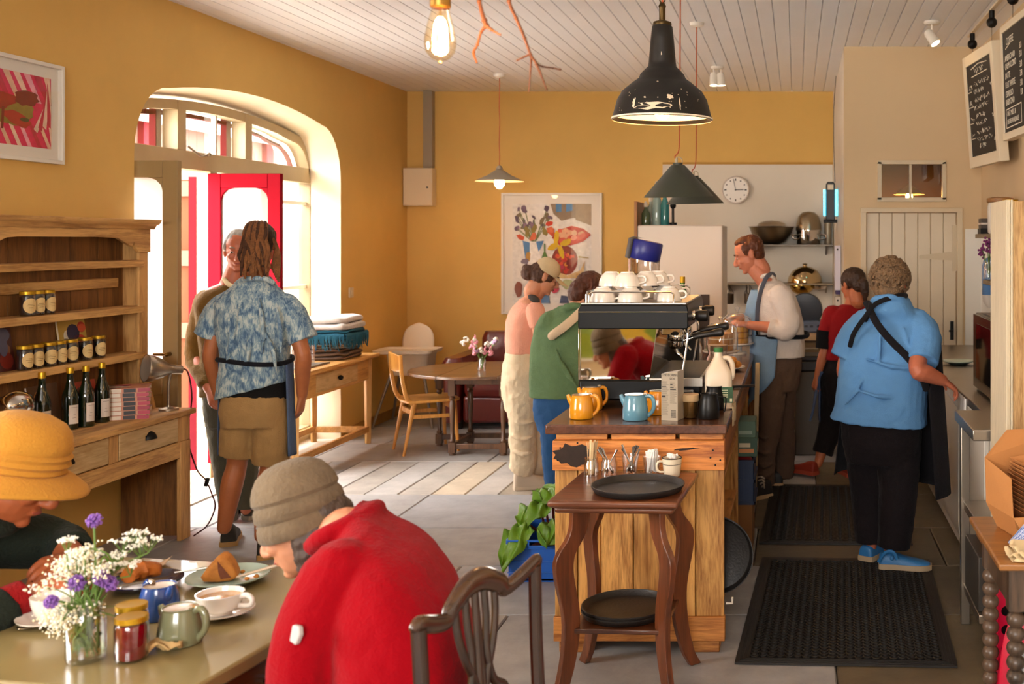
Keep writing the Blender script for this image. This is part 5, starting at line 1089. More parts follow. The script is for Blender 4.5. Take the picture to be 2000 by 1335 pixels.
b = MB(); b.box(-.045, .045, -.02, .02, 0, .36); tag(b.build('menu_holder', mat('dark_slate_board', '#33251B', .5), loc=(at(1380, 590, 8.2)[0], 7.9, WT), bevel=.004), 'dark upright board on the counter behind the coffee machine', 'board')
b = MB(); b.sheet(lambda u, v: (-.02+.05*u, -.09+.18*v, .004+.006*math.sin(9*v)) if u < .5 else (.005+.018+.004*math.sin(8*v), -.09+.18*v, .004-(u-.5)*.16), 12, 14); tag(b.build('cleaning_cloth', mat('cream_cloth', '#CDB894', .9, bump=.3), loc=(-.306, 4.95, WT+.002), solid=.004), 'cream cloth folded over the counter edge beside the milk bottle', 'cloth')
# things on the shelves at the counter's side
def carton(label, loc, sx, sy, sz, cols, rz=0):
    t = thing('carton', label, 'box', loc, rz); b = MB(); b.box(-sx/2, sx/2, -sy/2, sy/2, 0, sz); b.build('box_body', mat('box_'+cols[0].strip('#'), cols[0], .6), t, bevel=.002); b = MB(); ms = [mat('box_'+c.strip('#'), c, .6) for c in cols[1:]]
    for i in range(len(cols)-1): b.m = i; z = sz*(.2+.3*i); b.box(-sx*.3, sx*(.35-.15*i), -sy/2-.001, -sy/2, z, z+sz*.22); b.box(sx/2, sx/2+.001, -sy*.3, sy*.3, z, z+sz*.22)
    b.build('print', ms, t, smooth=0); return t
carton('green and white carton on the upper of the counter side cartons', (-.275, 5.95, .635), .11, .2, .085, ['#55705F', '#8FA394'])
carton('green carton with orange and white panels hung at the counter side', (-.27, 5.95, .5335), .12, .2, .10, ['#3E5A4B', '#D08C5A', '#C9C0A8'])
t = thing('plastic_crate', 'navy blue plastic crate beside the server under the counter edge', 'crate', (-.33, 6.1, 0)); nv = mat('navy_plastic', '#27395C', .4)
b = MB(); z0, z1 = .26, .50
b.box(-.12, .1, -.17, .17, z0, z0+.012); 
for x0, x1, y0, y1 in ((-.12, -.112, -.17, .17), (.092, .1, -.17, .17), (-.12, .1, -.17, -.162), (-.12, .1, .162, .17)): b.box(x0, x1, y0, y1, z0, z1)
b.build('crate_body', nv, t, bevel=.003); b = MB()
for z in (z0+.0, (z0+z1)/2, z1-.016): b.box(-.128, .108, -.178, -.17, z, z+.016); b.box(.1, .108, -.178, .178, z, z+.016)
for x in (-.06, .03): b.box(x, x+.012, -.176, -.17, z0, z1)
b.build('rib', nv, t); b = MB(); b.box(-.13, .09, -.17, .17, 0, z0); b.build('pedestal', mat('cardboard', '#8A5E36', .8), t)
b = MB(); b.ell((.03, -.1, .47), (.07, .05, .05)); b.build('red_packet', mat('red_packet', '#A01E26', .4), t)
b = MB(); b.box(.03, .09, -.02, .1, .42, .51); b.build('dark_bottle', mat('charcoal_plastic', '#1C2228', .4), t, bevel=.02)
b = MB(); b.prism([(0, 0), (.028, 0), (.05, .9), (.022, .9)], 'Y', -.01, .06); b.build; o = b.build('upright', mat('cream_painted_board', '#C5AE84', .6), None, loc=(-.285, 7.0, .0), bevel=.003); o.name = 'folded_stepladder'; tag(o, 'cream folded stepladder leaning at the counter side', 'stepladder')
# ---------------------------------------------------------------- rubber mats
def mat_rug(label, x0, x1, y0, y1, rz, grid, style):
    t = thing('rubber_mat', label, 'mat', ((x0+x1)/2, (y0+y1)/2, .002), rz); w, d = x1-x0, y1-y0; m = mat('black_rubber_mat', '#1F1B17', .5, var=.3, vscale=5)
    b = MB(); e = .055
    for a0, a1, c0, c1 in ((-w/2, w/2, -d/2, -d/2+e), (-w/2, w/2, d/2-e, d/2), (-w/2, -w/2+e, -d/2+e, d/2-e), (w/2-e, w/2, -d/2+e, d/2-e)): b.box(a0, a1, c0, c1, 0, .008)
    for k in range(3): o_ = .012+.014*k; b.box(-w/2+o_, w/2-o_, -d/2+o_, -d/2+o_+.005, .008, .0105); b.box(w/2-o_-.005, w/2-o_, -d/2+o_, d/2-o_, .008, .0105); b.box(-w/2+o_, -w/2+o_+.005, -d/2+o_, d/2-o_, .008, .0105)
    b.build('border', m, t)
    b = MB(); nx, ny = grid; iw, id_ = w-2*e, d-2*e; cw, cd = iw/nx, id_/ny
    
    oct_ = [(math.cos(PI/4*k+PI/8), math.sin(PI/4*k+PI/8)) for k in range(8)]; sq = [(1, .414), (.414, 1), (-.414, 1), (-1, .414), (-1, -.414), (-.414, -1), (.414, -1), (1, -.414)]
    for i in range(nx):
        for j in range(ny):
            cx, cy = -iw/2+(i+.5)*cw, -id_/2+(j+.5)*cd+(cd*.25 if i % 2 else -cd*.0)
            if j == ny-1 and i % 2: continue
            hx, hy = cw*.40*(1 if style else .6), cd*.40
            o1 = [(cx+s_[0]*cw*.5, cy+s_[1]*cd*.5, .011) for s_ in sq]; o2 = [(cx+c*hx, cy+s2*hy, .013) for c, s2 in oct_]; o3 = [(x, y, .0012) for x, y, z in o2]
            b.add(o1+o2+o3, [(k, (k+1) % 8, 8+(k+1) % 8, 8+k) for k in range(8)]+[(8+k, 8+(k+1) % 8, 16+(k+1) % 8, 16+k) for k in range(8)])
    b.build('honeycomb', m, t, smooth=60); b = MB(); b.box(-iw/2, iw/2, -id_/2, id_/2, 0, .001); b.build('backing', mat('mat_backing', '#060504', .8), t, smooth=0); return t
mat_rug('black perforated rubber mat nearest the camera behind the counter', -.215, .665, 4.345, 5.80, math.radians(-2.5), (22, 40), 1)
mat_rug('black ribbed rubber mat further back beside the server', -.19, .66, 6.08, 7.55, math.radians(-1.5), (14, 48), 0)
# ---------------------------------------------------------------- blue crate of leafy rhubarb
t = thing('vegetable_crate', 'bright blue plastic crate of leafy greens against the counter', 'crate', (-1.225, 5.62, 0)); bl = mat('blue_crate_plastic', '#1E62C8', .35)
b = MB(); X, Yd, h = .195, .2, .19
b.box(-X, X, -Yd, Yd, .005, .02)
for x0, x1, y0, y1, z0, z1 in ((-X, X, -Yd, -Yd+.006, 0, .165), (-X, X, Yd-.006, Yd, 0, .165), (-X, -X+.006, -Yd, Yd, 0, .165), (X-.006, X, -Yd, Yd, 0, .165)): b.box(x0, x1, y0, y1, z0, z1)
b.build('crate_body', bl, t, bevel=.003)
b = MB(); b.box(-X-.008, X+.004, -Yd-.01, -Yd+.008, .165, .18); b.box(-X-.008, X+.004, -Yd-.012, -Yd+.0, .2, .21); b.box(-X-.012, -X+.008, -Yd, Yd, .165, .21); b.box(-X, X, Yd-.008, Yd+.01, .165, .21)
for x in (-X, -X+.1, X-.1): b.box(x-.006, x+.006, -Yd-.01, -Yd, .17, .205)
b.box(-X-.004, X, -Yd-.006, -Yd, .10, .106); b.box(-X-.004, X, -Yd-.006, -Yd, .045, .05); b.build('rim', bl, t, bevel=.002)
def chard(b1, b2, root, tip, w, ln, droop, twist):
    root = Vector(root); tip = Vector(tip); d = (tip-root); b2.tube([root, root.lerp(tip, .5)+Vector((0, 0, .02)), tip], [.009, .007, .005], 8, 3)
    side = d.cross(Vector((0, 0, 1))).normalized(); out = Vector((d.x, d.y, 0)).normalized()
    def fn(u, v):
        s_ = v*2-1; ww = w*math.sin(PI*min(1, .08+u*.92))**.7*(1+.1*math.sin(14*u+3*s_)); p_ = tip+out*ln*u*(.8)+Vector((0, 0, ln*(u*.55-droop*u*u)))
        return p_+side*(ww*s_)+Vector((0, 0, -.05*abs(s_)**1.5*ln*3+.018*math.sin(9*s_+12*u+twist)))+out*(.012*math.sin(7*s_+twist))
    b1.sheet(fn, 16, 14)
lv, st_ = [], MB(); q = random.Random(8)
for i, (tx, ty, tz, w, ln, dr) in enumerate(((-.12, -.1, .26, .085, .22, 1.3), (-.06, .0, .34, .10, .2, .9), (.02, -.06, .3, .09, .2, 1.2), (.0, .09, .36, .10, .2, .7), (.02, -.13, .28, .08, .16, 1.0), (-.02, .1, .38, .1, .16, .6), (-.03, .04, .40, .09, .13, .8), (-.1, .08, .3, .09, .2, 1.1))):
    b = MB(); chard(b, st_, (q.uniform(-.05, .08), q.uniform(-.05, .08), .06), (tx, ty, tz), w, ln, dr, i); b.build('leaf', mat('crinkled_leaf_green', '#5E8A1E', .4, bump=.5, bscale=26, var=.35, vscale=9), t, sub=1)
st_.build('stalk', mat('rhubarb_stalk', '#7A2A2A', .4, var=.3), t)
b = MB()
for i in range(5): b.ell((q.uniform(-.12, .15), q.uniform(-.14, .12), .09), .045, n=14)
b.build('beetroot', mat('beet_red', '#6A1420', .5), t)
# ---------------------------------------------------------------- kitchen alcove
ss = mat('stainless_steel', '#A89D8E', .32, .95, var=.06); ssd = mat('shelf_steel', '#6f655a', .4, .8)
t = thing('kitchen_unit', 'low steel kitchen cabinets with pale worktop along the alcove back wall', 'cabinet', (-.1, 9.9, 0)); kx0, kx1, ky = -.55, WA-.01, 9.75
b = MB(); b.box(kx0, kx1, ky-.02, WB-.02, .80, .84); b.build('worktop', mat('pale_worktop', '#C7A980', .5), t, bevel=.004, world=True)
b = MB(); b.box(kx0+.02, kx1, ky+.02, WB-.02, .08, .80); b.box(kx0+.02, kx1, ky+.05, WB-.02, 0, .08); b.build('carcass', mat('brown_steel', '#5E4C38', .45, .5), t, world=True)
for i, (x0, x1) in enumerate(((kx0+.03, -.12), (-.11, kx1-.01))):
    for z0, z1 in ((.12, .36), (.37, .60), (.61, .78)):
        b = MB(); b.box(x0, x1, ky-.002, ky+.02, z0, z1); d = b.build('drawer', mat('drawer_steel', '#7A6549', .4, .5), t, bevel=.003, world=True); xm = (x0+x1)/2
        b = MB(); b.tube([(xm-.07, ky-.002, z1-.05), (xm-.07, ky-.03, z1-.05), (xm+.07, ky-.03, z1-.05), (xm+.07, ky-.002, z1-.05)], .006, 8); b.build('handle', ss, d, world=True)
t = thing('tall_fridge', 'tall white fridge at the far end of the counter', 'fridge', (-.895, 8.5, 0)); wf = mat('white_fridge', '#DCCFC0', .4)
b = MB(); b.box(-1.21, -.566, 8.40, 8.98, .06, 1.80); b.build('body', wf, t, bevel=.008, world=True); b = MB(); b.box(-1.21, -.566, 8.37, 8.397, .08, 1.795); d = b.build('door', wf, t, bevel=.006, world=True)
b = MB(); b.box(-1.20, -.58, 8.42, 8.95, 0, .06); b.build('plinth', iron, t, world=True)
b = MB(); b.box(-1.235, -1.212, 8.36, 8.95, .0, 1.98); tag(b.build('side_board', wood('brown_side_board', '#A9713A', '#7D4F25', 'Z', .5, 7, .2), loc=(-1.22, 8.6, 0), bevel=.003, world=True), 'thin brown board standing against the left side of the tall fridge', 'board')
for i, (x, y, r, h, c, nm, l) in enumerate(((-1.165, 8.5, .034, .15, '#4d5a3a', 'squat', 'squat dark green bottle at the left on top of the fridge'), (-1.14, 8.62, .04, .20, '#8a8f7c', 'clear', 'grey-green glass bottle on top of the fridge'), (-1.085, 8.55, .036, .31, '#8FA39A', 'tall', 'tall pale glass bottle with pale stopper, highest on the fridge'), (-1.02, 8.52, .034, .26, '#2E7A78', 'teal', 'teal glass bottle on the right of the fridge top'))):
    b = MB(); b.lathe([(0, .002), (r*.95, 0), (r, .008), (r, h*.6), (r*.5, h*.78), (r*.38, h*.85), (r*.42, h), (r*.3, h), (0, h*.99)], 22); b.m = 1; b.lathe([(r*.46, h*.93), (r*.48, h+.01), (r*.3, h+.03), (0, h+.035)], 16)
    tag(b.build('bottle', [mat('bottle_'+nm, c, .1, coat=.5), mat('bottle_stopper', '#C9B9A0', .4)], loc=(x, y, 1.8005)), l, 'bottle', 'bottles on the fridge')
b = MB(); b.tube([(0, 0, 0), (0, 0, .02)], .03, 16); b.tube([(0, 0, .02), (0, 0, .13)], .01, 10); b.ell((0, 0, .15), .024); tag(b.build('hand_blender', iron, loc=(-.955, 8.5, 1.8005)), 'small black gadget standing at the right of the fridge bottles', 'gadget')
# shelves with pans
def shelf(label, x0, x1, y0, y1, z, m, th=.02):
    t = thing('wall_shelf', label, 'shelf', ((x0+x1)/2, y1, z)); b = MB(); b.box(x0, x1, y0, y1, z-th, z); b.build('board', m, t, bevel=.002, world=True); b = MB()
    for x in (x0+.06, x1-.06): b.prism([(y1, z-th), (y0+.04, z-th), (y1, z-th-.09)], 'X', x-.008, x+.008) if y1-y0 > 0 else None
    b.build('bracket', m, t, world=True); return t
SY0, SY1 = 10.50, WB-.014
shelf('steel wall shelf carrying the bowls and pots in the kitchen', -.46, WA-.012, SY0, SY1, 1.645, ssd, .014)
shelf('lower kitchen wall shelf carrying the shiny dome', -.72, WA-.012, SY0, SY1, 1.272, mat('pale_shelf', '#8d7a5e', .4, .3), .014)
b = MB(); b.lathe([(0, .002), (.07, 0), (.13, .03), (.19, .10), (.215, .165), (.225, .17), (.218, .172), (.185, .105), (.12, .035), (0, .01)], 44)
tag(b.build('mixing_bowl', mat('dull_steel_bowl', '#7F7059', .3, .95), loc=(-.245, 10.66, 1.6455)), 'wide steel mixing bowl on the upper kitchen shelf', 'bowl')
b = MB(); b.lathe([(.14, .0), (.12, .03), (.06, .05), (0, .055)], 36); tag(b.build('pan_lid', ss, loc=(-.245, 10.64, 1.8215)), 'steel lid resting in the wide mixing bowl', 'lid')
t = thing('stock_pot', 'steel pot with upturned steel bowl on it, right of the upper kitchen shelf', 'pot', (.115, 10.67, 1.6455)); b = MB(); b.lathe([(0, .0), (.11, 0), (.115, .006), (.118, .13), (.125, .132), (.125, .138), (.11, .136), (0, .13)], 40); b.build('pot_body', stl, t)
b = MB(); b.lathe([(.125, .14), (.12, .2), (.10, .27), (.06, .31), (0, .32)], 40); b.build('upturned_bowl', mat('old_steel', '#9A8A72', .25, .95), t); b = MB(); b.tube([(.11, -.05, .09), (.16, -.08, .09), (.16, -.08, .06), (.11, -.05, .05)], .007, 8, 3); b.tube([(-.11, -.05, .09), (-.15, -.08, .09), (-.15, -.08, .06), (-.11, -.05, .05)], .007, 8, 3); b.build('handle', stl, t)
b = MB(); b.lathe([(0, 0), (.034, 0), (.036, .01), (.036, .24), (.03, .26), (0, .26)], 28); tag(b.build('canister', mat('cream_canister', '#B6A386', .35, .3), loc=(.305, 10.78, 1.6455)), 'tall pale canister at the right end of the upper kitchen shelf', 'canister')
b = MB(); b.lathe([(.168, 0), (.17, .01), (.16, .06), (.125, .115), (.07, .15), (.02, .162), (.018, .175), (.028, .185), (0, .195)], 44); tag(b.build('cloche', mat('mirror_dome', '#C2A97E', .1, 1), loc=(.08, 10.66, 1.2725)), 'large shiny domed cloche on the lower kitchen shelf', 'cloche')
b = MB(); b.lathe([(.12, 0), (.122, -.012), (.10, -.06), (.06, -.09), (0, -.10)], 36); b.lathe([(.11, .0), (.12, .002)], 36); tag(b.build('hanging_bowl', mat('brassy_bowl', '#B9974F', .15, 1), loc=(.05, 10.64, 1.257)), 'brassy pan hung under the lower kitchen shelf', 'pan'); 
b = MB(); b.lathe([(.075, 0), (.077, -.01), (.06, -.04), (0, -.06)], 30); tag(b.build('hanging_bowl', stl, loc=(.22, 10.62, 1.257)), 'small steel pan hung under the lower shelf, right of the brassy pan', 'pan')
for i, x in enumerate((-.66, -.46)):
    b = MB(); b.lathe([(0, 0), (.045, 0), (.05, .01), (.05, .1), (.046, .1), (.045, .012), (0, .01)], 24); b.tube([(.0, .0, .09), (0, .0, .2)], .005, 8); b.tube([(-.02, .01, .05), (-.03, .03, .19)], .005, 8); b.tube([(-.05, 0, .1), (0, 0, .19), (.05, 0, .1)], .003, 6); tag(b.build('utensil_pot', mat('dark_tin', '#4F4030', .45, .6), loc=(x, 10.7, 1.068)), ['dark tin of utensils hung under the lower shelf beside the fridge', 'dark tin of utensils hung under the lower shelf behind the server'][i], 'pot', 'utensil tins under the shelf')
t = thing('kitchen_scale', 'blue-grey appliance with round dark dome on the kitchen worktop', 'appliance', (.1, 10.2, .8405)); bgm = mat('blue_grey_plastic', '#5A6478', .4); b = MB(); b.box(-.2, .17, -.16, .14, 0, .105); b.build('base', bgm, t, bevel=.015)
b = MB(); b.lathe([(.0, -.03), (.15, -.03), (.16, 0), (.15, .03), (0, .04)], 40, c=(-.02, .0, .2), R=Euler((PI/2, 0, 0)).to_matrix()); b.build('dome', mat('charcoal_dome', '#20242C', .3), t)
b = MB(); b.cyl((.1, -.16, .06), (.1, -.18, .06), .014); b.build('dial', stl, t); b = MB(); 
for i in range(3): b.box(-.08+i*.05, -.05+i*.05, -.163, -.16, .05, .07)
b.build('button', mat('dark_button', '#2f3540', .4), t)
b = MB(); b.lathe([(0, 0), (.04, 0), (.045, .16), (.04, .16), (0, .15)], 20); tag(b.build('utensil_jar', mat('dark_crock', '#5b4630', .5), loc=(.28, 10.3, .8405)), 'brown crock standing right of the blue-grey appliance', 'jar')
# insect lamp on the alcove wall
uy = 9.75; t = thing('insect_lamp', 'black insect lamp with glowing cyan tubes on the alcove wall', 'insect lamp', (WA-.002, uy, 1.84))
b = MB(); b.prism([(-.10, .02), (-.10, .34), (-.085, .36), (-.035, .36), (-.02, .34), (-.02, .02)], 'Y', -.06, .03) ; b.build('body', mat('black_lamp_case', '#15110e', .4), t, bevel=.008)
for x in (-.113, -.008): b = MB(); b.cyl((x, -.055, .06), (x, -.055, .29), .008); b.build('tube', mat('uv_tube', '#46D8F0', .4, emit='#2FC8F0', estr=9), t)
b = MB(); b.box(-.085, -.035, -.064, -.06, .29, .335); b.build('label', MC['cream_canister'], t)
b = MB(); b.box(-.12, 0, -.05, .03, -.0, .03); b.build('collector', iron, t, bevel=.004)
b = MB(); b.tube([(-.02, -.02, .36), (-.03, 0, .7), (-.03, 0, 1.0), (-.01, 0, ZC-1.85)], .003, 6, 3); b.build('cord', iron, t)
for i, (y, z, h, c, l) in enumerate(((9.0, 1.28, .36, '#D8D2DC', 'white folder hung upright on the alcove wall, upper'), (9.12, 1.24, .38, '#4A3A6A', 'purple folder hung upright on the alcove wall'), (8.95, .99, .24, '#CFC3B4', 'white papers hung low on the alcove wall'))):
    b = MB(); b.box(WA-.05+.012*(i == 1), WA-.004, y-.10, y+.10, z, z+h); b.m = 1; b.cyl((WA-.03, y-.102, z+h-.03), (WA-.03, y-.10, z+h-.03), .008, n=10); tag(b.build('folder', [mat('folder_'+c.strip('#'), c, .6), iron], loc=(WA-.03, y, z), bevel=.003, world=True), l, 'folder')
b = MB(); b.box(-.13, .13, -.14, .14, .0, .66); b.m = 1; b.box(-.14, .14, -.15, .15, .66, .74); b.prism([(-.14, .74), (.14, .74), (.12, .78), (-.12, .78)], 'Y', -.15, .15); tag(b.build('pedal_bin', [mat('grey_bin', '#4a4238', .4, .3), mat('dark_bin_lid', '#1d1a18', .4)], loc=(.115, 8.75, 0), bevel=.01), 'grey kitchen bin with dark lid behind the worker in red', 'bin')
# pantry light seen through the little window
t = thing('pendant_lamp', 'small lit cone pendant seen through the little inner window', 'pendant lamp', (.93, 9.1, 2.062)); b = MB(); b.lathe([(.13, 0), (.02, .075), (.01, .085)], 30); b.build('lamp_shade', mat('pale_shade', '#E2C38A', .5), t); bulb(t, .012, .028, mat('lit_pantry_bulb', '#FFD9A0', .3, emit='#FFB964', estr=220)); b = MB(); b.tube([(0, 0, .08), (0, 0, .738)], .003, 6); b.build('cord', iron, t)
# ---------------------------------------------------------------- right-hand side
# white fronted counter with steel top
t = thing('undercounter_fridge', 'white fronted under-counter unit with steel worktop along the right wall', 'counter', (1.1, 6.6, 0)); X0 = .85
b = MB(); b.box(X0, WR-.01, 4.98, 8.25, .86, .90); b.build('worktop', ss, t, bevel=.004, world=True)
b = MB(); b.box(X0+.03, WR-.01, 5.0, 8.22, .05, .86); b.build('carcass', mat('white_unit', '#DAD0C2', .45), t, world=True)
for i in range(4): b = MB(); b.prism([(X0+.028, .10), (X0+.012, .12), (X0+.005, .2), (X0+.005, .855), (X0+.028, .855)], 'Y', 5.02+i*.8, 5.80+i*.8); b.build('door', mat('white_unit', '#DAD0C2', .45), t, bevel=.004, world=True)
b = MB(); b.sheet(lambda u, v: (X0-.004-.012*math.sin(13*u)*v, 5.5+1.1*u, .89-(.09+.05*math.sin(5*u+1))*v), 20, 6); tag(b.build('plastic_wrap', mat('white_film', '#E4E0DC', .35, bump=.6, bscale=30), loc=(X0, 6, .8), solid=.003, world=True), 'crumpled white plastic film hanging over the worktop edge', 'plastic film')
b = MB(); b.lathe([(0, .004), (.05, 0), (.1, .02), (.1, .026), (.05, .008), (0, .01)], 30); tag(b.build('plate', mat('pale_green_plate', '#B7C6B4', .25, coat=.4), loc=(1.02, 6.95, .9005)), 'pale green plate on the steel worktop', 'plate')
t = thing('microwave', 'bronze fronted microwave oven on the worktop by the timber post', 'microwave', (1.17, 5.42, .9005)); b = MB(); b.box(-.22, .215, -.42, .42, .012, .40); b.build('case', mat('dark_steel_case', '#3c332a', .3, .8), t, bevel=.006); b = MB(); b.box(-.235, -.22, -.41, .41, .015, .395); d = b.build('door', mat('bronze_front', '#5a4a38', .15, .7), t, bevel=.003); b = MB(); b.box(-.238, -.235, -.2, .3, .07, .35); b.build('window', mat('oven_glass', '#14100d', .06, coat=.6), d); b = MB(); b.tube([(-.236, -.3, .08), (-.26, -.3, .09), (-.26, -.3, .34), (-.236, -.3, .35)], .008, 8); b.build('handle', ss, d); b = MB(); b.box(-.19, .19, -.38, .38, .40, .402); b.build('vent', ss, t)
for sy in (-.35, .35):
    for sx in (-.18, .18): b = MB(); b.cyl((sx, sy, 0), (sx, sy, .014), .015); b.build('foot', rub, t)
# small shelves on the right wall
wsh = wood('grey_oak_shelf', '#8C7A60', '#6A593F', 'Y', .6, 7, .2)
shelf('wooden shelf with storage jars on the right wall above the blue bottle', 1.19, WR-.008, 6.0, 7.38, 1.725, wsh, .028) if False else None
for z, y1, l in ((1.725, 7.4, 'upper wooden shelf on the right wall'), (1.43, 7.1, 'lower wooden shelf with flowers on the right wall')): b = MB(); b.box(1.2, WR-.007, 5.9, y1, z-.028, z); tag(b.build('wall_shelf', wsh, loc=(1.3, 6.6, z), bevel=.003, world=True), l, 'shelf')
t = thing('storage_jar', 'big white storage jar with wooden lid on the upper right shelf', 'jar', (1.285, 6.95, 1.7255)); b = MB(); b.lathe([(0, .002), (.07, 0), (.078, .01), (.08, .17), (.07, .2), (0, .2)], 32); b.build('jar_body', mat('white_jar', '#DED6CA', .3, coat=.4), t); b = MB(); b.lathe([(.08, .195), (.085, .2), (.085, .222), (.05, .23), (0, .232)], 32); b.build('lid', wood('jar_lid_wood', '#A9743C', '#80532a', 'X', .5, 9, 0), t)
t = counter_jar('clear glass jar of orange pulses on the upper right shelf', 1960, 6.5, .055, .17, mat('orange_lentils', '#C98A3A', .8), .07, gold_lid); t.location = (1.28, 6.60, 1.7255)
b = MB(); b.box(-.05, .05, -.06, .06, 0, .035); b.m = 1; b.box(-.045, .045, -.055, .055, .036, .1); b.m = 2; b.box(-.048, .048, -.058, .058, .06, .072); tag(b.build('tin_box', [iron, mat('dark_tin_lid', '#4a3b30', .5), mat('white_band', '#D8C9BA', .6)], loc=(1.25, 7.24, 1.7255)), 'dark tins stacked at the far end of the upper right shelf', 'tin')
t = thing('soap_dispenser', 'translucent blue bottle with white base behind the lower shelf edge', 'dispenser', (1.275, 7.2, 1.30)); b = MB(); b.lathe([(.055, .02), (.062, .03), (.062, .22), (.05, .26), (.02, .275), (0, .28)], 32); b.build('bottle_body', mat('blue_bottle_plastic', '#5E86B8', .2, coat=.4), t); b = MB(); b.lathe([(0, -.06), (.03, -.055), (.055, -.02), (.062, .028)], 32); b.build('base', MC['white_jar'], t); b = MB(); b.box(.0, .093, -.03, .03, .0, .2); b.build('bracket', white_pl, t)
t = thing('flower_vase', 'small glass vase of purple flowers on the lower right shelf', 'vase', (1.222, 7.0, 1.4305)); b = MB(); vase(b, .12, .034); b.build('vase', jg, t); b = MB(); hs = []
for i in range(9): a = q.uniform(0, 6.28); r = q.uniform(.01, .07); e = Vector((r*math.cos(a), r*math.sin(a), q.uniform(.16, .26))); hs.append(e); b.tube([(0, 0, .01), (e.x*.3, e.y*.3, .1), e], .0025, 6, 3)
b.build('stem', stem_g, t); b = MB()
for e in hs:
    for k in range(12): b.ell(e+Vector((q.gauss(0, .01), q.gauss(0, .01), q.gauss(0, .012))), .008, n=6)
b.build('purple_blossom', mat('purple_petal', '#7A2A66', .6), t)
# rough timber post / cupboard end
t = thing('timber_partition', 'rough stripped timber partition with white painted edge', 'partition', (.98, 4.18, 0)); b = MB(); b.c = (1, 1, 1, 1)
for i in range(3): b.box(.782+i*.22, .782+(i+1)*.22-.003, 4.02, 4.06, 0, 1.825)
b.build('board', wood('rough_stripped_timber', '#CDA872', '#7A4A1A', 'Z', .7, 14, .8, bump=.6), t, bevel=.003, world=True)
b = MB(); b.box(.764, .78, 4.015, 4.34, 0, 1.83); b.box(.78, .787, 4.0, 4.018, 0, 1.83); b.build('edge_board', mat('chalky_white_paint', '#C9BB9F', .7, bump=.4, bscale=20, var=.15, vscale=9, stretch=(3, 3, .5)), t, bevel=.003, world=True)
b = MB(); b.box(.78, 1.38, 4.06, 4.34, 1.80, 1.825); b.build('top_board', wsh, t, world=True)
t = counter_jar('clear glass jar with clip lid on top of the timber partition', 1960, 4.2, .05, .09, None, 0, mat('clip_lid_glass', '#A9B09A', .2, coat=.5), .012); t.location = (.94, 4.18, 1.8255)
# steel prep table
t = thing('prep_table', 'stainless steel prep table behind the timber partition', 'table', (1.05, 4.62, 0)); tx0, tx1, ty0, ty1 = .70, 1.38, 4.37, 4.88
b = MB(); b.box(tx0, tx1, ty0, ty1, .885, .93); b.build('tabletop', ss, t, bevel=.004, world=True)
for x, y in ((tx0+.02, ty1-.06), (tx1-.06, ty1-.06), (tx0+.14, ty0+.03), (tx1-.06, ty0+.03)):
    b = MB(); b.box(x, x+.04, y, y+.04, .0, .885); b.build('leg', ss, t, bevel=.003, world=True)
for z in (.54, .18): b = MB(); b.box(tx0+.03, tx1-.03, ty0+.04, ty1-.03, z-.035, z); b.build('shelf', ss, t, bevel=.003, world=True)
b = MB(); b.box(tx0+.035, tx1-.08, ty0+.08, ty1-.075, .1805, .40); tag(b.build('black_crate', mat('dark_grey_crate', '#3A352F', .5), loc=(1, 4.6, .18), bevel=.004, world=True), 'dark grey crate on the bottom shelf of the steel table', 'crate')
b = MB(); b.box(tx0+.08, tx1-.12, ty0+.1, ty1-.1, .401, .45); b.prism([(tx0+.08, .45), (tx0+.05, .49), (tx0+.055, .49), (tx0+.085, .45)], 'Y', ty0+.11, ty1-.11); tag(b.build('cardboard_box', mat('cardboard', '#8A5E36'), loc=(1, 4.6, .38), world=True), 'open cardboard box in the dark crate under the steel table', 'box')
t = folded('white folded cloth on the middle shelf of the steel table', .90, 4.52, .5405, .16, .2, .06, mat('white_cloth', '#DAD6D2', .9, bump=.3), 'folded_cloth', cat='cloth')
b = MB(); b.box(.95, 1.3, 4.5, 4.78, .541, .80); tag(b.build('storage_box', mat('dark_brown_box', '#2B1F14', .7), loc=(1.1, 4.6, .54), bevel=.004, world=True), 'dark brown box standing on the middle shelf of the steel table', 'box')
# bobbin-leg side table with takeaway boxes
t = thing('bobbin_table', 'old wooden side table with bobbin turned legs at the right edge', 'table', (.95, 3.44, 0)); bob = wood('bobbin_dark_oak', '#5A4534', '#32251b', 'Z', .4, 8, .1, coat=.2); bt = wood('worn_oak_top', '#9A6632', '#6A3F1A', 'X', .4, 7, .3, coat=.25)
bx0, bx1, by0, by1 = .583, 1.32, 3.17, 3.72
b = MB(); b.box(bx0, bx1, by0, by1, .728, .75); b.build('tabletop', bt, t, bevel=.006, world=True)
b = MB(); b.box(bx0+.05, bx1-.04, by0+.045, by0+.065, .60, .728); b.box(bx0+.05, bx1-.04, by1-.065, by1-.045, .60, .728); b.box(bx0+.045, bx0+.065, by0+.05, by1-.05, .60, .728); b.box(bx1-.065, bx1-.045, by0+.05, by1-.05, .6, .728); b.build('apron', bob, t, bevel=.003, world=True)
for x in (bx0+.06, bx1-.07):
    for y in (by0+.06, by1-.07):
        b = MB(); pr = [(0, 0), (.02, 0), (.024, .03)]
        for i in range(13):
            z = .045+i*.042
            pr += [(.016, z), (.0245, z+.008), (.0285, z+.021), (.0245, z+.034)]
        pr += [(.016, .592), (.022, .6), (.022, .612), (0, .612)]
        b.lathe(pr, 20, c=(x, y, 0)); b.box(x-.025, x+.025, y-.025, y+.025, .60, .728); b.build('leg', bob, t, world=True)
kr = mat('kraft_board', '#B97C43', .75, bump=.1, bscale=60, var=.08); bzx, bzy = .80, 3.53
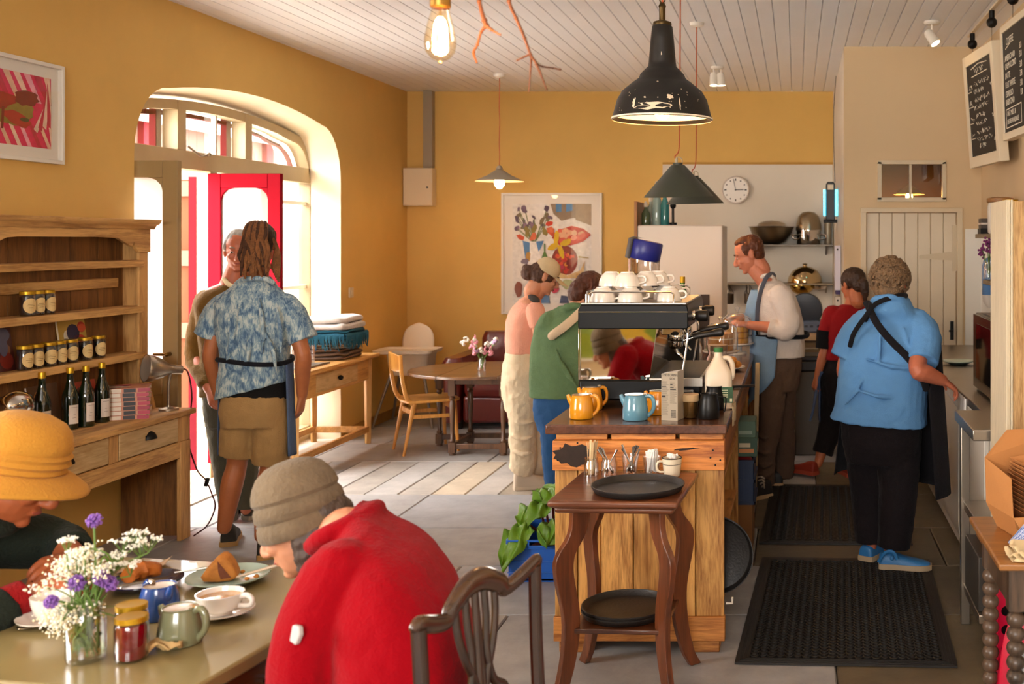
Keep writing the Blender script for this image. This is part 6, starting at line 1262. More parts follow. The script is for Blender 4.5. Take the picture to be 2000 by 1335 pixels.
def kbox(label, z, tilt, sx=.2, sy=.14, hh=.05, par=None, dx=0):
    """open kraft takeaway box with flared sides and folded corner flaps"""
    t = thing('takeaway_box', label, 'takeaway box', (bzx+dx, bzy, z), .25, 'kraft boxes on the bobbin table'); t.rotation_euler = (0, tilt, .22); b = MB(); e = .03
    lo = [(-sx/2, -sy/2, 0), (sx/2, -sy/2, 0), (sx/2, sy/2, 0), (-sx/2, sy/2, 0)]; hi = [(-sx/2-e, -sy/2-e*.6, hh), (sx/2+e, -sy/2-e*.6, hh), (sx/2+e, sy/2+e*.6, hh), (-sx/2-e, sy/2+e*.6, hh)]
    b.add(lo+hi, [(3, 2, 1, 0), (0, 1, 5, 4), (1, 2, 6, 5), (2, 3, 7, 6), (3, 0, 4, 7)]); b.build('tray', kr, t, smooth=0, solid=.0016); return t
k0 = kbox('large kraft takeaway box with open flaps under the stack of nested boxes', .752, 0, .26, .18, .075)
b = MB(); b.add([(-.16, -.108, .075), (.16, -.108, .075), (.16, -.125, .0), (-.12, -.13, .0)], [(0, 1, 2, 3)]); b.add([(-.16, -.108, .075), (-.16, .108, .075), (-.165, .1, .22), (-.155, -.08, .19)], [(0, 1, 2, 3)]); b.add([(-.16, .108, .075), (.16, .108, .075), (.16, .15, .30), (-.07, .15, .30), (-.165, .11, .22)], [(0, 1, 2, 3, 4)]); b.build('flap', kr, k0, smooth=0, solid=.0016)
nth = ['lowest', '2nd lowest', '3rd lowest', '4th lowest', '5th lowest', '6th lowest', 'middle', '6th from the top', '5th from the top', '4th from the top', '3rd from the top', '2nd from the top', 'topmost']
first = None
for i in range(13):
    l = f'nested kraft takeaway box, {nth[i]} of the stack beside the timber partition'
    if first: d = dup(first, (bzx+.02+i*.002, bzy+.0, .80+i*.0118), .22, l); d.rotation_euler = (0, -.12, .22)
    else: first = kbox(l, .80, -.12, .2, .13, .05, dx=.02)
ging = mat('blue_gingham', '#5878B8', .85)
nt = ging.node_tree; ck = nt.nodes.new('ShaderNodeTexChecker'); ck.inputs['Scale'].default_value = 220; ck.inputs[1].default_value = C('#3F66B4'); ck.inputs[2].default_value = C('#C9D2E6'); tcn = nt.nodes.new('ShaderNodeTexCoord'); nt.links.new(tcn.outputs['Object'], ck.inputs[0]); nt.links.new(ck.outputs[0], nt.nodes['Principled BSDF'].inputs['Base Color'])
b = MB(); b.sheet(lambda u, v: (-.11+.26*u, -.09+.17*v, .006+.055*math.sin(PI*u)*(.5+.5*v)+.012*math.sin(8*u+5*v)+.012), 22, 16); tag(b.build('gingham_cloth', ging, loc=(.775, 3.325, .751), rot=(0, 0, .3), solid=.003), 'crumpled blue gingham cloth on the bobbin table', 'cloth')
t = folded('pile of cream paper napkins at the front of the bobbin table', 0.70, 3.24, .7505, .15, .1, .035, mat('cream_napkin', '#D5BE93', .9), 'napkin_pile', cat='napkins', rz=.05, layers=4)
# under it: pink crate, pink bag, white bucket
t = thing('pink_crate', 'bright pink plastic crate with round holes on end under the bobbin table', 'crate', (.69, 3.78, 0)); pk = mat('hot_pink_plastic', '#D0113F', .35, coat=.2)
b = MB(); holes = [[(.03+i*.062+.018*math.cos(-a), -.0, .28+j*.065+.018*math.sin(-a)) for a in [2*PI*k/16 for k in range(16)]] for i in range(3) for j in range(3)]
b.poly3([(0, 0, 0), (.2, 0, 0), (.2, 0, .48), (0, 0, .48)], holes); b.build('face', pk, t, solid=.006, smooth=0)
b = MB(); b.box(0, .2, .01, .2, 0, .012); b.box(0, .008, .004, .2, 0, .48); b.box(.192, .2, .004, .2, 0, .48); b.box(0, .2, .192, .2, 0, .48); b.build('side', pk, t, bevel=.004); b = MB(); b.box(.01, .19, .02, .03, .02, .47); b.build('liner', iron, t)
b = MB(); rings = []
for z, w, d in ((0, .09, .06), (.05, .12, .07), (.2, .11, .06), (.28, .085, .045), (.33, .06, .02)): rings.append([(w*math.cos(a)*(1+.1*math.sin(5*a+9*z)), d*math.sin(a)*(1+.12*math.sin(4*a+7*z)), z) for a in [2*PI*j/36 for j in range(36)]])
b.loft(rings); tag(b.build('pink_bag', mat('pink_bag', '#CE1038', .4, bump=.3, bscale=18), loc=(.765, 3.62, .0), sub=1), 'shiny pink plastic bag slumped under the bobbin table', 'bag').scale = (1.0, .8, 1.38)
b = MB(); b.lathe([(0, .004), (.085, .002), (.09, .006), (.115, .22), (.122, .222), (.122, .232), (.112, .232), (.088, .012), (0, .01)], 40); tag(b.build('bucket', mat('white_bucket', '#DADADF', .35), loc=(.80, 3.40, .0)), 'white plastic bucket under the bobbin table', 'bucket').scale = (1, 1, 1.7)
# ---------------------------------------------------------------- hanging menu boards
chalk = mat('chalk_paint', '#E6DCC8', .8); blackb = mat('chalkboard', '#1B1713', .6, var=.2, vscale=6)
def menu(label, X, Y0, Y1, zt, zb, tilt, lines, depth=.055, fw=.06, yaw=.0):
    """chalkboard facing -x; local u along -y (reading direction), v down from the hooks"""
    t = thing('menu_board', label, 'menu board', (X, Y1, zt)); t.rotation_euler = (tilt, 0, -PI/2+yaw); w = Y1-Y0; h = zt-zb
    # local x runs to -Y (towards the camera), local -y faces the room (-X)
    b = MB()
    for x0, x1, z0, z1 in ((0, fw, -h, 0), (w-fw, w, -h, 0), (fw, w-fw, -fw*1.2, 0), (fw, w-fw, -h, -h+fw*1.2)): b.box(x0, x1, -.008, depth, z0, z1)
    b.build('frame', mat('cream_menu_frame', '#E3D3B6', .5, bump=.06, bscale=20), t, bevel=.003)
    b = MB(); b.box(fw-.005, w-fw+.005, 0, .006, -h+fw, -fw); b.build('chalkboard', blackb, t, smooth=0)
    for s_, sz, x, v, al in lines: text(s_, sz, chalk, 'lettering', t, (fw+x*(w-2*fw), -.0008, -v*h), (PI/2, 0, 0), al, .0004, .8)
    b = MB()
    return t, w, h, fw
def strokes(t, segs):
    b = MB()
    for a, c in segs: b.bar((a[0], -.001, a[1]), (c[0], -.001, c[1]), .001, .006, (0, 0, 1) if abs(a[0]-c[0]) > abs(a[1]-c[1]) else (1, 0, 0))
    b.build('chalk_line', chalk, t, smooth=0)
L1 = []
t, w, h, fw = menu('white framed chalkboard of small handwritten lines, further from the camera', 1.145, 6.86, 7.57, 2.93, 2.175, .075, L1, yaw=.105)
strokes(t, [((w*.25, -h*.135), (w*.5, -h*.115)), ((w*.5, -h*.115), (w*.78, -h*.135)), ((w*.25, -h*.205), (w*.78, -h*.205)), ((w*.1, -h*.33), (w*.22, -h*.33)), ((w*.1, -h*.465), (w*.26, -h*.465)), ((w*.1, -h*.61), (w*.22, -h*.61)), ((w*.1, -h*.745), (w*.26, -h*.745))])
# lines too small to read: chalk squiggles word by word
b = MB(); q = random.Random(17)
for x, v, n, big in ((.32, .165, 2, 1.4), (.08, .295, 1, 1), (.28, .28, 4, 1), (.26, .345, 3, 1), (.92, .335, 1, .8), (.06, .43, 1, 1), (.28, .42, 4, 1), (.24, .485, 4, 1), (.07, .575, 1, 1), (.28, .56, 3, 1), (.26, .625, 3, 1), (.92, .60, 1, .8), (.06, .71, 1, 1), (.28, .70, 4, 1), (.26, .765, 4, 1), (.34, .825, 2, 1), (.92, .80, 1, .8)):
    for k in range(n):
        wd = q.uniform(.09, .15)*big*(.6 if n == 1 and big < 1 else 1); m_ = q.randint(4, 6)
        for e in range(m_): xa = fw+(x+wd*e/m_)*(w-2*fw); xb = fw+(x+wd*(e+1)/m_)*(w-2*fw); za = -v*h+q.uniform(-.016, .018)*big; zb = -v*h+q.uniform(-.016, .018)*big; b.bar((xa, -.001, za), (xb, -.001, zb), .001, .005, (0, 1, 0))
        x += wd+.03
b.build('chalk_writing', chalk, t, smooth=0)
L2 = [('COFFEE', .06, .12, .16, 'LEFT'), ('AMERICANO', .05, .06, .30, 'LEFT'), ('3.0', .05, .55, .265, 'LEFT'), ('CAPPUCCINO', .05, .06, .37, 'LEFT'), ('3.8', .05, .55, .335, 'LEFT'), ('LATTE', .05, .06, .45, 'LEFT'), ('3.8', .05, .55, .42, 'LEFT'), ('FLAT WHITE', .05, .06, .53, 'LEFT'), ('3.8', .05, .55, .495, 'LEFT'), ('ESPRESSO', .05, .06, .61, 'LEFT'), ('3.0', .05, .55, .575, 'LEFT'), ('BABYCINO', .05, .06, .68, 'LEFT'), ('1.0', .05, .55, .65, 'LEFT'), ('OAT MILK &', .045, .09, .78, 'LEFT'), ('DECAF AVAILABLE', .04, .09, .85, 'LEFT'), ('5', .05, .86, .2, 'LEFT')]
t, w, h, fw = menu('white framed coffee chalkboard nearest the camera at the right edge', 1.20, 5.72, 6.47, 2.93, 2.265, .03, L2, fw=.035, yaw=.05)
strokes(t, [((w*.13, -h*.215), (w*.2, -h*.2)), ((w*.2, -h*.2), (w*.3, -h*.18)), ((w*.1, -h*.74), (w*.56, -h*.735)), ((w*.1, -h*.9), (w*.56, -h*.895)), ((w*.1, -h*.74), (w*.1, -h*.9)), ((w*.56, -h*.735), (w*.56, -h*.895))])
b = MB(); b.box(1.225, 1.25, 5.4, 7.9, ZC-.012, ZC); tag(b.build('ceiling_rail', mat('cream_rail', '#D6C6AA', .4), loc=(1.24, 6.6, ZC), world=True), 'cream hanging rail on the ceiling above the menu boards', 'rail')
for i, (y, l) in enumerate(((7.75, 'black ball hook on the ceiling rail, furthest'), (6.98, 'black ball hook on the ceiling rail, middle'), (6.3, 'black ball hook on the ceiling rail, nearest'))):
    b = MB(); b.ell((0, 0, -.075), .034, n=18); b.cyl((0, 0, -.05), (0, 0, 0), .018); b.tube([(0, -.0, -.1), (0, 0, -.22)], .0015, 6); tag(b.build('hook', iron, loc=(1.237, y, ZC-.012)), l, 'hook')
# ---------------------------------------------------------------- foreground table
TH = .75; th = math.radians(-9)
NR = Vector((-1.262, 2.26, 0)); ux = Vector((math.cos(th), math.sin(th), 0)); uy = Vector((-math.sin(th), math.cos(th), 0))
t = thing('cafe_table', 'cream painted cafe table with brown sides in the left foreground', 'table', tuple(NR), th)
tw, td = .93, .86; top_m = mat('mustard_table_paint', '#85744A', .3, bump=.03, bscale=18, var=.1, vscale=3, coat=.3)
b = MB(); b.box(-tw, 0, 0, td, .715, .75); b.build('tabletop', top_m, t, bevel=.006)
ap = wood('brown_table_side', '#6E431F', '#47280f', 'Y', .35, 7, .2, coat=.3)
b = MB(); b.box(-tw+.03, -.03, .03, .05, .62, .715); b.box(-tw+.03, -.03, td-.05, td-.03, .62, .715); b.box(-tw+.03, -tw+.05, .03, td-.03, .62, .715); b.box(-.05, -.03, .03, td-.03, .62, .715); b.build('apron', ap, t, bevel=.002)
for x in (-tw+.07, -.07):
    for y in (.07, td-.07): b = MB(); b.tube([(x, y, 0), (x, y, .715)], [.022, .032], 4); b.build('leg', wood('dark_table_leg', '#4A2E18', '#2e1b0d', 'Z', .4, 7, .1), t, smooth=0, bevel=.003)
def ont(px, py): Y = (EYE-TH)*F/(py-CY); p = at(px, py, Y); return Vector((p.x, Y, TH+.0006))
q = random.Random(31)
# jar of wild flowers
p = ont(168, 1288); t = thing('flower_jar', 'glass jar of white wild flowers and purple chives on the cafe table', 'flower jar', tuple(p)); R_ = .040
b = MB(); b.lathe([(0, .006), (R_*.8, .004), (R_*.92, 0), (R_, .008), (R_, .085), (R_*.86, .102), (R_*.84, .106), (R_*.9, .11), (R_*.9, .122), (R_*.86, .122), (R_*.8, .108), (R_*.82, .1), (R_*.95, .084), (R_*.95, .012), (0, .01)], 36); b.build('jar_glass', jg, t)
b = MB(); b.lathe([(0, .011), (R_*.93, .013), (R_*.94, .03), (0, .03)], 30); b.build('water', glass('water', (.93, .95, .85), .8), t)
def px3(x, y, dy): return at(x, y, p.y+dy)-p
stems = MB(); umb = []; white = MB(); cream_f = MB(); lilac = MB(); green = MB()
def stem(pts, r=.0019): stems.tube(pts, r, 6, 4)
def mouth(): a = q.uniform(0, 6.28); return Vector((.022*math.cos(a), .022*math.sin(a), .11))
def base(): a = q.uniform(0, 6.28); return Vector((.025*math.cos(a), .025*math.sin(a), .012+q.uniform(0, .03)))
# chive heads
for x, y, dy, r in ((184, 1016, .0, .0155), (150, 1138, -.03, .017), (198, 1128, -.02, .017), (215, 1140, .0, .016), (100, 1175, -.04, .014)):
    c = px3(x, y, dy); m = mouth(); stem([base(), m, m.lerp(c, .6)+Vector((0, 0, .01)), c-Vector((0, 0, .012))], .0022)
    for k in range(110):
        d = Vector((q.gauss(0, 1), q.gauss(0, 1), q.gauss(0, 1)+.35)).normalized(); lilac.tube([c+d*r*.35, c+d*r*q.uniform(.85, 1.15)], [.0012, .0022], 5)
# white cow-parsley / elder clusters
for i in range(26):
    x, y = q.choice([(130, 1085, 1), (110, 1110, 1), (160, 1090, 1), (95, 1140, 1), (135, 1120, 1), (175, 1120, 1), (80, 1190, 1), (120, 1200, 1), (150, 1185, 1), (185, 1175, 1), (105, 1215, 1)])[:2]
    c = px3(x+q.uniform(-16, 16), y+q.uniform(-16, 16), q.uniform(-.06, .05)); m = mouth(); stem([base(), m, m.lerp(c, .55)+Vector((0, 0, .015)), c], .0014)
    for k in range(60):
        d = Vector((q.gauss(0, .013), q.gauss(0, .013), q.gauss(0, .009))); pp = c+d; (white if q.random() < .6 else cream_f).ell(pp, q.uniform(.0016, .0034), n=6)
# umbels at the right
for x, y, dy in ((240, 1055, .04), (268, 1040, .05), (290, 1055, .05), (230, 1085, .03), (255, 1100, .03), (275, 1065, .06), (215, 1105, .02), (130, 1055, 0), (150, 1078, 0)):
    c = px3(x, y, dy); m = mouth(); k0 = c-Vector((0, 0, .028)); stem([base(), m, m.lerp(k0, .5)+Vector((-.01, 0, .02)), k0], .0016)
    for k in range(13):
        a = q.uniform(0, 6.28); rr_ = q.uniform(.004, .024); e = c+Vector((rr_*math.cos(a), rr_*math.sin(a), q.uniform(-.003, .006))); stems.tube([k0, e], .0006, 4)
        for j in range(9): white.ell(e+Vector((q.gauss(0, .003), q.gauss(0, .003), q.gauss(0, .002))), q.uniform(.0012, .0022), n=5)
stem([Vector((0, 0, .02)), Vector((.01, 0, .13)), px3(200, 1090, 0), px3(215, 1100, .02)], .0025); stem([Vector((0, 0, .02)), Vector((0, .01, .12)), px3(165, 1080, 0), px3(205, 1078, 0), px3(222, 1100, .02)], .002)
for i in range(26):
    m = mouth()*1.0; a = q.uniform(0, 6.28); e = m+Vector((.05*math.cos(a), .05*math.sin(a), q.uniform(-.06, .04))); d = (e-m); s_ = d.cross(Vector((0, 0, 1))).normalized()*q.uniform(.005, .01)
    green.add([m, m.lerp(e, .5)+s_, e, m.lerp(e, .5)-s_], [(0, 1, 2, 3)])
for i in range(18):
    a = q.uniform(0, 6.28); r = q.uniform(.01, .034); e = Vector((r*math.cos(a), r*math.sin(a), q.uniform(.03, .1))); green.ell(e, (.007, .004, .012), Euler((q.uniform(-1, 1), q.uniform(-1, 1), a)).to_matrix(), 6)
stems.build('stem', stem_g, t); white.build('white_blossom', mat('white_petal', '#F2EEE0', .7), t); cream_f.build('cream_blossom', mat('cream_petal', '#E9DDB8', .7), t); lilac.build('chive_blossom', mat('lilac_petal', '#8E62B4', .7, var=.2, vscale=60), t); green.build('leaf', leaf_g, t, smooth=0)
# jam jars
jam = mat('red_jam', '#6E0512', .15, var=.35, vscale=60, coat=.3)
t = jar_proto('jar of red jam with gold lid on the cafe table, in front', 'jar', None, .0345, .097, jam, False, tuple(ont(257, 1287))); t = jar_proto('jar of red jam with gold lid hidden behind the front jam jar', 'jar', None, .0345, .097, jam, False, (-1.528, 2.528, TH+.0006))
# teapots with milky tops
def jugpot(label, col, pos, rz, r, h):
    t = thing('teapot', label, 'teapot', tuple(pos), rz); m = mat('glaze_'+col.strip('#'), col, .2, coat=.5, var=.08)
    b = MB(); b.lathe([(0, .003), (r*.95, .001), (r*1.0, .006), (r*1.0, h*.35), (r*.9, h*.72), (r*.78, h*.95), (r*.82, h), (r*.76, h), (r*.72, h*.94), (r*.72, h*.9), (0, h*.9)], 44); b.tube([(-r*.66, 0, h*.66), (-r*.92, 0, h*.86), (-r*1.06, 0, h*1.02)], [r*.32, r*.24, r*.12], 12, 4, flat=((0, 1, 0), .75)); b.build('pot_body', m, t)
    b = MB(); b.tube([(r*.62, 0, h*.88), (r*1.1, 0, h*.96), (r*1.36, 0, h*.74), (r*1.3, 0, h*.4), (r*.9, 0, h*.14)], [r*.15, r*.17, r*.17, r*.16, r*.17], 12, 5); b.build('handle', m, t)
    b = MB(); b.lathe([(0, h*.985), (r*.5, h*.985), (r*.74, h*.975), (r*.75, h*.96)], 36); b.tube([(r*.55, 0, h*.99), (r*.85, 0, h*1.03), (r*.95, 0, h*.95)], .006, 8, 2); b.build('lid', mat('brushed_lid', '#CDBFAE', .25, 1), t); return t
jugpot('grey-green teapot with steel lid at the near right of the cafe table', '#77785A', ont(352, 1255), -.15, .048, .084)
jugpot('cobalt blue teapot with steel lid behind the jam jars', '#1F4C9A', ont(311, 1205), 2.6, .047, .081)
# cup and saucers
tea = mat('tea_with_milk', '#B57A2C', .08, coat=.6)
def cupsaucer(lc, ls, pos, rz, cr_=.056, ch_=.052, fill=True, hang=0):
    t = thing('saucer', ls, 'saucer', tuple(pos), rz); b = MB(); b.lathe([(0, .004), (.03, .002), (.045, .004), (.078, .016), (.079, .019), (.045, .008), (.03, .006), (0, .006)], 44); b.build('saucer_body', china, t)
    t2 = thing('tea_cup', lc, 'cup', (pos.x, pos.y, pos.z+.0065), rz); b = MB(); r, h = cr_, ch_
    b.lathe([(0, .002), (r*.5, .001), (r*.52, .006), (r*.8, h*.3), (r*.95, h*.7), (r, h), (r*.96, h), (r*.9, h*.7), (r*.75, h*.3), (r*.4, h*.12), (0, h*.1)], 44); b.build('cup_body', china, t2)
    b = MB(); b.tube([(r*.93, 0, h*.85), (r*1.25, 0, h*.92), (r*1.48, 0, h*.75), (r*1.4, 0, h*.48), (r*.9, 0, h*.42)], [.006, .007, .0065, .006, .006], 12, 5, flat=((0, 1, 0), 1)); b.build('handle', china, t2)
    if fill: b = MB(); b.lathe([(0, h*.78), (r*.915, h*.78)], 40); b.build('tea', tea, t2, smooth=0)
cupsaucer('white cup of tea in front of the pie plate', 'white saucer under the full tea cup', ont(430, 1203), -.1)
cupsaucer('white cup beside the elderly person, behind the flower jar', 'white saucer behind the flower jar', ont(105, 1215), 2.4, .05, .06, False)
b = MB(); b.tube([(0, 0, 0), (.06, 0, .004), (.1, 0, .006)], [.002, .003, .004], 8, 2); b.ell((-.015, 0, .0), (.02, .012, .004)); tag(b.build('teaspoon', steel, loc=tuple(ont(62, 1228)+Vector((0, 0, .004))), rot=(0, 0, .1)), 'teaspoon lying beside the saucer behind the flowers', 'spoon')
# plates with pastries
def plate(label, pos, r, m, dep=.018): 
    b = MB(); b.lathe([(0, .004), (r*.55, .002), (r*.6, .001), (r*.8, .006), (r, dep), (r*1.0, dep+.004), (r*.8, .011), (r*.6, .007), (0, .007)], 52); return tag(b.build('plate', m, loc=tuple(pos)), label, 'plate')
pp = ont(446, 1136); plate('pale blue-green plate with a wedge of pie', pp, .105, mat('celadon_glaze', '#A9BDB0', .2, coat=.4))
crust = mat('pie_crust', '#B8742A', .75, bump=.6, bscale=70, var=.35, vscale=28)
t = thing('pie_slice', 'wedge of golden filo pie standing on the pale plate', 'pie', (pp.x-.02, pp.y-.005, pp.z+.008), .3)
b = MB(); rings = []
for u in range(9):
    v = u/8; w = .055*(1-.25*v); rings.append([(-.05+.1*s_+.004*math.sin(8*s_+6*v), (-w/2+w*v*.0)+w*tt+.003*math.sin(9*s_), .001+.075*max(0, 1-abs(s_*1.5-.75))**.85*(1 if tt in (0, 1) else 1)*(1) if False else .0) for s_, tt in ((0, 0), (1, 0), (1, 1), (0, 1))])
def wedge(s, v):
    """triangular cross-section swept with wobble"""
    pts = [(-.058, .0), (-.03, .035), (.0, .072), (.012, .078), (.03, .055), (.045, .02), (.05, 0)]
    return [(x+.004*math.sin(7*s+x*60), s, max(0, z*(1-.12*abs(s)/.03)+.003*math.sin(40*s+x*90)*(z > .01))) for x, z in pts]
b = MB(); b.loft([wedge(s, 0) for s in (-.034, -.03, -.015, 0, .015, .03, .034)]); b.build('crust', crust, t, sub=1)
b = MB(); b.add([(-.0+.03*0, -.036, .06), (.034, -.036, .012), (.008, -.036, .01), (.002, -.0365, .03)], [(0, 3, 2, 1)]); b.build('filling', mat('pie_filling', '#6B3413', .7, bump=.5), t)
for i in range(5): a = q.uniform(0, 6.28); r = q.uniform(.04, .075); b = MB(); b.ell((pp.x+r*math.cos(a), pp.y+r*math.sin(a), pp.z+.014), (.008, .006, .005), Euler((0, 0, a)).to_matrix(), 8); tag(b.build('crumb', crust, loc=(pp.x, pp.y, pp.z+.01), world=True), 'small golden crumb on the pale pie plate', 'crumb', 'crumbs on the pie plate')
kd = Vector((.085, -.01, 0)); b = MB(); P0 = pp+Vector((.03, -.02, .018)); P1 = pp+Vector((.135, .035, .040)); b.tube([P0, P0.lerp(P1, .5), P1], [.003, .004, .006], 10, 3); tag(b.build('knife', mat('ivory_handle', '#CBB59C', .35, .3), loc=tuple(P0), world=True), 'table knife resting on the rim of the pie plate', 'knife')
pb = ont(284, 1147); plate('dark navy plate with broken croissant', pb, .092, mat('navy_glaze', '#1B1C38', .15, coat=.6), .02)
b = MB(); rings = []
for k in range(11):
    u = k/10; a = -.9+1.9*u; c = Vector((.06*math.cos(a+2.2)+.03, .05*math.sin(a+2.2)-.03, .028+.008*math.sin(3*u))); r = .009+.021*math.sin(PI*(.12+.8*u))*(1+.12*math.sin(16*u)); d = Vector((-math.sin(a+2.2), math.cos(a+2.2), 0)); n_ = Vector((d.y, -d.x, 0)); rings.append([c+n_*r*math.cos(2*PI*j/14)*(1+.08*math.sin(3*j+k))+Vector((0, 0, r*math.sin(2*PI*j/14)*.85)) for j in range(14)])
b.loft(rings); tag(b.build('croissant', mat('croissant_crust', '#B8651E', .55, bump=.5, bscale=50, var=.4, vscale=30), loc=tuple(pb+Vector((-.01, 0, .008))), rot=(0, 0, .6)), 'torn golden croissant on the navy plate', 'pastry')
b = MB(); P0 = pb+Vector((.05, .05, .025)); P1 = pb+Vector((.125, .075, .03)); b.tube([P0, P1], [.0025, .004], 8); tag(b.build('fork', steel, loc=tuple(P0), world=True), 'fork handle resting on the navy plate rim', 'fork')
b = MB(); b.sheet(lambda u, v: (.07*(u-.5), .05*(v-.5)+.01*math.sin(6*u), .004+.014*abs(math.sin(5*u+4*v))+.008*math.sin(9*v+3*u)**2), 12, 10); tag(b.build('crumpled_wrapper', mat('kraft_paper', '#B99763', .8), loc=tuple(ont(322, 1272)), rot=(0, 0, .5), solid=.0012), 'crumpled kraft paper scrap beside the grey-green teapot', 'paper scrap')
b = MB(); b.sheet(lambda u, v: (.12*(u-.5), .09*(v-.5), .003+.005*math.sin(5*u)+(.02*(u-.75)*4 if u > .75 else 0)), 12, 8); tag(b.build('paper_napkin', mat('pale_napkin', '#C9AE90', .85), loc=tuple(ont(283, 1109)), rot=(0, 0, .3), solid=.001), 'pale paper napkin at the far edge of the cafe table', 'napkin')
# dark carved dining chair
e0 = Vector((-.735, 2.136, 0)); e1 = Vector((-.608, 2.56, 0)); ax = (e1-e0).normalized(); mid = (e0+e1)/2; W_ = (e1-e0).length/2
t = thing('carved_chair', 'dark carved wooden dining chair behind the person in red', 'chair', tuple(mid), math.atan2(ax.y, ax.x)-PI)   # local +x runs toward the camera side, +y is forward
dk = wood('polished_dark_wood', '#4A2C17', '#24130a', 'X', .22, 7, .05, coat=.5, bump=.08); dkz = wood('polished_dark_upright', '#3A2112', '#1c0f08', 'Z', .25, 7, .05, coat=.5, bump=.08)
# yoke-shaped crest rail
b = MB(); cr_ = [(-W_-.012, .0, .925, .014), (-W_+.0, .0, .935, .018), (-W_*.72, .006, .915, .019), (-W_*.5, .012, .905, .019), (-W_*.42, .014, .922, .023), (-W_*.2, .018, .945, .026), (0, .02, .952, .027), (W_*.2, .018, .945, .026), (W_*.42, .014, .922, .023), (W_*.5, .012, .905, .019), (W_*.72, .006, .915, .019), (W_, .0, .935, .018), (W_+.012, 0, .925, .014)]
b.tube([(x, -.0-y_, z) for x, y_, z, r in cr_], [r for *_, r in cr_], 14, 4, flat=((0, 1, 0), .62)); b.build('crest_rail', dk, t)
for sx in (-1, 1):
    b = MB(); b.tube([(sx*W_*.99, -.0, .925), (sx*W_*.96, .008, .75), (sx*W_*.9, .03, .5), (sx*W_*.86, .045, .43), (sx*W_*.86, .02, .2), (sx*W_*.88, -.05, .0)], [.017, .017, .019, .021, .02, .017], 8, 3, flat=((0, 1, 0), .85)); b.build('back_post', dkz, t)
    b = MB(); b.tube([(sx*W_*1.0, .46, .42), (sx*W_*1.0, .47, 0)], [.022, .017], 4); b.build('leg', dkz, t, bevel=.003, smooth=0)
    b = MB(); b.bar((sx*W_*.86, .05, .42), (sx*W_*.99, .46, .42), .022, .06); b.bar((sx*W_*.87, .03, .16), (sx*W_*.99, .46, .16), .02, .025); b.build('seat_rail', dkz, t, bevel=.003)
b = MB(); b.bar((-W_*.86, .04, .42), (W_*.86, .04, .42), .022, .06); b.bar((-W_*.99, .46, .42), (W_*.99, .46, .42), .022, .06); b.build('seat_rail', dkz, t, bevel=.003)
b = MB(); b.loft([rr(W_*.95, .22, .03, .425), rr(W_*.97, .225, .04, .44), rr(W_*.93, .21, .05, .465)]); o = b.build('seat', mat('dark_seat_pad', '#2A1B14', .6), t); o.location = (0, .255, 0)
def strap(pts, r=.011): b.tube(pts, r, 10, 5, flat=((0, 1, 0), .6))
b = MB()
def yb(z): return -.018+.045*max(0, (.93-z)/.5)
S_ = lambda l: strap([(x, yb(z), z) for x, z in l])
for s_ in (-1, 1):
    S_([(s_*.075, .925), (s_*.07, .86), (s_*.05, .80), (s_*.02, .74), (s_*.012, .68)]); S_([(s_*.035, .93), (s_*.035, .87), (s_*.028, .80), (s_*.045, .73), (s_*.085, .70), (s_*.10, .66), (s_*.075, .63), (s_*.05, .65), (s_*.06, .685)])
    S_([(s_*.012, .70), (s_*.03, .64), (s_*.055, .60), (s_*.06, .56), (s_*.035, .53), (s_*.015, .56), (s_*.018, .6)]); S_([(s_*.05, .6), (s_*.05, .54), (s_*.035, .48), (s_*.04, .445)])
    S_([(0, .93), (s_*.004, .8), (s_*.008, .7)])
b.build('splat', dkz, t)
b = MB(); b.bar((-W_*.86, .035, .45), (W_*.86, .035, .45), .02, .03); b.build('shoe_rail', dkz, t, bevel=.003)
# canvas propped on the rear wall, seen in the machine's mirror panel
def daub(blob):
    q = random.Random(6); blob([(0, 0), (1, 0), (1, 1), (0, 1)], '#8FA02A')
    for i in range(16): blob(oval(q.uniform(.1, .9), q.uniform(.1, .9), q.uniform(.08, .22), q.uniform(.06, .16), 12, .3, q.uniform(0, 3), i), q.choice(['#B8B02C', '#6E8A22', '#C9A52A', '#A8722A', '#87A04A']))
b_t = framed('framed_picture', 'large yellow-green abstract canvas on the wall behind the camera', (-1.1, WY+.003, .35), PI, 1.9, 1.0, .03, 0, daub)
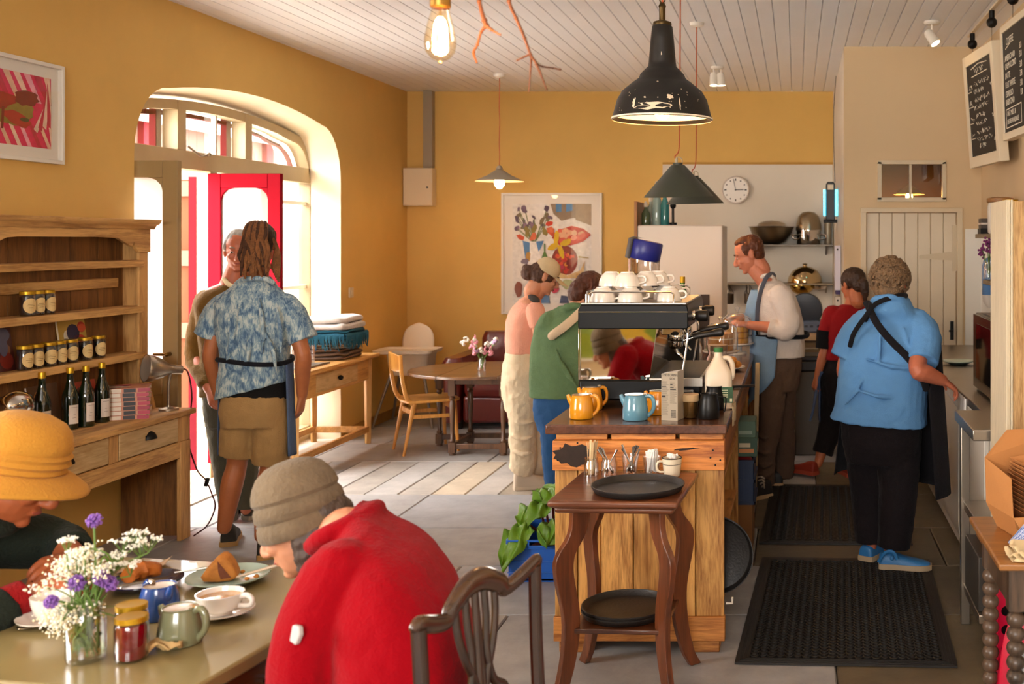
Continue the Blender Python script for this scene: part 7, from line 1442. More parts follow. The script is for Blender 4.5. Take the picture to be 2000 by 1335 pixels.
# ---------------------------------------------------------------- people
def skin(n, h): return mat('skin_'+n, h, .5, var=.14, vscale=16, bump=.06, bscale=120, sss=.08)
def cloth(n, h, bump=.35, bs=160, var=.12, rough=.85, vs=6): return mat('cloth_'+n, h, rough, bump=bump, bscale=bs, var=var, vscale=vs, sheen=.03, spec=.2)
def hairm(n, h): return mat('hair_'+n, h, .5, bump=.9, bscale=60, var=.45, vscale=40, stretch=(1, 1, .25), spec=.4)
V = Vector
def basis(f, up=(0, 0, 1)):
    f = V(f).normalized(); r = f.cross(V(up)).normalized(); return f, r, r.cross(f)
def head(b, c, f, up=(0, 0, 1), s=1.0, nose=1.0, jaw=1.0):
    """skull, face, ears and neck root about the head centre c, looking along f"""
    f, r, u = basis(f, up); c = V(c); R = Matrix((r, f, u)).transposed()
    L = lambda x, y, z: c+(r*x+f*y+u*z)*s
    E = lambda x, y, z, a, d, h, n=18: b.ell(L(x, y, z), (a*s, d*s, h*s), R, n)
    E(0, -.012, .032, .076, .096, .084); E(0, .022, -.035, .063, .068, .082); E(0, .03, -.07, .052*jaw, .055, .045); E(0, .068, -.098, .022*jaw, .02, .017)
    b.tube([L(0, .078, .018), L(0, .094, .0), L(0, .108*1, -.022), L(0, .112, -.032)], [.009*s, .0095*s, .012*s*nose, .0125*s*nose], 10, 3); E(0, .106*1, -.034, .016*nose, .016*nose, .0115*nose); E(.011, .096, -.037, .008, .01, .008); E(-.011, .096, -.037, .008, .01, .008)
    for k in (1, -1):
        E(k*.026, .078, .026, .024, .012, .009); E(k*.036, .062, -.025, .022, .024, .022); E(k*.074, -.008, -.008, .010, .020, .032); E(k*.077, -.016, .008, .010, .018, .022); E(k*.03, .076, .004, .014, .010, .009, 12)
    E(0, .084, -.058, .024, .013, .006); E(0, .083, -.069, .02, .013, .007); E(0, .07, -.048, .035, .02, .02)
    b.limb([L(0, -.03, -.06), L(0, -.04, -.13)], [.056*s, .058*s], 16, 1)
    return L, R
def face(par, L, R, s=1.0, eyes=True, brow='#4a3524', iris='#3a2a1c', lids=None):
    for k in (1, -1):
        if eyes:
            b = MB(); b.ell(L(k*.03, .0775, .004), (.0105*s, .0105*s, .0075*s), R, 14); b.m = 1; b.ell(L(k*.03, .0845, .003), (.0058*s, .005*s, .0058*s), R, 12); b.build('eye', [mat('eye_white', '#CFC4B8', .2), mat('iris_dark', iris, .2)], par, world=True)
        b = MB(); b.tube([L(k*.012, .090, .027), L(k*.03, .089, .034), L(k*.048, .074, .028)], [.003*s, .004*s, .002*s], 8, 3); b.build('eyebrow', mat('brow_'+brow.strip('#'), brow, .8), par, world=True)
    b = MB(); b.tube([L(-.02, .088, -.063), L(0, .0965, -.0635), L(.02, .088, -.063)], [.0022*s, .0045*s, .0022*s], 8, 3); b.build('lips', mat('lip_pink', '#9A4A3E', .5), par, world=True)
def hand(b, w, d, n, t, curl=.35, s=1.0, L_=(.068, .077, .072, .056), thumb=1.0, spread=0.0, curls=None):
    """hand from wrist w along d; n palm normal (fingers curl towards it), t thumb side"""
    w = V(w); d = V(d).normalized(); n = (V(n)-d*V(n).dot(d)).normalized(); t = V(t); t = (t-d*t.dot(d)-n*t.dot(n)).normalized(); rings = []
    for l, a, h in ((-.015, .026, .02), (.015, .03, .019), (.05, .039, .0165), (.078, .042, .0145), (.088, .040, .012)):
        rings.append([w+d*l*s+t*a*s*math.cos(x)+n*h*s*math.sin(x) for x in [2*PI*j/16 for j in range(16)]])
    b.loft(rings)
    for i, (o, ln) in enumerate(zip((.0315, .0105, -.0105, -.031), L_)):
        p = w+(d*(.084-.004*abs(i-1.2))+t*o)*s; a = 0; c = curls[i] if curls else curl*(1+.12*i); pts = [p-d*.012*s, p]; sp = spread*(1.5-i)
        for k, fr in enumerate((.45, .31, .24)):
            a += c*(1.0 if k else .8); dd = (d*math.cos(a)+n*math.sin(a)+t*sp*.18).normalized(); p = p+dd*ln*fr*s; pts.append(p)
        b.limb(pts, [.0095*s, .0092*s, .0085*s, .0078*s, .0066*s], 10, 2)
    p0 = w+(d*.018+t*.026+n*.004)*s; d1 = (d*.62+t*.72+n*.32*thumb).normalized(); d2 = (d*.88+t*.28+n*.45*thumb).normalized()
    b.limb([p0, p0+d1*.038*s, p0+d1*.038*s+d2*.03*s, p0+d1*.038*s+d2*.052*s], [.014*s, .0115*s, .0098*s, .008*s], 10, 3)
def arm(b, sh, el, wr, k=1.0): b.limb([sh, V(sh).lerp(V(el), .5), el, V(el).lerp(V(wr), .35), wr], [.05*k, .046*k, .039*k, .041*k, .027*k], 16, 4)
def leg(b, hip, kn, an, k=1.0, back=(0, -1, 0)): b.limb([hip, V(hip).lerp(V(kn), .55), kn, V(kn).lerp(V(an), .33)+V(back)*.012, an], [.088*k, .07*k, .052*k, .056*k, .036*k], 18, 4)
def torso(b, secs, n=28, e=.82, k=4):
    """secs: (centre, half-width vector, half-depth vector)"""
    cs = crom([s[0] for s in secs], k); ws = crom([s[1] for s in secs], k); ds = crom([s[2] for s in secs], k); sg = lambda x: math.copysign(abs(x)**e, x)
    b.loft([[c+w*sg(math.cos(2*PI*j/n))+d*sg(math.sin(2*PI*j/n)) for j in range(n)] for c, w, d in zip(cs, ws, ds)])
def tsecs(pts, r, f, wd): return [(V(p), V(r)*w, V(f)*d) for p, (w, d) in zip(pts, wd)]
def shoe(par, heel, d, ln=.28, w=.05, h=.09, m=None, sm=None, toe_up=0, lift=0, name='shoe', collar=True):
    """shoe with its sole: heel on the ground, pointing along d"""
    d = V((d[0], d[1], 0)).normalized(); r = V((d.y, -d.x, 0)); H = V(heel); pit = lambda l, z: H+d*l*math.cos(lift)+V((0, 0, z+l*-math.sin(lift)+ln*math.sin(max(0, lift))))
    pr = [(-.01, .55, .6, .0), (.0, .75, .82, .0), (.05, .82, 1.0, 0), (.3, .78, .95, 0), (.42, .85, .72, 0), (.62, .98, .56, 0), (.8, .95, .44, 0), (.94, .7, .34, 0), (1.0, .3, .24, 0)]
    b = MB(); rings = []
    for l, ww, hh, _ in pr: rings.append([pit(l*ln, .014+max(0, math.sin(a))**.7*h*hh*(1 if math.sin(a) > 0 else 0)+toe_up*max(0, l-.7)*.1)+r*w*ww*math.copysign(abs(math.cos(a))**.7, math.cos(a)) for a in [2*PI*j/20 for j in range(20)]])
    b.loft(rings); o = b.build(name, m, par, world=True, sub=1)
    b = MB(); rings = []
    for l, ww in ((-.02, .5), (0, .82), (.06, .92), (.3, .85), (.5, .95), (.66, 1.06), (.82, 1.02), (.95, .76), (1.02, .35)): rings.append([pit(l*ln, z+toe_up*max(0, l-.7)*.1)+r*w*ww*k for k, z in ((-1, 0), (1, 0), (1, .016), (.97, .026), (-.97, .026), (-1, .016))])
    b.loft(rings); b.build('sole', sm or m, o, world=True); return o
def blobhair(par, b, m, vox=.006, disp=.012, ds=.03, name='hair', relax=2): return b.build(name, m, par, world=True, remesh=vox, relax=relax, disp=disp, dscale=ds)
def person(label, loc, b, m, vox=.005, relax=3):
    o = b.build('person', m, loc=loc, world=True, remesh=vox, relax=relax); return tag(o, label, 'person')
def garment(name, b, m, par, vox=.007, relax=3, disp=.01, ds=.06): return b.build(name, m, par, world=True, remesh=vox, relax=relax, disp=disp, dscale=ds)
X_, Y_, Z_ = V((1, 0, 0)), V((0, 1, 0)), V((0, 0, 1))
# ===== man with dreadlocks, back to the camera
Yb = 5.95; A = lambda x, y, dy=0: at(x, y, Yb+dy)
sk = skin('tan', '#A8643C'); b = MB()
L, R = head(b, A(508, 478, .02), (-.3, 1, -.05)); b.limb([A(505, 510), A(499, 560)], [.055, .065], 16, 1)
torso(b, tsecs([A(499, 795), A(498, 715), A(496, 630), A(495, 580), A(498, 552)], X_, Y_, [(.14, .09), (.13, .08), (.15, .09), (.15, .07), (.06, .05)]))
arm(b, A(437, 592), A(411, 690, -.02), A(430, 782, .10)); hand(b, A(431, 784, .105), (.05, .25, -1), (.9, .1, 0), (.3, .9, 0), .3)
arm(b, A(560, 592), A(592, 692, -.03), A(590, 772, .05)); hand(b, A(590, 774, .05), (-.18, .1, -1), (-.95, 0, .1), (0, 1, 0), .42)
leg(b, A(470, 800), A(463, 905, .03), A(438, 1030)); leg(b, A(531, 805), A(527, 912, .02), A(511, 1046, -.14))
P1 = person('person with dreadlocks in a blue patterned shirt and khaki shorts, back turned', tuple(flo(480, 1085)), b, sk, .0042)
# shirt with leaf print
shm = mat('blue_leaf_print', '#7FA3C4', .85, bump=.25, bscale=150, sheen=.1, spec=.2); nt = shm.node_tree; N = nt.nodes; Lk = nt.links
tcn = N.new('ShaderNodeTexCoord'); mp = N.new('ShaderNodeMapping'); mp.inputs['Scale'].default_value = (1, 1, .62); Lk.new(tcn.outputs['Object'], mp.inputs[0])
n1 = N.new('ShaderNodeTexNoise'); n1.inputs['Scale'].default_value = 24; n1.inputs['Detail'].default_value = 3; n1.inputs['Distortion'].default_value = .6; Lk.new(mp.outputs[0], n1.inputs['Vector'])
mp2 = N.new('ShaderNodeMapping'); mp2.inputs['Scale'].default_value = (1, 1, .25); Lk.new(tcn.outputs['Object'], mp2.inputs[0])
n2 = N.new('ShaderNodeTexNoise'); n2.inputs['Scale'].default_value = 95; n2.inputs['Detail'].default_value = 2; n2.inputs['Distortion'].default_value = 1.4; Lk.new(mp2.outputs[0], n2.inputs['Vector'])
mm = N.new('ShaderNodeMath'); mm.operation = 'MULTIPLY_ADD'; mm.inputs[1].default_value = .75; Lk.new(n2.outputs['Fac'], mm.inputs[0]); Lk.new(n1.outputs['Fac'], mm.inputs[2])
cr2 = N.new('ShaderNodeValToRGB'); e = cr2.color_ramp.elements; e[0].position = .70; e[0].color = C('#4A6684'); e[1].position = 1.0; e[1].color = C('#B4C0C0')
for p_, c_ in ((.78, '#67829A'), (.85, '#7C95A6'), (.93, '#8EA4AE')): q_ = cr2.color_ramp.elements.new(p_); q_.color = C(c_)
Lk.new(mm.outputs[0], cr2.inputs[0]); Lk.new(cr2.outputs[0], N['Principled BSDF'].inputs['Base Color'])
b = MB(); torso(b, [(A(492, 762), V((.185, 0, .05)), Y_*.135), (A(497, 725), V((.185, 0, .02)), Y_*.13), (A(498, 690), X_*.175, Y_*.125), (A(496, 630), X_*.20, Y_*.135), (A(495, 585), X_*.195, Y_*.11), (A(497, 560), X_*.12, Y_*.085), (A(499, 540), X_*.07, Y_*.065)])
b.sl([A(438, 598), A(424, 614), A(407, 656)], [.072, .074, .076], 18, 3); b.sl([A(557, 598), A(571, 614), A(593, 664)], [.072, .074, .076], 18, 3)
for x0, y0, x1, y1 in ((505, 580, 512, 690), (470, 600, 455, 690), (540, 600, 548, 690), (490, 640, 470, 745), (520, 650, 540, 730), (450, 640, 440, 720)): b.tube([A(x0, y0, -.125), A((x0+x1)/2+4, (y0+y1)/2, -.140), A(x1, y1, -.125)], [.006, .014, .006], 8, 3)
b.tube([A(465, 552, -.06), A(480, 545, -.09), A(500, 543, -.1), A(520, 545, -.09), A(535, 553, -.06)], .016, 10, 3)
shirt = garment('shirt', b, shm, P1, .0065, 2, .012, .07)
b = MB(); torso(b, tsecs([A(500, 786), A(499, 765), A(498, 735)], X_, Y_, [(.168, .12), (.168, .12), (.165, .115)])); garment('undershirt', b, cloth('black', '#0d0c0d'), P1, .008, 2, .006)
kh = cloth('khaki', '#9A7A4E', .3, 200); b = MB(); torso(b, tsecs([A(499, 830), A(499, 800), A(499, 768)], X_, Y_, [(.172, .13), (.18, .135), (.165, .12)])); b.sl([A(470, 810), A(468, 850), A(465, 888, .01)], [.10, .098, .094], 18, 3); b.sl([A(530, 812), A(530, 855), A(529, 904, .01)], [.10, .098, .093], 18, 3)
garment('shorts', b, kh, P1, .007, 3, .012, .06)
dn = cloth('denim_apron', '#4D5E7C', .4, 220)
def wrap(pts0, pts1, rx, ry, cx, cy, z0, z1, a0, a1, flare=.0): return lambda u, v: V((cx+(rx+flare*v)*math.cos(a0+(a1-a0)*u)+.008*math.sin(14*u)*v, cy+(ry+flare*v)*math.sin(a0+(a1-a0)*u)+.008*math.cos(11*u)*v, z1+(z0-z1)*v))
c0 = A(499, 700); b = MB(); b.sheet(wrap(0, 0, .192, .15, c0.x+.0, Yb, A(0, 888).z, A(0, 705).z, -.30, PI+.12, .012), 40, 14); b.build('apron', dn, P1, world=True, solid=.004)
b = MB(); b.tube([V((c0.x+.195*math.cos(a), Yb+.148*math.sin(a), A(0, 703).z+.012*math.sin(a*2))) for a in [2*PI*j/40 for j in range(41)]], .009, 8, flat=(Z_, 1.4)); b.build('apron_tie', cloth('navy_tie', '#15161d'), P1, world=True)
b = MB(); L0 = L; f_, r_, u_ = basis((-.3, 1, -.05)); b.ell(L(0, -.016, .04), (.084, .102, .085), R, 20); b.ell(L(0, -.05, -.01), (.07, .06, .07), R, 18)
blobhair(P1, b, hairm('dark_brown', '#3A2415'), .006, .008, .02); q = random.Random(12); b = MB()
for i in range(32):
    b.m = i % 3 // 2
    x = q.uniform(-.052, .045); topp = L(x*.5+.0, q.uniform(-.03, .03), .118+q.uniform(-.006, .008)); ex = x*1.15+q.uniform(-.015, .03); ln = q.uniform(-.19, -.10)
    b.tube([topp, L(x*.9, -.07, .11), L(x*1.15, -.115-.01*q.random(), .05), L(ex+q.uniform(-.01, .01), -.118-.022*q.random(), -.03), L(ex*1.1+q.uniform(-.016, .016), -.11-.025*q.random(), ln*.6), L(ex*1.2+q.uniform(-.02, .02), -.10-.03*q.random(), ln)], [.008, .0098, .0102, .0102, .009, .006], 8, 3)
for i in range(7): x = .03+.012*i; b.tube([L(.05, -.06, .06), L(.085, -.05, .0), L(.08+.004*i, -.06, -.07), L(.07+.006*i, -.09, -.13-.012*i)], [.009, .009, .009, .006], 8, 3)
b.build('dreadlocks', [mat('dread_brown', '#7F5028', .8, bump=1, bscale=90, var=.5, vscale=35), mat('dread_dark', '#4A2A14', .8, bump=1, bscale=90, var=.5, vscale=35)], P1, world=True)
bs, sole = mat('black_trainer', '#25211c', .7, bump=.3, bscale=90), mat('tan_sole', '#A5824F', .7)
shoe(P1, flo(446, 1067), (-.42, 1), .27, .052, .105, bs, sole); shoe(P1, flo(494, 1094)+V((.01, .03, 0)), (.93, .38), .27, .05, .105, bs, sole)
# ===== grey haired man behind, facing the camera
Yb = 6.62; sk2 = skin('ruddy', '#B9694A'); b = MB(); f2 = (.38, -.92, -.12)
L, R = head(b, A(466, 490), f2); fx = V((.92, .38, 0)); b.limb([A(463, 520), A(452, 560)], [.055, .07], 16, 1)
torso(b, tsecs([A(458, 780), A(456, 700), A(454, 620), A(452, 570), A(454, 552)], fx, V((.38, -.92, 0)), [(.14, .1), (.14, .1), (.15, .1), (.15, .07), (.06, .05)]))
arm(b, A(400, 590), A(380, 690, -.0), A(408, 760, -.16)); hand(b, A(409, 762, -.165), (.5, -.5, -.6), (.6, .6, -.3), (.1, -.6, .8), .35)
arm(b, A(510, 590), A(535, 690), A(505, 760, -.14)); hand(b, A(503, 762, -.145), (-.5, -.5, -.6), (-.6, .6, -.3), (-.1, -.6, .8), .35)
leg(b, A(432, 790), A(440, 890), A(452, 995), .85); leg(b, A(480, 790), A(478, 890), A(480, 995), .85)
P2 = person('person with short grey hair in an olive jumper, half hidden behind the dreadlocked person', tuple(flo(468, 1010)), b, sk2, .005); face(P2, L, R, brow='#8a8078')
b = MB(); b.ell(L(0, -.028, .05), (.083, .09, .08), R, 20)
for k in (1, -1): b.ell(L(k*.072, -.0, .03), (.014, .035, .035), R, 12)
blobhair(P2, b, hairm('grey', '#A8A39C'), .006, .01, .02)
b = MB(); torso(b, tsecs([A(458, 770), A(456, 700), A(454, 620), A(452, 580), A(454, 556)], fx, V((.38, -.92, 0)), [(.19, .14), (.18, .14), (.2, .13), (.19, .10), (.075, .065)])); b.limb([A(405, 588), A(380, 690), A(402, 748, -.13)], [.075, .058, .045], 16, 4); b.limb([A(502, 588), A(535, 690), A(507, 748, -.12)], [.075, .058, .045], 16, 4)
garment('jumper', b, cloth('olive', '#6B4E1E', .5, 120), P2, .008, 2, .016, .07)
b = MB(); b.tube([A(438, 545, -.06), A(448, 556, -.1), A(462, 560, -.12), A(478, 550, -.09)], .014, 10, 3); b.build('collar', cloth('cream_collar', '#C9B48A'), P2, world=True)
b = MB(); torso(b, tsecs([A(458, 830), A(458, 790), A(458, 760)], fx, V((.38, -.92, 0)), [(.16, .12), (.17, .13), (.17, .13)])); b.sl([A(432, 800), A(438, 890), A(450, 992)], [.095, .075, .062], 16, 3); b.sl([A(482, 800), A(480, 890), A(480, 992)], [.095, .075, .062], 16, 3); garment('trousers', b, cloth('grey_green', '#4F4A3A'), P2, .008, 2, .016, .07)
shoe(P2, flo(455, 1000), (.35, -1), .26, .048, .09, mat('grey_shoe', '#4f4840', .7), mat('pale_sole', '#8d8273', .7)); shoe(P2, flo(484, 998), (.6, -1), .26, .048, .09, MC['grey_shoe'], MC['pale_sole'])
# ===== young person in a cap at the counter
Yb = 7.5; sk3 = skin('fair', '#C98A68'); b = MB(); f3 = V((.9, .35, -.45))
L, R = head(b, A(1064, 540), f3, s=.96); b.limb([A(1054, 568), A(1034, 590)], [.045, .055], 14, 1); r3 = V((.42, -.9, 0)).normalized(); g3 = V((.9, .42, 0)).normalized()
torso(b, tsecs([A(1024, 770), A(1022, 690), A(1026, 630), A(1030, 592), A(1036, 580)], r3, g3, [(.12, .1), (.11, .09), (.13, .09), (.12, .07), (.05, .045)]))
arm(b, A(1045, 606, -.16), A(1058, 690, -.2), A(1082, 742, -.10), .86); hand(b, A(1083, 744, -.10), (.12, .1, -1), (.2, .9, 0), (.95, -.1, 0), .3, .9)
arm(b, A(1020, 606, .14), A(1048, 690, .18), A(1090, 700, .12), .86); hand(b, A(1092, 700, .12), (1, .1, .1), (0, 0, -1), (0, -1, 0), .3, .9)
leg(b, A(1022, 760, -.1), A(1022, 840, -.08), A(1018, 930, -.05), .7); leg(b, A(1032, 760, .1), A(1036, 840, .1), A(1040, 925, .1), .7)
P3 = person('young person in a beige cap, peach knit top and cream trousers at the counter', tuple(flo(1028, 950)), b, sk3, .005); face(P3, L, R, .96, brow='#3a2618')
b = MB(); b.ell(L(0, -.035, .01), (.08, .085, .085), R, 18); b.ell(L(0, -.115, -.02), (.05, .05, .055), R, 16); b.ell(L(-.02, -.14, .0), (.03, .03, .03), R, 12); b.ell(L(.06, .02, .0), (.02, .035, .03), R, 10); b.ell(L(-.06, .02, .0), (.02, .035, .03), R, 10); blobhair(P3, b, hairm('chestnut', '#4A2A16'), .006, .012, .018)
b = MB(); pr = [(.088, .0), (.09, .025), (.084, .06), (.062, .092), (.03, .108), (0, .112)]; Rh = R @ Euler((-.12, 0, 0)).to_matrix(); b.lathe(pr+[(0, .108), (.06, .088), (.082, .05), (.086, .0)], 30, c=tuple(L(0, -.008, .025)), R=Rh); cp_ = b.build('cap', cloth('beige_cap', '#C9B48E', .3, 180), P3, world=True)
b = MB(); b.sheet(lambda u, v: L((-.078+.156*u)*(1-.25*v*v), .06+.02*math.sin(PI*u)+.10*v*math.sin(PI*(.12+.76*u))**.6, .032-.03*v-.014*(2*u-1)**2), 14, 8); b.build('peak', cloth('beige_cap', ''), cp_, world=True, solid=.005)
pe = cloth('peach_knit', '#E2A088', .5, 110); b = MB(); torso(b, tsecs([A(1022, 688), A(1022, 660), A(1025, 625), A(1030, 600), A(1036, 582)], r3, g3, [(.145, .115), (.15, .12), (.16, .12), (.155, .095), (.065, .06)]))
b.sl([A(1046, 606, -.15), A(1048, 630, -.17), A(1049, 640, -.175)], [.062, .056, .05], 14, 3); b.sl([A(1022, 606, .13), A(1032, 630, .16), A(1036, 640, .165)], [.062, .056, .05], 14, 3); b.tube([A(1038+16*math.cos(a), 586+5*math.sin(a), -.06*math.sin(a)-.02) for a in [2*PI*j/16 for j in range(17)]], .012, 8); tp3 = garment('knit_top', b, pe, P3, .0065, 2, .008, .05)
b = MB(); b.ell(A(1043, 583, -.16), (.045, .03, .022), Euler((.3, .5, 0)).to_matrix(), 12); b.build('shoulder_patch', cloth('charcoal_patch', '#4A4440'), tp3, world=True)
ct = cloth('cream_trousers', '#D6C2A2', .3, 150); b = MB(); torso(b, tsecs([A(1026, 800), A(1022, 760), A(1022, 720), A(1022, 684)], r3, g3, [(.14, .13), (.165, .145), (.16, .135), (.135, .11)])); b.sl([A(1020, 770, -.07), A(1020, 840, -.07), A(1022, 900, -.05), A(1016, 918, -.04)], [.105, .09, .088, .085], 16, 4); b.sl([A(1034, 770, .07), A(1040, 840, .08), A(1046, 900, .09), A(1044, 912, .1)], [.105, .09, .088, .085], 16, 4)
for y in (820, 850, 880): b.tube([A(1000, y, -.15), A(1020, y+8, -.165), A(1042, y+2, -.13)], [.006, .014, .006], 8, 3)
garment('trousers', b, ct, P3, .007, 2, .02, .06)
wb = mat('white_boot', '#BFAE98', .45, bump=.1); 
for h_, d_ in ((flo(1004, 956), (.92, .35)), (flo(1022, 944), (.9, .45))): shoe(P3, h_, d_, .26, .055, .13, wb, wb, name='boot')
# ===== person in a green jumper bending over the counter
Yb = 6.95; sk4 = skin('fair', ''); b = MB(); f4 = V((.75, .6, -.5)); r4 = V((.62, -.78, 0)).normalized(); g4 = V((.78, .62, 0)).normalized()
L, R = head(b, A(1152, 572, .05), f4); b.limb([A(1143, 590), A(1120, 610)], [.05, .06], 14, 1)
torso(b, tsecs([A(1108, 790), A(1104, 720), A(1108, 660), A(1114, 615), A(1124, 598)], X_*.9+Y_*-.4, g4, [(.13, .1), (.12, .1), (.15, .1), (.13, .08), (.055, .05)]))
arm(b, A(1082, 640, .0), A(1064, 690, .1), A(1110, 700, .3)); hand(b, A(1112, 700, .3), (1, .3, 0), (0, 0, -1), (-.3, 1, 0), .4)
arm(b, A(1150, 640, -.05), A(1170, 700, .0), A(1180, 700, .2)); hand(b, A(1181, 700, .2), (.6, .8, 0), (0, 0, -1), (-.8, .6, 0), .4)
leg(b, A(1085, 800, .0), A(1084, 870), A(1090, 985, .05), .8); leg(b, A(1128, 800, .0), A(1126, 870), A(1128, 985, .1), .8)
P4 = person('person with auburn hair in a green jumper and jeans, bending at the counter', tuple(at(1105, 990, 6.95)), b, sk4, .0055); P4.location
b = MB(); b.ell(L(0, -.015, .045), (.094, .108, .092), R, 20); b.ell(L(0, -.08, -.02), (.08, .06, .085), R, 16); b.ell(L(-.07, .0, -.03), (.03, .06, .07), R, 14); b.ell(L(.07, .0, -.03), (.03, .06, .07), R, 14); blobhair(P4, b, hairm('auburn', '#4A220E'), .006, .014, .025)
b = MB(); torso(b, tsecs([A(1100, 775), A(1102, 720), A(1108, 660), A(1114, 620), A(1124, 596)], X_*.9+Y_*-.4, g4, [(.185, .15), (.19, .155), (.195, .15), (.18, .115), (.075, .07)])); b.limb([A(1078, 632), A(1060, 672, .06), A(1085, 692, .2)], [.088, .068, .055], 16, 4); b.limb([A(1155, 636, -.05), A(1172, 690), A(1178, 700, .14)], [.088, .068, .055], 16, 4); b.tube([A(1098, 604, -.02), A(1112, 598, -.09), A(1135, 598, -.09), A(1150, 606, -.03)], .022, 10, 3)
for x0, y0, x1, y1 in ((1095, 700, 1130, 760), (1085, 680, 1110, 740)): b.tube([A(x0, y0, -.16), A((x0+x1)/2, (y0+y1)/2+4, -.175), A(x1, y1, -.16)], [.006, .013, .006], 8, 3)
garment('jumper', b, cloth('green_knit', '#5F7A55', .6, 130, .25), P4, .0075, 2, .01, .06)
b = MB(); b.tube([A(1152, 592, -.10), A(1135, 608, -.165), A(1105, 635, -.195), A(1082, 652, -.16), A(1078, 656, -.1)], .028, 10, 4, flat=((.2, -1, .2), .3)); b.build('bag_strap', cloth('cream_strap', '#CDB798'), P4, world=True)
b = MB(); torso(b, tsecs([A(1106, 840), A(1104, 800), A(1104, 760)], X_*.9+Y_*-.4, g4, [(.15, .13), (.17, .15), (.165, .14)])); b.sl([A(1084, 805), A(1083, 870), A(1088, 975, .04)], [.10, .085, .072], 16, 3); b.sl([A(1128, 805), A(1126, 870), A(1128, 975, .08)], [.10, .085, .072], 16, 3); garment('jeans', b, cloth('blue_jeans', '#27507E', .3, 180), P4, .0075, 2, .014, .06)
for x in (1088, 1128): shoe(P4, at(x, 470+EYE*F/6.95, 6.95)+V((-.03, 0, 0)), (.8, .6), .26, .05, .09, bs, sole)
# ===== server in white shirt and blue apron, facing left
Yb = 7.4; A = lambda x, y, dy=0: at(x, y, Yb+dy)
sk5 = skin('pink', '#C47A5C'); b = MB(); f5 = V((-.9, -.12, -.42)); g5 = V((-1, -.05, 0)).normalized(); r5 = V((-.05, 1, 0)).normalized()
L, R = head(b, A(1462, 496), f5, nose=1.1); b.limb([A(1475, 525), A(1500, 552)], [.056, .066], 16, 1)
torso(b, tsecs([A(1518, 700), A(1520, 650), A(1518, 600), A(1512, 565), A(1503, 548)], r5, g5, [(.14, .1), (.13, .1), (.15, .11), (.15, .085), (.06, .055)]))
arm(b, A(1524, 580, -.19), A(1538, 644, -.24), A(1462, 634, -.2)); hand(b, A(1460, 634, -.195), (-1, .15, .12), (0, .3, -1), (0, 1, .4), .5)
arm(b, A(1512, 580, .19), A(1510, 645, .24), A(1452, 622, .1)); hand(b, A(1450, 622, .1), (-1, -.25, .1), (0, -.2, -1), (0, -1, .4), .55)
leg(b, A(1512, 710, -.09), A(1500, 815, -.1), A(1490, 935, -.1), .78, back=(1, 0, 0)); leg(b, A(1524, 710, .09), A(1524, 815, .14), A(1526, 925, .2), .78, back=(1, 0, 0))
P5 = person('server in a white shirt and pale blue apron working behind the counter', tuple(flo(1508, 955)), b, sk5, .0045); face(P5, L, R, brow='#5a3320')
b = MB(); b.ell(L(0, -.045, .035), (.084, .078, .085), R, 20); b.ell(L(0, -.055, -.02), (.072, .05, .06), R, 16); b.ell(L(0, .0, .095), (.06, .06, .03), R, 14)
for k in (1, -1): b.ell(L(k*.064, .004, .035), (.02, .035, .045), R, 12)
blobhair(P5, b, hairm('red_brown', '#5A2E16'), .0055, .012, .018)
ws = cloth('white_linen', '#D9CEC4', .3, 150, .08); b = MB(); torso(b, tsecs([A(1530, 695), A(1526, 660), A(1520, 610), A(1514, 570), A(1504, 548)], r5, g5, [(.19, .14), (.195, .155), (.2, .155), (.185, .12), (.075, .07)]))
b.sl([A(1524, 578, -.18), A(1543, 625, -.235), A(1535, 647, -.245), A(1510, 642, -.23)], [.078, .068, .062, .052], 18, 4); b.tube([A(1512, 642, -.232), A(1502, 640, -.228)], [.058, .056], 18); b.sl([A(1512, 578, .18), A(1512, 640, .24), A(1488, 636, .2)], [.08, .07, .06], 18, 4)
b.tube([A(1484, 545, -.03), A(1494, 538, -.07), A(1508, 540, -.08), A(1514, 548, -.03)], .016, 10, 3)
for x0, y0, x1, y1, dy in ((1540, 580, 1550, 650, -.14), (1528, 600, 1536, 680, -.16), (1548, 620, 1546, 690, -.1)): b.tube([A(x0, y0, dy), A((x0+x1)/2+3, (y0+y1)/2, dy-.03), A(x1, y1, dy)], [.008, .018, .008], 8, 3)
garment('shirt', b, ws, P5, .0065, 2, .014, .07)
la = cloth('chambray', '#7FA0C0', .35, 200, .15); b = MB(); c1 = A(1505, 600); q1 = A(1490, 690)
b.sheet(lambda u, v: V((A(1512-6*v, 0).x-(.155+.03*math.sin(PI*v))*math.cos((u-.5)*1.9), Yb+.17*math.sin((u-.5)*1.9)*(.55+.5*v), A(0, 566+100*v).z)), 16, 10); b.build('apron_bib', la, P5, world=True, solid=.004)
b = MB(); b.sheet(lambda u, v: V((A(1512, 0).x-.16*math.cos((u-.5)*3.5)*(1-.02*v)-.02*v+.010*math.sin(15*u)*v, Yb+.225*math.sin((u-.5)*3.5)+.01*math.cos(12*u)*v, A(0, 652).z+(A(0, 792-90*abs(u-.42)**1.2*2).z-A(0, 652).z)*v)), 34, 12); b.build('apron_skirt', la, P5, world=True, solid=.004)
b = MB(); cc = A(1524, 653); b.tube([V((cc.x+.19*math.cos(a), Yb+.235*math.sin(a), cc.z+.004*math.sin(3*a))) for a in [2*PI*j/36 for j in range(37)]], .009, 8, flat=(Z_, 1.6)); b.build('apron_tie', cloth('navy_tie', '#15161d'), P5, world=True)
b = MB(); b.tube([A(1478, 640, -.15), A(1480, 600, -.16), A(1487, 565, -.15), A(1498, 540, -.12), A(1508, 535, -.06), A(1512, 538, 0)], .015, 8, 4, flat=((.3, -1, .2), .35)); b.build('apron_strap', cloth('grey_denim', '#565a66'), P5, world=True)
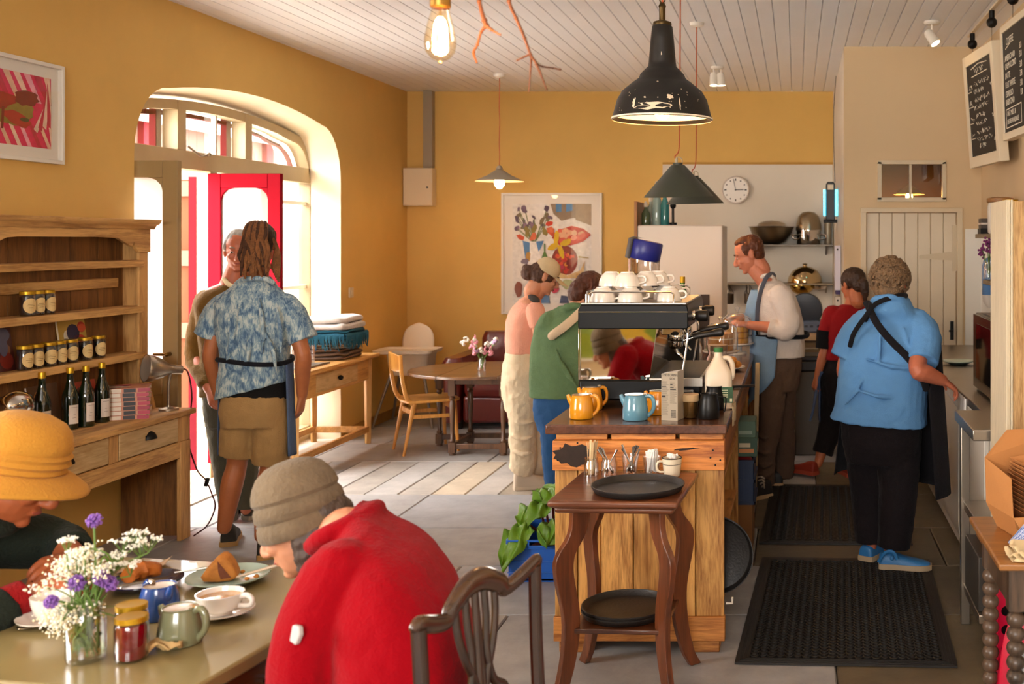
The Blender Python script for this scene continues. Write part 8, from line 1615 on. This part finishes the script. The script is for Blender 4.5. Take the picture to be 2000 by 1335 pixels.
b = MB(); torso(b, tsecs([A(1520, 760), A(1522, 715), A(1524, 682)], r5, g5, [(.15, .13), (.17, .15), (.16, .135)])); b.sl([A(1508, 725, -.08), A(1504, 815, -.1), A(1494, 880, -.1), A(1491, 945, -.1)], [.11, .088, .076, .075], 18, 4); b.sl([A(1528, 725, .08), A(1526, 815, .12), A(1532, 880, .18), A(1528, 930, .2)], [.11, .088, .076, .075], 18, 4)
for y in (850, 880, 905, 925): b.tube([A(1478, y, -.16), A(1494, y+6, -.185), A(1510, y-2, -.15)], [.005, .012, .005], 8, 3)
garment('trousers', b, cloth('brown_twill', '#5F4A3C', .3, 160), P5, .007, 2, .016, .06)
bw_ = mat('black_white_trainer', '#2A2523', .6, var=.0); so = shoe(P5, flo(1502, 968), (-.72, -.6), .28, .055, .11, bw_, mat('cream_sole', '#B99B74', .6)); shoe(P5, flo(1528, 948)+V((.0, .0, 0)), (-.8, -.1), .28, .05, .1, mat('black_shoe', '#17130f', .5), mat('cream_sole', ''))
b = MB()
for i in range(4): b.tube([A(1479+i*3, 932+i*6, -.30), A(1486+i*2, 930+i*6, -.33), A(1493, 934+i*6, -.30)], .006, 8, 2)
b.build('lace', mat('white_lace', '#CFC0AC', .7), so, world=True)
# ===== worker in dark red, back to the camera, stepping away
Yb = 7.92; b = MB(); f6 = V((-.55, .8, -.2)); r6 = V((.9, .44, 0)).normalized(); g6 = V((-.44, .9, 0)).normalized(); sk6 = skin('warm', '#B86A42')
L, R = head(b, A(1665, 556), f6, s=.97); b.limb([A(1666, 580), A(1664, 605)], [.05, .06], 14, 1)
torso(b, tsecs([A(1650, 735), A(1652, 690), A(1656, 640), A(1660, 608), A(1663, 595)], r6, g6, [(.14, .1), (.12, .09), (.14, .1), (.14, .08), (.055, .05)]))
arm(b, A(1622, 612, -.04), A(1612, 680, -.06), A(1596, 735, -.05), .9); hand(b, A(1595, 737, -.05), (-.25, .15, -1), (.9, .4, 0), (-.2, .9, .1), .7, .92)
arm(b, A(1700, 612, .04), A(1712, 680, .1), A(1700, 735, .15), .9); hand(b, A(1700, 737, .15), (-.2, .5, -1), (-.9, .4, 0), (0, .9, .1), .4, .92)
leg(b, A(1632, 745), A(1618, 830, -.02), A(1598, 905, -.08), .85); leg(b, A(1672, 745), A(1668, 840), A(1664, 920, .05), .85)
P6 = person('worker in a dark red top and black trousers stepping away in the kitchen', tuple(flo(1640, 935)), b, sk6, .0055); face(P6, L, R, .97)
b = MB(); b.ell(L(0, -.02, .04), (.087, .103, .088), R, 20); b.ell(L(0, -.08, -.01), (.06, .05, .06), R, 16); b.tube([L(0, -.10, .02), L(.0, -.13, -.01), L(.01, -.125, -.07), L(.02, -.10, -.14)], [.03, .035, .03, .012], 12, 4)
blobhair(P6, b, hairm('dark_brown', ''), .0055, .01, .018)
dr_ = cloth('dark_red', '#8E1216', .3, 160); b = MB(); torso(b, tsecs([A(1648, 700), A(1650, 680), A(1656, 640), A(1660, 610), A(1663, 594)], r6, g6, [(.165, .13), (.16, .125), (.175, .13), (.17, .10), (.07, .065)])); b.sl([A(1626, 614, -.04), A(1616, 640, -.05), A(1612, 656, -.05)], [.07, .066, .062], 16, 3); b.sl([A(1698, 614, .04), A(1708, 640, .06), A(1711, 656, .08)], [.07, .066, .062], 16, 3); tp6 = garment('top', b, dr_, P6, .007, 2, .012, .06)
for x, x2, dy in ((1612, 1608, -.055), (1711, 1711, .085)): b = MB(); b.tube([A(x, 645, dy), A(x2, 680, dy-.005)], [.064, .056], 18); b.build('sleeve_band', cloth('black', ''), tp6, world=True)
bt_ = cloth('black_trousers', '#17100E', .3, 160); b = MB(); torso(b, tsecs([A(1652, 790), A(1650, 745), A(1650, 695)], r6, g6, [(.16, .13), (.175, .15), (.15, .12)])); b.sl([A(1634, 755), A(1622, 830, -.02), A(1606, 885, -.06)], [.105, .085, .075], 18, 4); b.sl([A(1672, 755), A(1668, 840), A(1664, 905, .05)], [.105, .085, .075], 18, 4); garment('trousers', b, bt_, P6, .0075, 2, .012, .06)
b = MB(); b.sheet(lambda u, v: V((A(1650, 0).x-.19*math.cos((u-.15)*2.2), Yb-.02+.19*math.sin((u-.15)*2.2), A(0, 690+130*v).z+.02*math.sin(6*u)*v)), 18, 10); b.build('apron', dn, P6, world=True, solid=.004); b = MB(); b.tube([A(1606, 725, -.07), A(1598, 742, -.06), A(1588, 800, -.05), A(1582, 822, -.05)], [.012, .012, .010, .008], 8, 3); b.build('apron_tie', dn, P6, world=True)
rs = mat('red_trainer', '#8E2A16', .6, bump=.2); shoe(P6, flo(1594, 936)+V((0, .05, .02)), (-.75, .65), .25, .046, .085, rs, mat('red_sole', '#A8432A', .6), lift=.0); shoe(P6, flo(1664, 932), (-.3, 1), .25, .046, .085, rs, mat('red_sole', ''))
# ===== woman-sized figure in blue polo shirt, dark apron, back turned
Yb = 5.72; b = MB(); f7 = V((.35, .93, -.1)); r7 = V((.97, -.22, 0)).normalized(); g7 = V((.22, .97, 0)).normalized(); sk7 = skin('rosy', '#B8684A')
L, R = head(b, A(1740, 552), f7); b.limb([A(1738, 575, .02), A(1735, 598, .03)], [.054, .05], 16, 1)
torso(b, tsecs([A(1722, 850), A(1724, 760), A(1732, 690), A(1738, 630), A(1736, 600)], r7, g7, [(.19, .15), (.19, .15), (.19, .14), (.15, .07), (.05, .045)]))
arm(b, A(1680, 640, .02), A(1650, 720, .03), A(1672, 770, .25), 1.15); hand(b, A(1674, 770, .26), (.5, .8, -.1), (0, 0, -1), (.8, -.5, 0), .4)
arm(b, A(1802, 640, -.06), A(1792, 722, -.24), A(1840, 742, -.2), 1.12); hand(b, A(1842, 742, -.2), (.75, .3, -.55), (-.3, .2, -1), (.2, .95, .3), .45, .95)
leg(b, A(1695, 860, .02), A(1698, 960, .05), A(1701, 1066, .04), .86); leg(b, A(1752, 860), A(1752, 970, -.07), A(1738, 1078, -.09), .86)
P7 = person('cafe worker in a blue polo shirt, crossed dark apron straps and blue clogs, back turned', tuple(flo(1735, 1105)), b, sk7, .0045)
b = MB(); b.ell(L(0, -.02, .035), (.088, .10, .09), R, 20); b.ell(L(0, -.06, -.03), (.08, .06, .07), R, 16); q = random.Random(14)
for i in range(170):
    d = V((q.gauss(0, 1), q.gauss(-.35, .9), q.gauss(.25, .8))).normalized(); c = V((d.x*.088, d.y*.104-.022, d.z*.095+.025))
    if c.y > .055 and c.z < .06: continue
    a, t2 = V((q.gauss(0, 1), q.gauss(0, 1), q.gauss(0, 1))).normalized(), q.uniform(.014, .022); s_ = d.cross(a).normalized(); u2 = d.cross(s_)
    b.tube([L(*(c+d*.004+s_*t2*math.cos(w)+u2*t2*math.sin(w)+d*.006*w/2)) for w in [k*.9 for k in range(6)]], [.008, .009, .009, .008, .007, .005], 7, 2)
b.build('hair', mat('curly_grey_brown', '#7B5E40', .55, bump=.8, bscale=140, var=.5, vscale=45), P7, world=True)
bp = cloth('blue_pique', '#5F93C8', .3, 260, .1); b = MB(); torso(b, [(A(1716, 822), V((.245, -.05, -.02)), g7*.2), (A(1720, 790), r7*.24, g7*.195), (A(1727, 720), r7*.235, g7*.185), (A(1735, 660), r7*.235, g7*.165), (A(1738, 626), r7*.195, g7*.115), (A(1738, 604, -.01), r7*.13, g7*.13), (A(1739, 582, -.01), r7*.095, g7*.115)])
b.sl([A(1692, 636, .01), A(1668, 660, .0), A(1648, 700, -.01)], [.09, .085, .08], 18, 3); b.sl([A(1790, 636, -.04), A(1806, 660, -.1), A(1801, 708, -.19)], [.09, .088, .082], 18, 3)
b.tube([A(1704, 592, -.02), A(1712, 584, -.09), A(1738, 580, -.12), A(1762, 586, -.09), A(1770, 594, -.02)], .02, 10, 3)
for x0, y0, x1, y1, dd in ((1690, 700, 1800, 720, -.19), (1670, 760, 1760, 775, -.2), (1690, 730, 1650, 790, -.17), (1720, 640, 1715, 720, -.175), (1765, 640, 1785, 700, -.165)): b.tube([A(x0, y0, dd+.02), A((x0+x1)/2, (y0+y1)/2+6, dd-.012), A(x1, y1, dd+.02)], [.006, .011, .006], 8, 3)
garment('polo_shirt', b, bp, P7, .007, 2, .013, .07)
nb_ = cloth('navy_trousers', '#150F12', .3, 160); b = MB(); torso(b, tsecs([A(1722, 900), A(1722, 860), A(1722, 800)], r7, g7, [(.18, .15), (.205, .18), (.21, .18)])); b.sl([A(1692, 870, .03), A(1697, 960, .07), A(1702, 1056, .07)], [.115, .098, .085], 18, 4); b.sl([A(1756, 870, -.02), A(1754, 965, -.08), A(1745, 1068, -.09)], [.115, .1, .085], 18, 4); garment('trousers', b, nb_, P7, .0075, 2, .014, .07)
da = cloth('dark_apron', '#18161A', .3, 200); b = MB(); c7 = A(1738, 700)
b.sheet(lambda u, v: c7+r7*((.262+.05*v)*math.cos(-.62+2.6*u))+g7*((.215+.05*v)*math.sin(-.62+2.6*u)+.012*math.sin(9*u)*v)+Z_*(A(0, 660+95*max(0, 1-u*5)).z-c7.z+(A(0, 958).z-A(0, 660+95*max(0, 1-u*5)).z)*v), 30, 16); b.build('apron', da, P7, world=True, solid=.005)
b = MB(); b.sheet(lambda u, v: c7+r7*((.25+.04*v)*math.cos(2.0+1.25*u))+g7*((.21+.03*v)*math.sin(2.0+1.25*u))+Z_*(A(0, 800).z-c7.z+(A(0, 930).z-A(0, 800).z)*v), 14, 8); b.build('apron_skirt', da, P7, world=True, solid=.005)
def strapb(pts, r=.014): b.tube(pts, r, 8, 4, flat=((.1, -1, .15), .35))
b = MB(); strapb([A(1690, 626, -.10), A(1700, 600, -.14), A(1698, 592, -.10)], .012); strapb([A(1692, 590, -.10), A(1712, 630, -.176), A(1740, 665, -.2), A(1775, 700, -.205), A(1800, 735, -.20), A(1810, 760, -.16)], .019); strapb([A(1770, 577, -.05), A(1752, 578, -.12), A(1712, 592, -.145), A(1690, 618, -.165), A(1668, 650, -.165), A(1660, 676, -.14)], .013); b.build('apron_strap', da, P7, world=True)
bc = mat('blue_clog', '#2A6FA8', .5, bump=.15)
def clog(heel, d):
    o = shoe(P7, heel, d, .26, .052, .072, bc, mat('pale_clog_sole', '#A89274', .6), name='clog'); return o
clog(flo(1690, 1104)+V((0, .03, .015)), (.55, .85)); o = clog(flo(1718, 1112)+V((0, 0, .015)), (.95, -.15))
b = MB(); b.tube([A(1716, 1096, -.16), A(1730, 1078, -.19), A(1745, 1078, -.2), A(1752, 1092, -.2)], .009, 8, 3); b.ell(A(1742, 1090, -.215), (.011,)*3, n=10); b.build('heel_strap', bc, o, world=True)
# ===== person in red fleece and grey felt hat, seated, back to the camera
sk8 = skin('fair', ''); b = MB(); f8 = V((-.93, .0, -.40)); upv = V((-.1, .0, 1)); hc = at(590, 1022, 2.70)
L, R = head(b, hc, f8, upv); r8 = V((-.12, .99, 0)).normalized(); g8 = V((-.99, -.12, 0)).normalized(); n8 = V((-1.075, 2.63, .985))
b.limb([L(0, -.03, -.07), n8], [.052, .06], 14, 1)
sp = [V((-.90, 2.42, .49)), V((-.875, 2.44, .63)), V((-.885, 2.48, .77)), V((-.955, 2.54, .885)), V((-1.02, 2.59, .955)), n8]
dv = lambda i: (sp[min(i+1, 5)]-sp[max(i-1, 0)]).normalized().cross(r8).normalized()
torso(b, [(c, r8*w, dv(i)*d) for i, (c, (w, d)) in enumerate(zip(sp, [(.16, .13), (.15, .11), (.15, .11), (.15, .1), (.12, .06), (.05, .05)]))])
sl8, el8, wr8 = V((-1.035, 2.43, .925)), V((-1.07, 2.37, .70)), at(560, 1332, 2.60); arm(b, sl8, el8, wr8); hand(b, wr8+V((-.01, .005, 0)), (-.85, .3, .0), (0, .3, 1), (.2, .9, .3), .75)
sr8, er8, wr9 = V((-1.09, 2.76, .935)), V((-1.16, 2.84, .72)), V((-1.24, 2.74, .66)); arm(b, sr8, er8, wr9); hand(b, wr9, (-.6, -.8, 0), (0, 0, -1), (-.8, .6, 0), .5)
for sy in (-.1, .1): leg(b, V((-.93, 2.43+sy, .52)), V((-1.36, 2.42+sy*1.1, .54)), V((-1.36, 2.42+sy, .1)), back=(1, 0, 0))
P8 = person('seated person in a crimson fleece and grey felt hat, back turned, looking at a phone', (-.9, 2.43, 0), b, sk8, .0045); face(P8, L, R, brow='#6a5a50')
b = MB(); b.ell(L(0, -.05, -.01), (.082, .075, .08), R, 18); b.ell(L(.0, -.085, -.06), (.07, .05, .06), R, 16)
for k in (1, -1): b.tube([L(k*.076, -.03, .02), L(k*.08, -.02, -.05), L(k*.076, -.005, -.11), L(k*.07, .0, -.145)], [.02, .024, .018, .006], 12, 4); b.ell(L(k*.07, -.04, -.05), (.03, .045, .06), R, 12)
b.tube([L(-.03, -.09, -.03), L(-.02, -.11, -.08), L(-.02, -.10, -.12)], [.04, .035, .012], 12, 2); b.ell(L(0, -.075, -.085), (.062, .05, .06), R, 14); blobhair(P8, b, hairm('grey_brown', '#4A3C34'), .005, .010, .014)
felt = mat('grey_felt', '#6E5E4A', .95, bump=.5, bscale=90, var=.3, vscale=14, sheen=.1, spec=.1); Rh = R @ Euler((.12, .0, 0)).to_matrix()
b = MB(); b.lathe([(r*.87, z*.95) for r, z in [(.118, -.022), (.124, -.012), (.122, .012), (.114, .026), (.121, .036), (.119, .058), (.111, .07), (.117, .08), (.113, .098), (.104, .118), (.088, .14), (.06, .157), (.03, .164), (0, .166), (0, .160), (.07, .142), (.108, .10), (.112, .0)]], 48, c=tuple(L(0, -.006, .002)), R=Rh)
b.build('felt_hat', felt, P8, world=True)
fl = mat('crimson_fleece', '#8C000E', .95, bump=.35, bscale=130, var=.1, vscale=6, sheen=.06, spec=.1); b = MB()
torso(b, [(c, r8*w, dv(i)*d) for i, (c, (w, d)) in enumerate(zip(sp[:5]+[n8+V((-.005, 0, .015))], [(.205, .165), (.2, .15), (.205, .15), (.21, .13), (.175, .085), (.075, .07)]))], 32)
b.sl([sl8+V((.02, .03, .0)), sl8+V((-.02, -.03, -.10)), el8, el8.lerp(wr8, .55), wr8.lerp(el8, .12)], [.09, .082, .07, .058, .046], 18, 5); b.sl([sr8, sr8.lerp(er8, .5), er8, wr9], [.085, .075, .065, .045], 18, 4)
b.tube([n8+V((-.06, -.05, -.02)), n8+V((-.02, -.08, .01)), n8+V((.04, -.06, .035)), n8+V((.06, .0, .05)), n8+V((.045, .06, .04)), n8+V((-.01, .085, .01)), n8+V((-.06, .05, -.02))], .024, 12, 4)
for p0, p1, p2 in (((-.735, 2.40, .70), (-.75, 2.50, .69), (-.80, 2.60, .72)), ((-.74, 2.36, .60), (-.735, 2.48, .585), (-.77, 2.6, .60)), ((-.96, 2.40, .83), (-.89, 2.38, .79), (-.82, 2.42, .77)), ((-1.0, 2.36, .72), (-1.0, 2.38, .64), (-.96, 2.36, .57))): b.tube([p0, p1, p2], [.008, .022, .008], 10, 3)
fo = garment('fleece', b, fl, P8, .0055, 3, .010, .08)
b = MB(); b.tube([at(607, 1117, 2.395), at(622, 1110, 2.40), at(641, 1116, 2.40), at(654, 1132, 2.395)], .0035, 8, 4); b.build('piping', mat('pink_grey_piping', '#C78A94', .6), fo, world=True)
b = MB(); b.T = Matrix.Translation(at(579, 1239, 2.315)) @ Euler((PI/2-.1, 0, -.5)).to_matrix().to_4x4(); b.prism([(-.014, -.014), (-.009, .02), (.012, .02), (.017, .002), (.006, -.02)], 'Z', -.006, .006); b.build('badge', mat('silver_badge', '#B9B3B0', .4), fo, bevel=.003, world=True)
b = MB(); torso(b, [(V((-.90, 2.43, .47)), r8*.19, V((.0, 0, 1))*.10), (V((-1.05, 2.43, .535)), r8*.18, V((.1, 0, 1))*.09), (V((-1.15, 2.43, .54)), r8*.17, Z_*.085)], 24)
for sy in (-.1, .1): b.sl([V((-.95, 2.43+sy, .53)), V((-1.2, 2.42+sy, .545)), V((-1.37, 2.42+sy*1.1, .54)), V((-1.375, 2.42+sy, .35)), V((-1.37, 2.42+sy, .09))], [.095, .088, .078, .066, .06], 18, 4)
garment('trousers', b, cloth('charcoal_trousers', '#2A2628'), P8, .0075, 2, .012, .06)
for sy in (-.1, .1): shoe(P8, V((-1.33, 2.42+sy, 0)), (-1, 0), .25, .046, .085, bs, sole)
t = thing('phone', 'black phone held in the lap of the person in red', 'phone', tuple(at(540, 1316, 2.60)), math.radians(-28)); t.rotation_euler = (.12, -.10, math.radians(-18)); b = MB(); b.box(-.075, .075, -.037, .037, -.004, .004); b.build('case', mat('phone_black', '#0b0b0d', .15, coat=.5), t, bevel=.004)
b = MB(); b.box(-.07, .07, -.033, .033, .0041, .0046); s_ = b.build('screen', mat('phone_screen', '#0A0D12', .12, emit='#1A222C', estr=.3), t, smooth=0); b = MB(); q = random.Random(2)
for i in range(7): b.box(-.06, -.06+q.uniform(.04, .11), -.026+i*.008, -.0225+i*.008, .0046, .0049)
b.build('text_line', mat('screen_text', '#8FA6B8', .3, emit='#7f95a8', estr=.25), s_, smooth=0)
# ===== elderly person in a mustard hat, seated at the far left
sk9 = skin('weathered', '#A85A34'); b = MB(); f9 = V((.84, .18, -.44)); f_, r_, u_ = basis(f9); nt_ = at(107, 984, 2.84); hc = nt_-(f_*.118-u_*.03)*1.02
L, R = head(b, hc, f9, s=1.02, nose=1.25, jaw=.92); n9 = hc-f_*.075-Z_*.115+V((-.03, 0, 0)); b.limb([L(0, -.03, -.06), n9], [.054, .06], 14, 1)
r9 = V((.1, -.99, 0)).normalized(); g9 = V((.99, .1, 0)).normalized(); sp = [V((-2.50, 2.76, .50)), V((-2.49, 2.77, .64)), V((-2.44, 2.78, .76)), V((-2.34, 2.79, .88)), V((-2.26, 2.80, .945)), n9]; dv9 = lambda i: r9.cross((sp[min(i+1, 5)]-sp[max(i-1, 0)]).normalized()).normalized()
torso(b, [(c, r9*w, dv9(i)*d) for i, (c, (w, d)) in enumerate(zip(sp, [(.16, .13), (.15, .11), (.15, .11), (.15, .1), (.12, .06), (.05, .05)]))])
slr, elr, wrr = V((-2.27, 2.60, .90)), at(-70, 1225, 2.62), at(62, 1158, 2.74); arm(b, slr, elr, wrr); hand(b, wrr, (.75, .35, .25), (.3, .5, -1), (.1, .9, .4), .55, .98)
sll, ell_, wrl = V((-2.24, 2.97, .90)), at(118, 1092, 3.06), at(126, 1118, 2.95); arm(b, sll, V((-2.08, 3.08, .83)), V((-1.95, 2.98, .825))); hand(b, V((-1.95, 2.975, .825)), (-.15, -1, -.02), (-.5, 0, -1), (.9, -.2, .35), .45, .98)
for sy in (-.1, .1): leg(b, V((-2.46, 2.76+sy, .52)), V((-2.05, 2.74+sy, .54)), V((-2.07, 2.74+sy, .1)), back=(-1, 0, 0))
P9 = person('elderly person in a mustard brimmed hat and dark green fleece at the table end', (-2.48, 2.76, 0), b, sk9, .0042); face(P9, L, R, 1.02, brow='#9a8a7a')
mus = mat('mustard_felt', '#BE8632', .9, bump=.35, bscale=150, var=.12, vscale=8, sheen=.08, spec=.15); Rh = R @ Euler((.20, -.03, 0)).to_matrix()
b = MB(); pr = [(r*.97, z*.84) for r, z in [(.112, .0), (.118, .012), (.115, .024), (.123, .034), (.117, .046), (.122, .058), (.113, .068), (.117, .08), (.112, .10), (.104, .125), (.085, .15), (.055, .166), (.02, .171), (0, .171), (0, .165), (.08, .148), (.110, .095), (.108, .0)]]
b.lathe(pr, 52, c=tuple(L(0, -.005, .014)), R=Rh); hat = b.build('brimmed_hat', mus, P9, world=True)
b = MB(); o_ = b.T; b.T = Matrix.Translation(L(0, -.005, .014)) @ Rh.to_4x4(); b.sheet(lambda u, v: (lambda a, rr2: ((.108+rr2)*math.cos(a), (.110+rr2*1.05)*math.sin(a), .006-.55*rr2*(.65+.35*math.cos(a)**2)+.006*math.sin(3*a)*v-.012*v*v))(2*PI*u, .064*v), 52, 7); b.build('brim', mus, hat, world=True, solid=.005)
b = MB(); b.ell(L(0, -.05, -.0), (.084, .065, .07), R, 16); blobhair(P9, b, hairm('white', '#B8B0A4'), .006, .008, .02)
gf = cloth('dark_green_fleece', '#20261E', .6, 110, .2, .95); b = MB(); torso(b, [(c, r9*w, dv9(i)*d) for i, (c, (w, d)) in enumerate(zip(sp, [(.2, .16), (.2, .15), (.205, .15), (.21, .135), (.18, .09), (.085, .085)]))], 32)
b.sl([slr+V((-.02, .04, 0)), slr.lerp(elr, .5), elr, wrr.lerp(elr, .35)], [.09, .082, .07, .055], 18, 4); b.sl([sll+V((-.02, -.03, 0)), V((-2.15, 3.03, .86)), V((-2.075, 3.085, .83)), V((-1.99, 3.03, .828))], [.088, .08, .068, .052], 18, 4); b.tube([n9+V((-.06, -.1, .0)), n9+V((.03, -.085, -.03)), n9+V((.085, 0, -.05)), n9+V((.03, .09, -.03)), n9+V((-.06, .1, .0))], .026, 12, 4)
go_ = garment('fleece', b, gf, P9, .006, 3, .008, .07)
rd = cloth('red_wool', '#8E0F12', .5, 130); b = MB(); b.sl([wrr.lerp(elr, .42), wrr.lerp(elr, .08)], [.050, .044], 18, 1); garment('cuff', b, rd, P9, .006, 1, .004); b = MB(); b.tube([n9+V((-.04, -.06, .03)), n9+V((.035, -.055, .02)), n9+V((.075, 0, .012)), n9+V((.035, .055, .02)), n9+V((-.04, .06, .03))], .030, 12, 4); b.ell(n9+V((.01, 0, -.005)), (.08, .07, .04), None, 14); garment('collar', b, rd, P9, .006, 2, .004)
b = MB(); b.ell(V((-2.48, 2.76, .53)), (.17, .2, .09), None, 18)
for sy in (-.1, .1): b.sl([V((-2.46, 2.76+sy, .53)), V((-2.05, 2.74+sy, .54)), V((-2.06, 2.74+sy, .35)), V((-2.065, 2.74+sy, .09))], [.10, .08, .068, .06], 18, 4)
garment('trousers', b, cloth('grey_trousers', '#3b3835'), P9, .0075, 2, .012, .06)
for sy in (-.1, .1): shoe(P9, V((-2.10, 2.74+sy, 0)), (1, 0), .26, .046, .085, bs, sole)
c9 = dup([o for o in bpy.data.objects if o.name.startswith('dining_chair')][0], (-2.5, 2.76, 0), math.radians(-90), 'honey coloured plywood dining chair under the elderly person in the mustard hat')
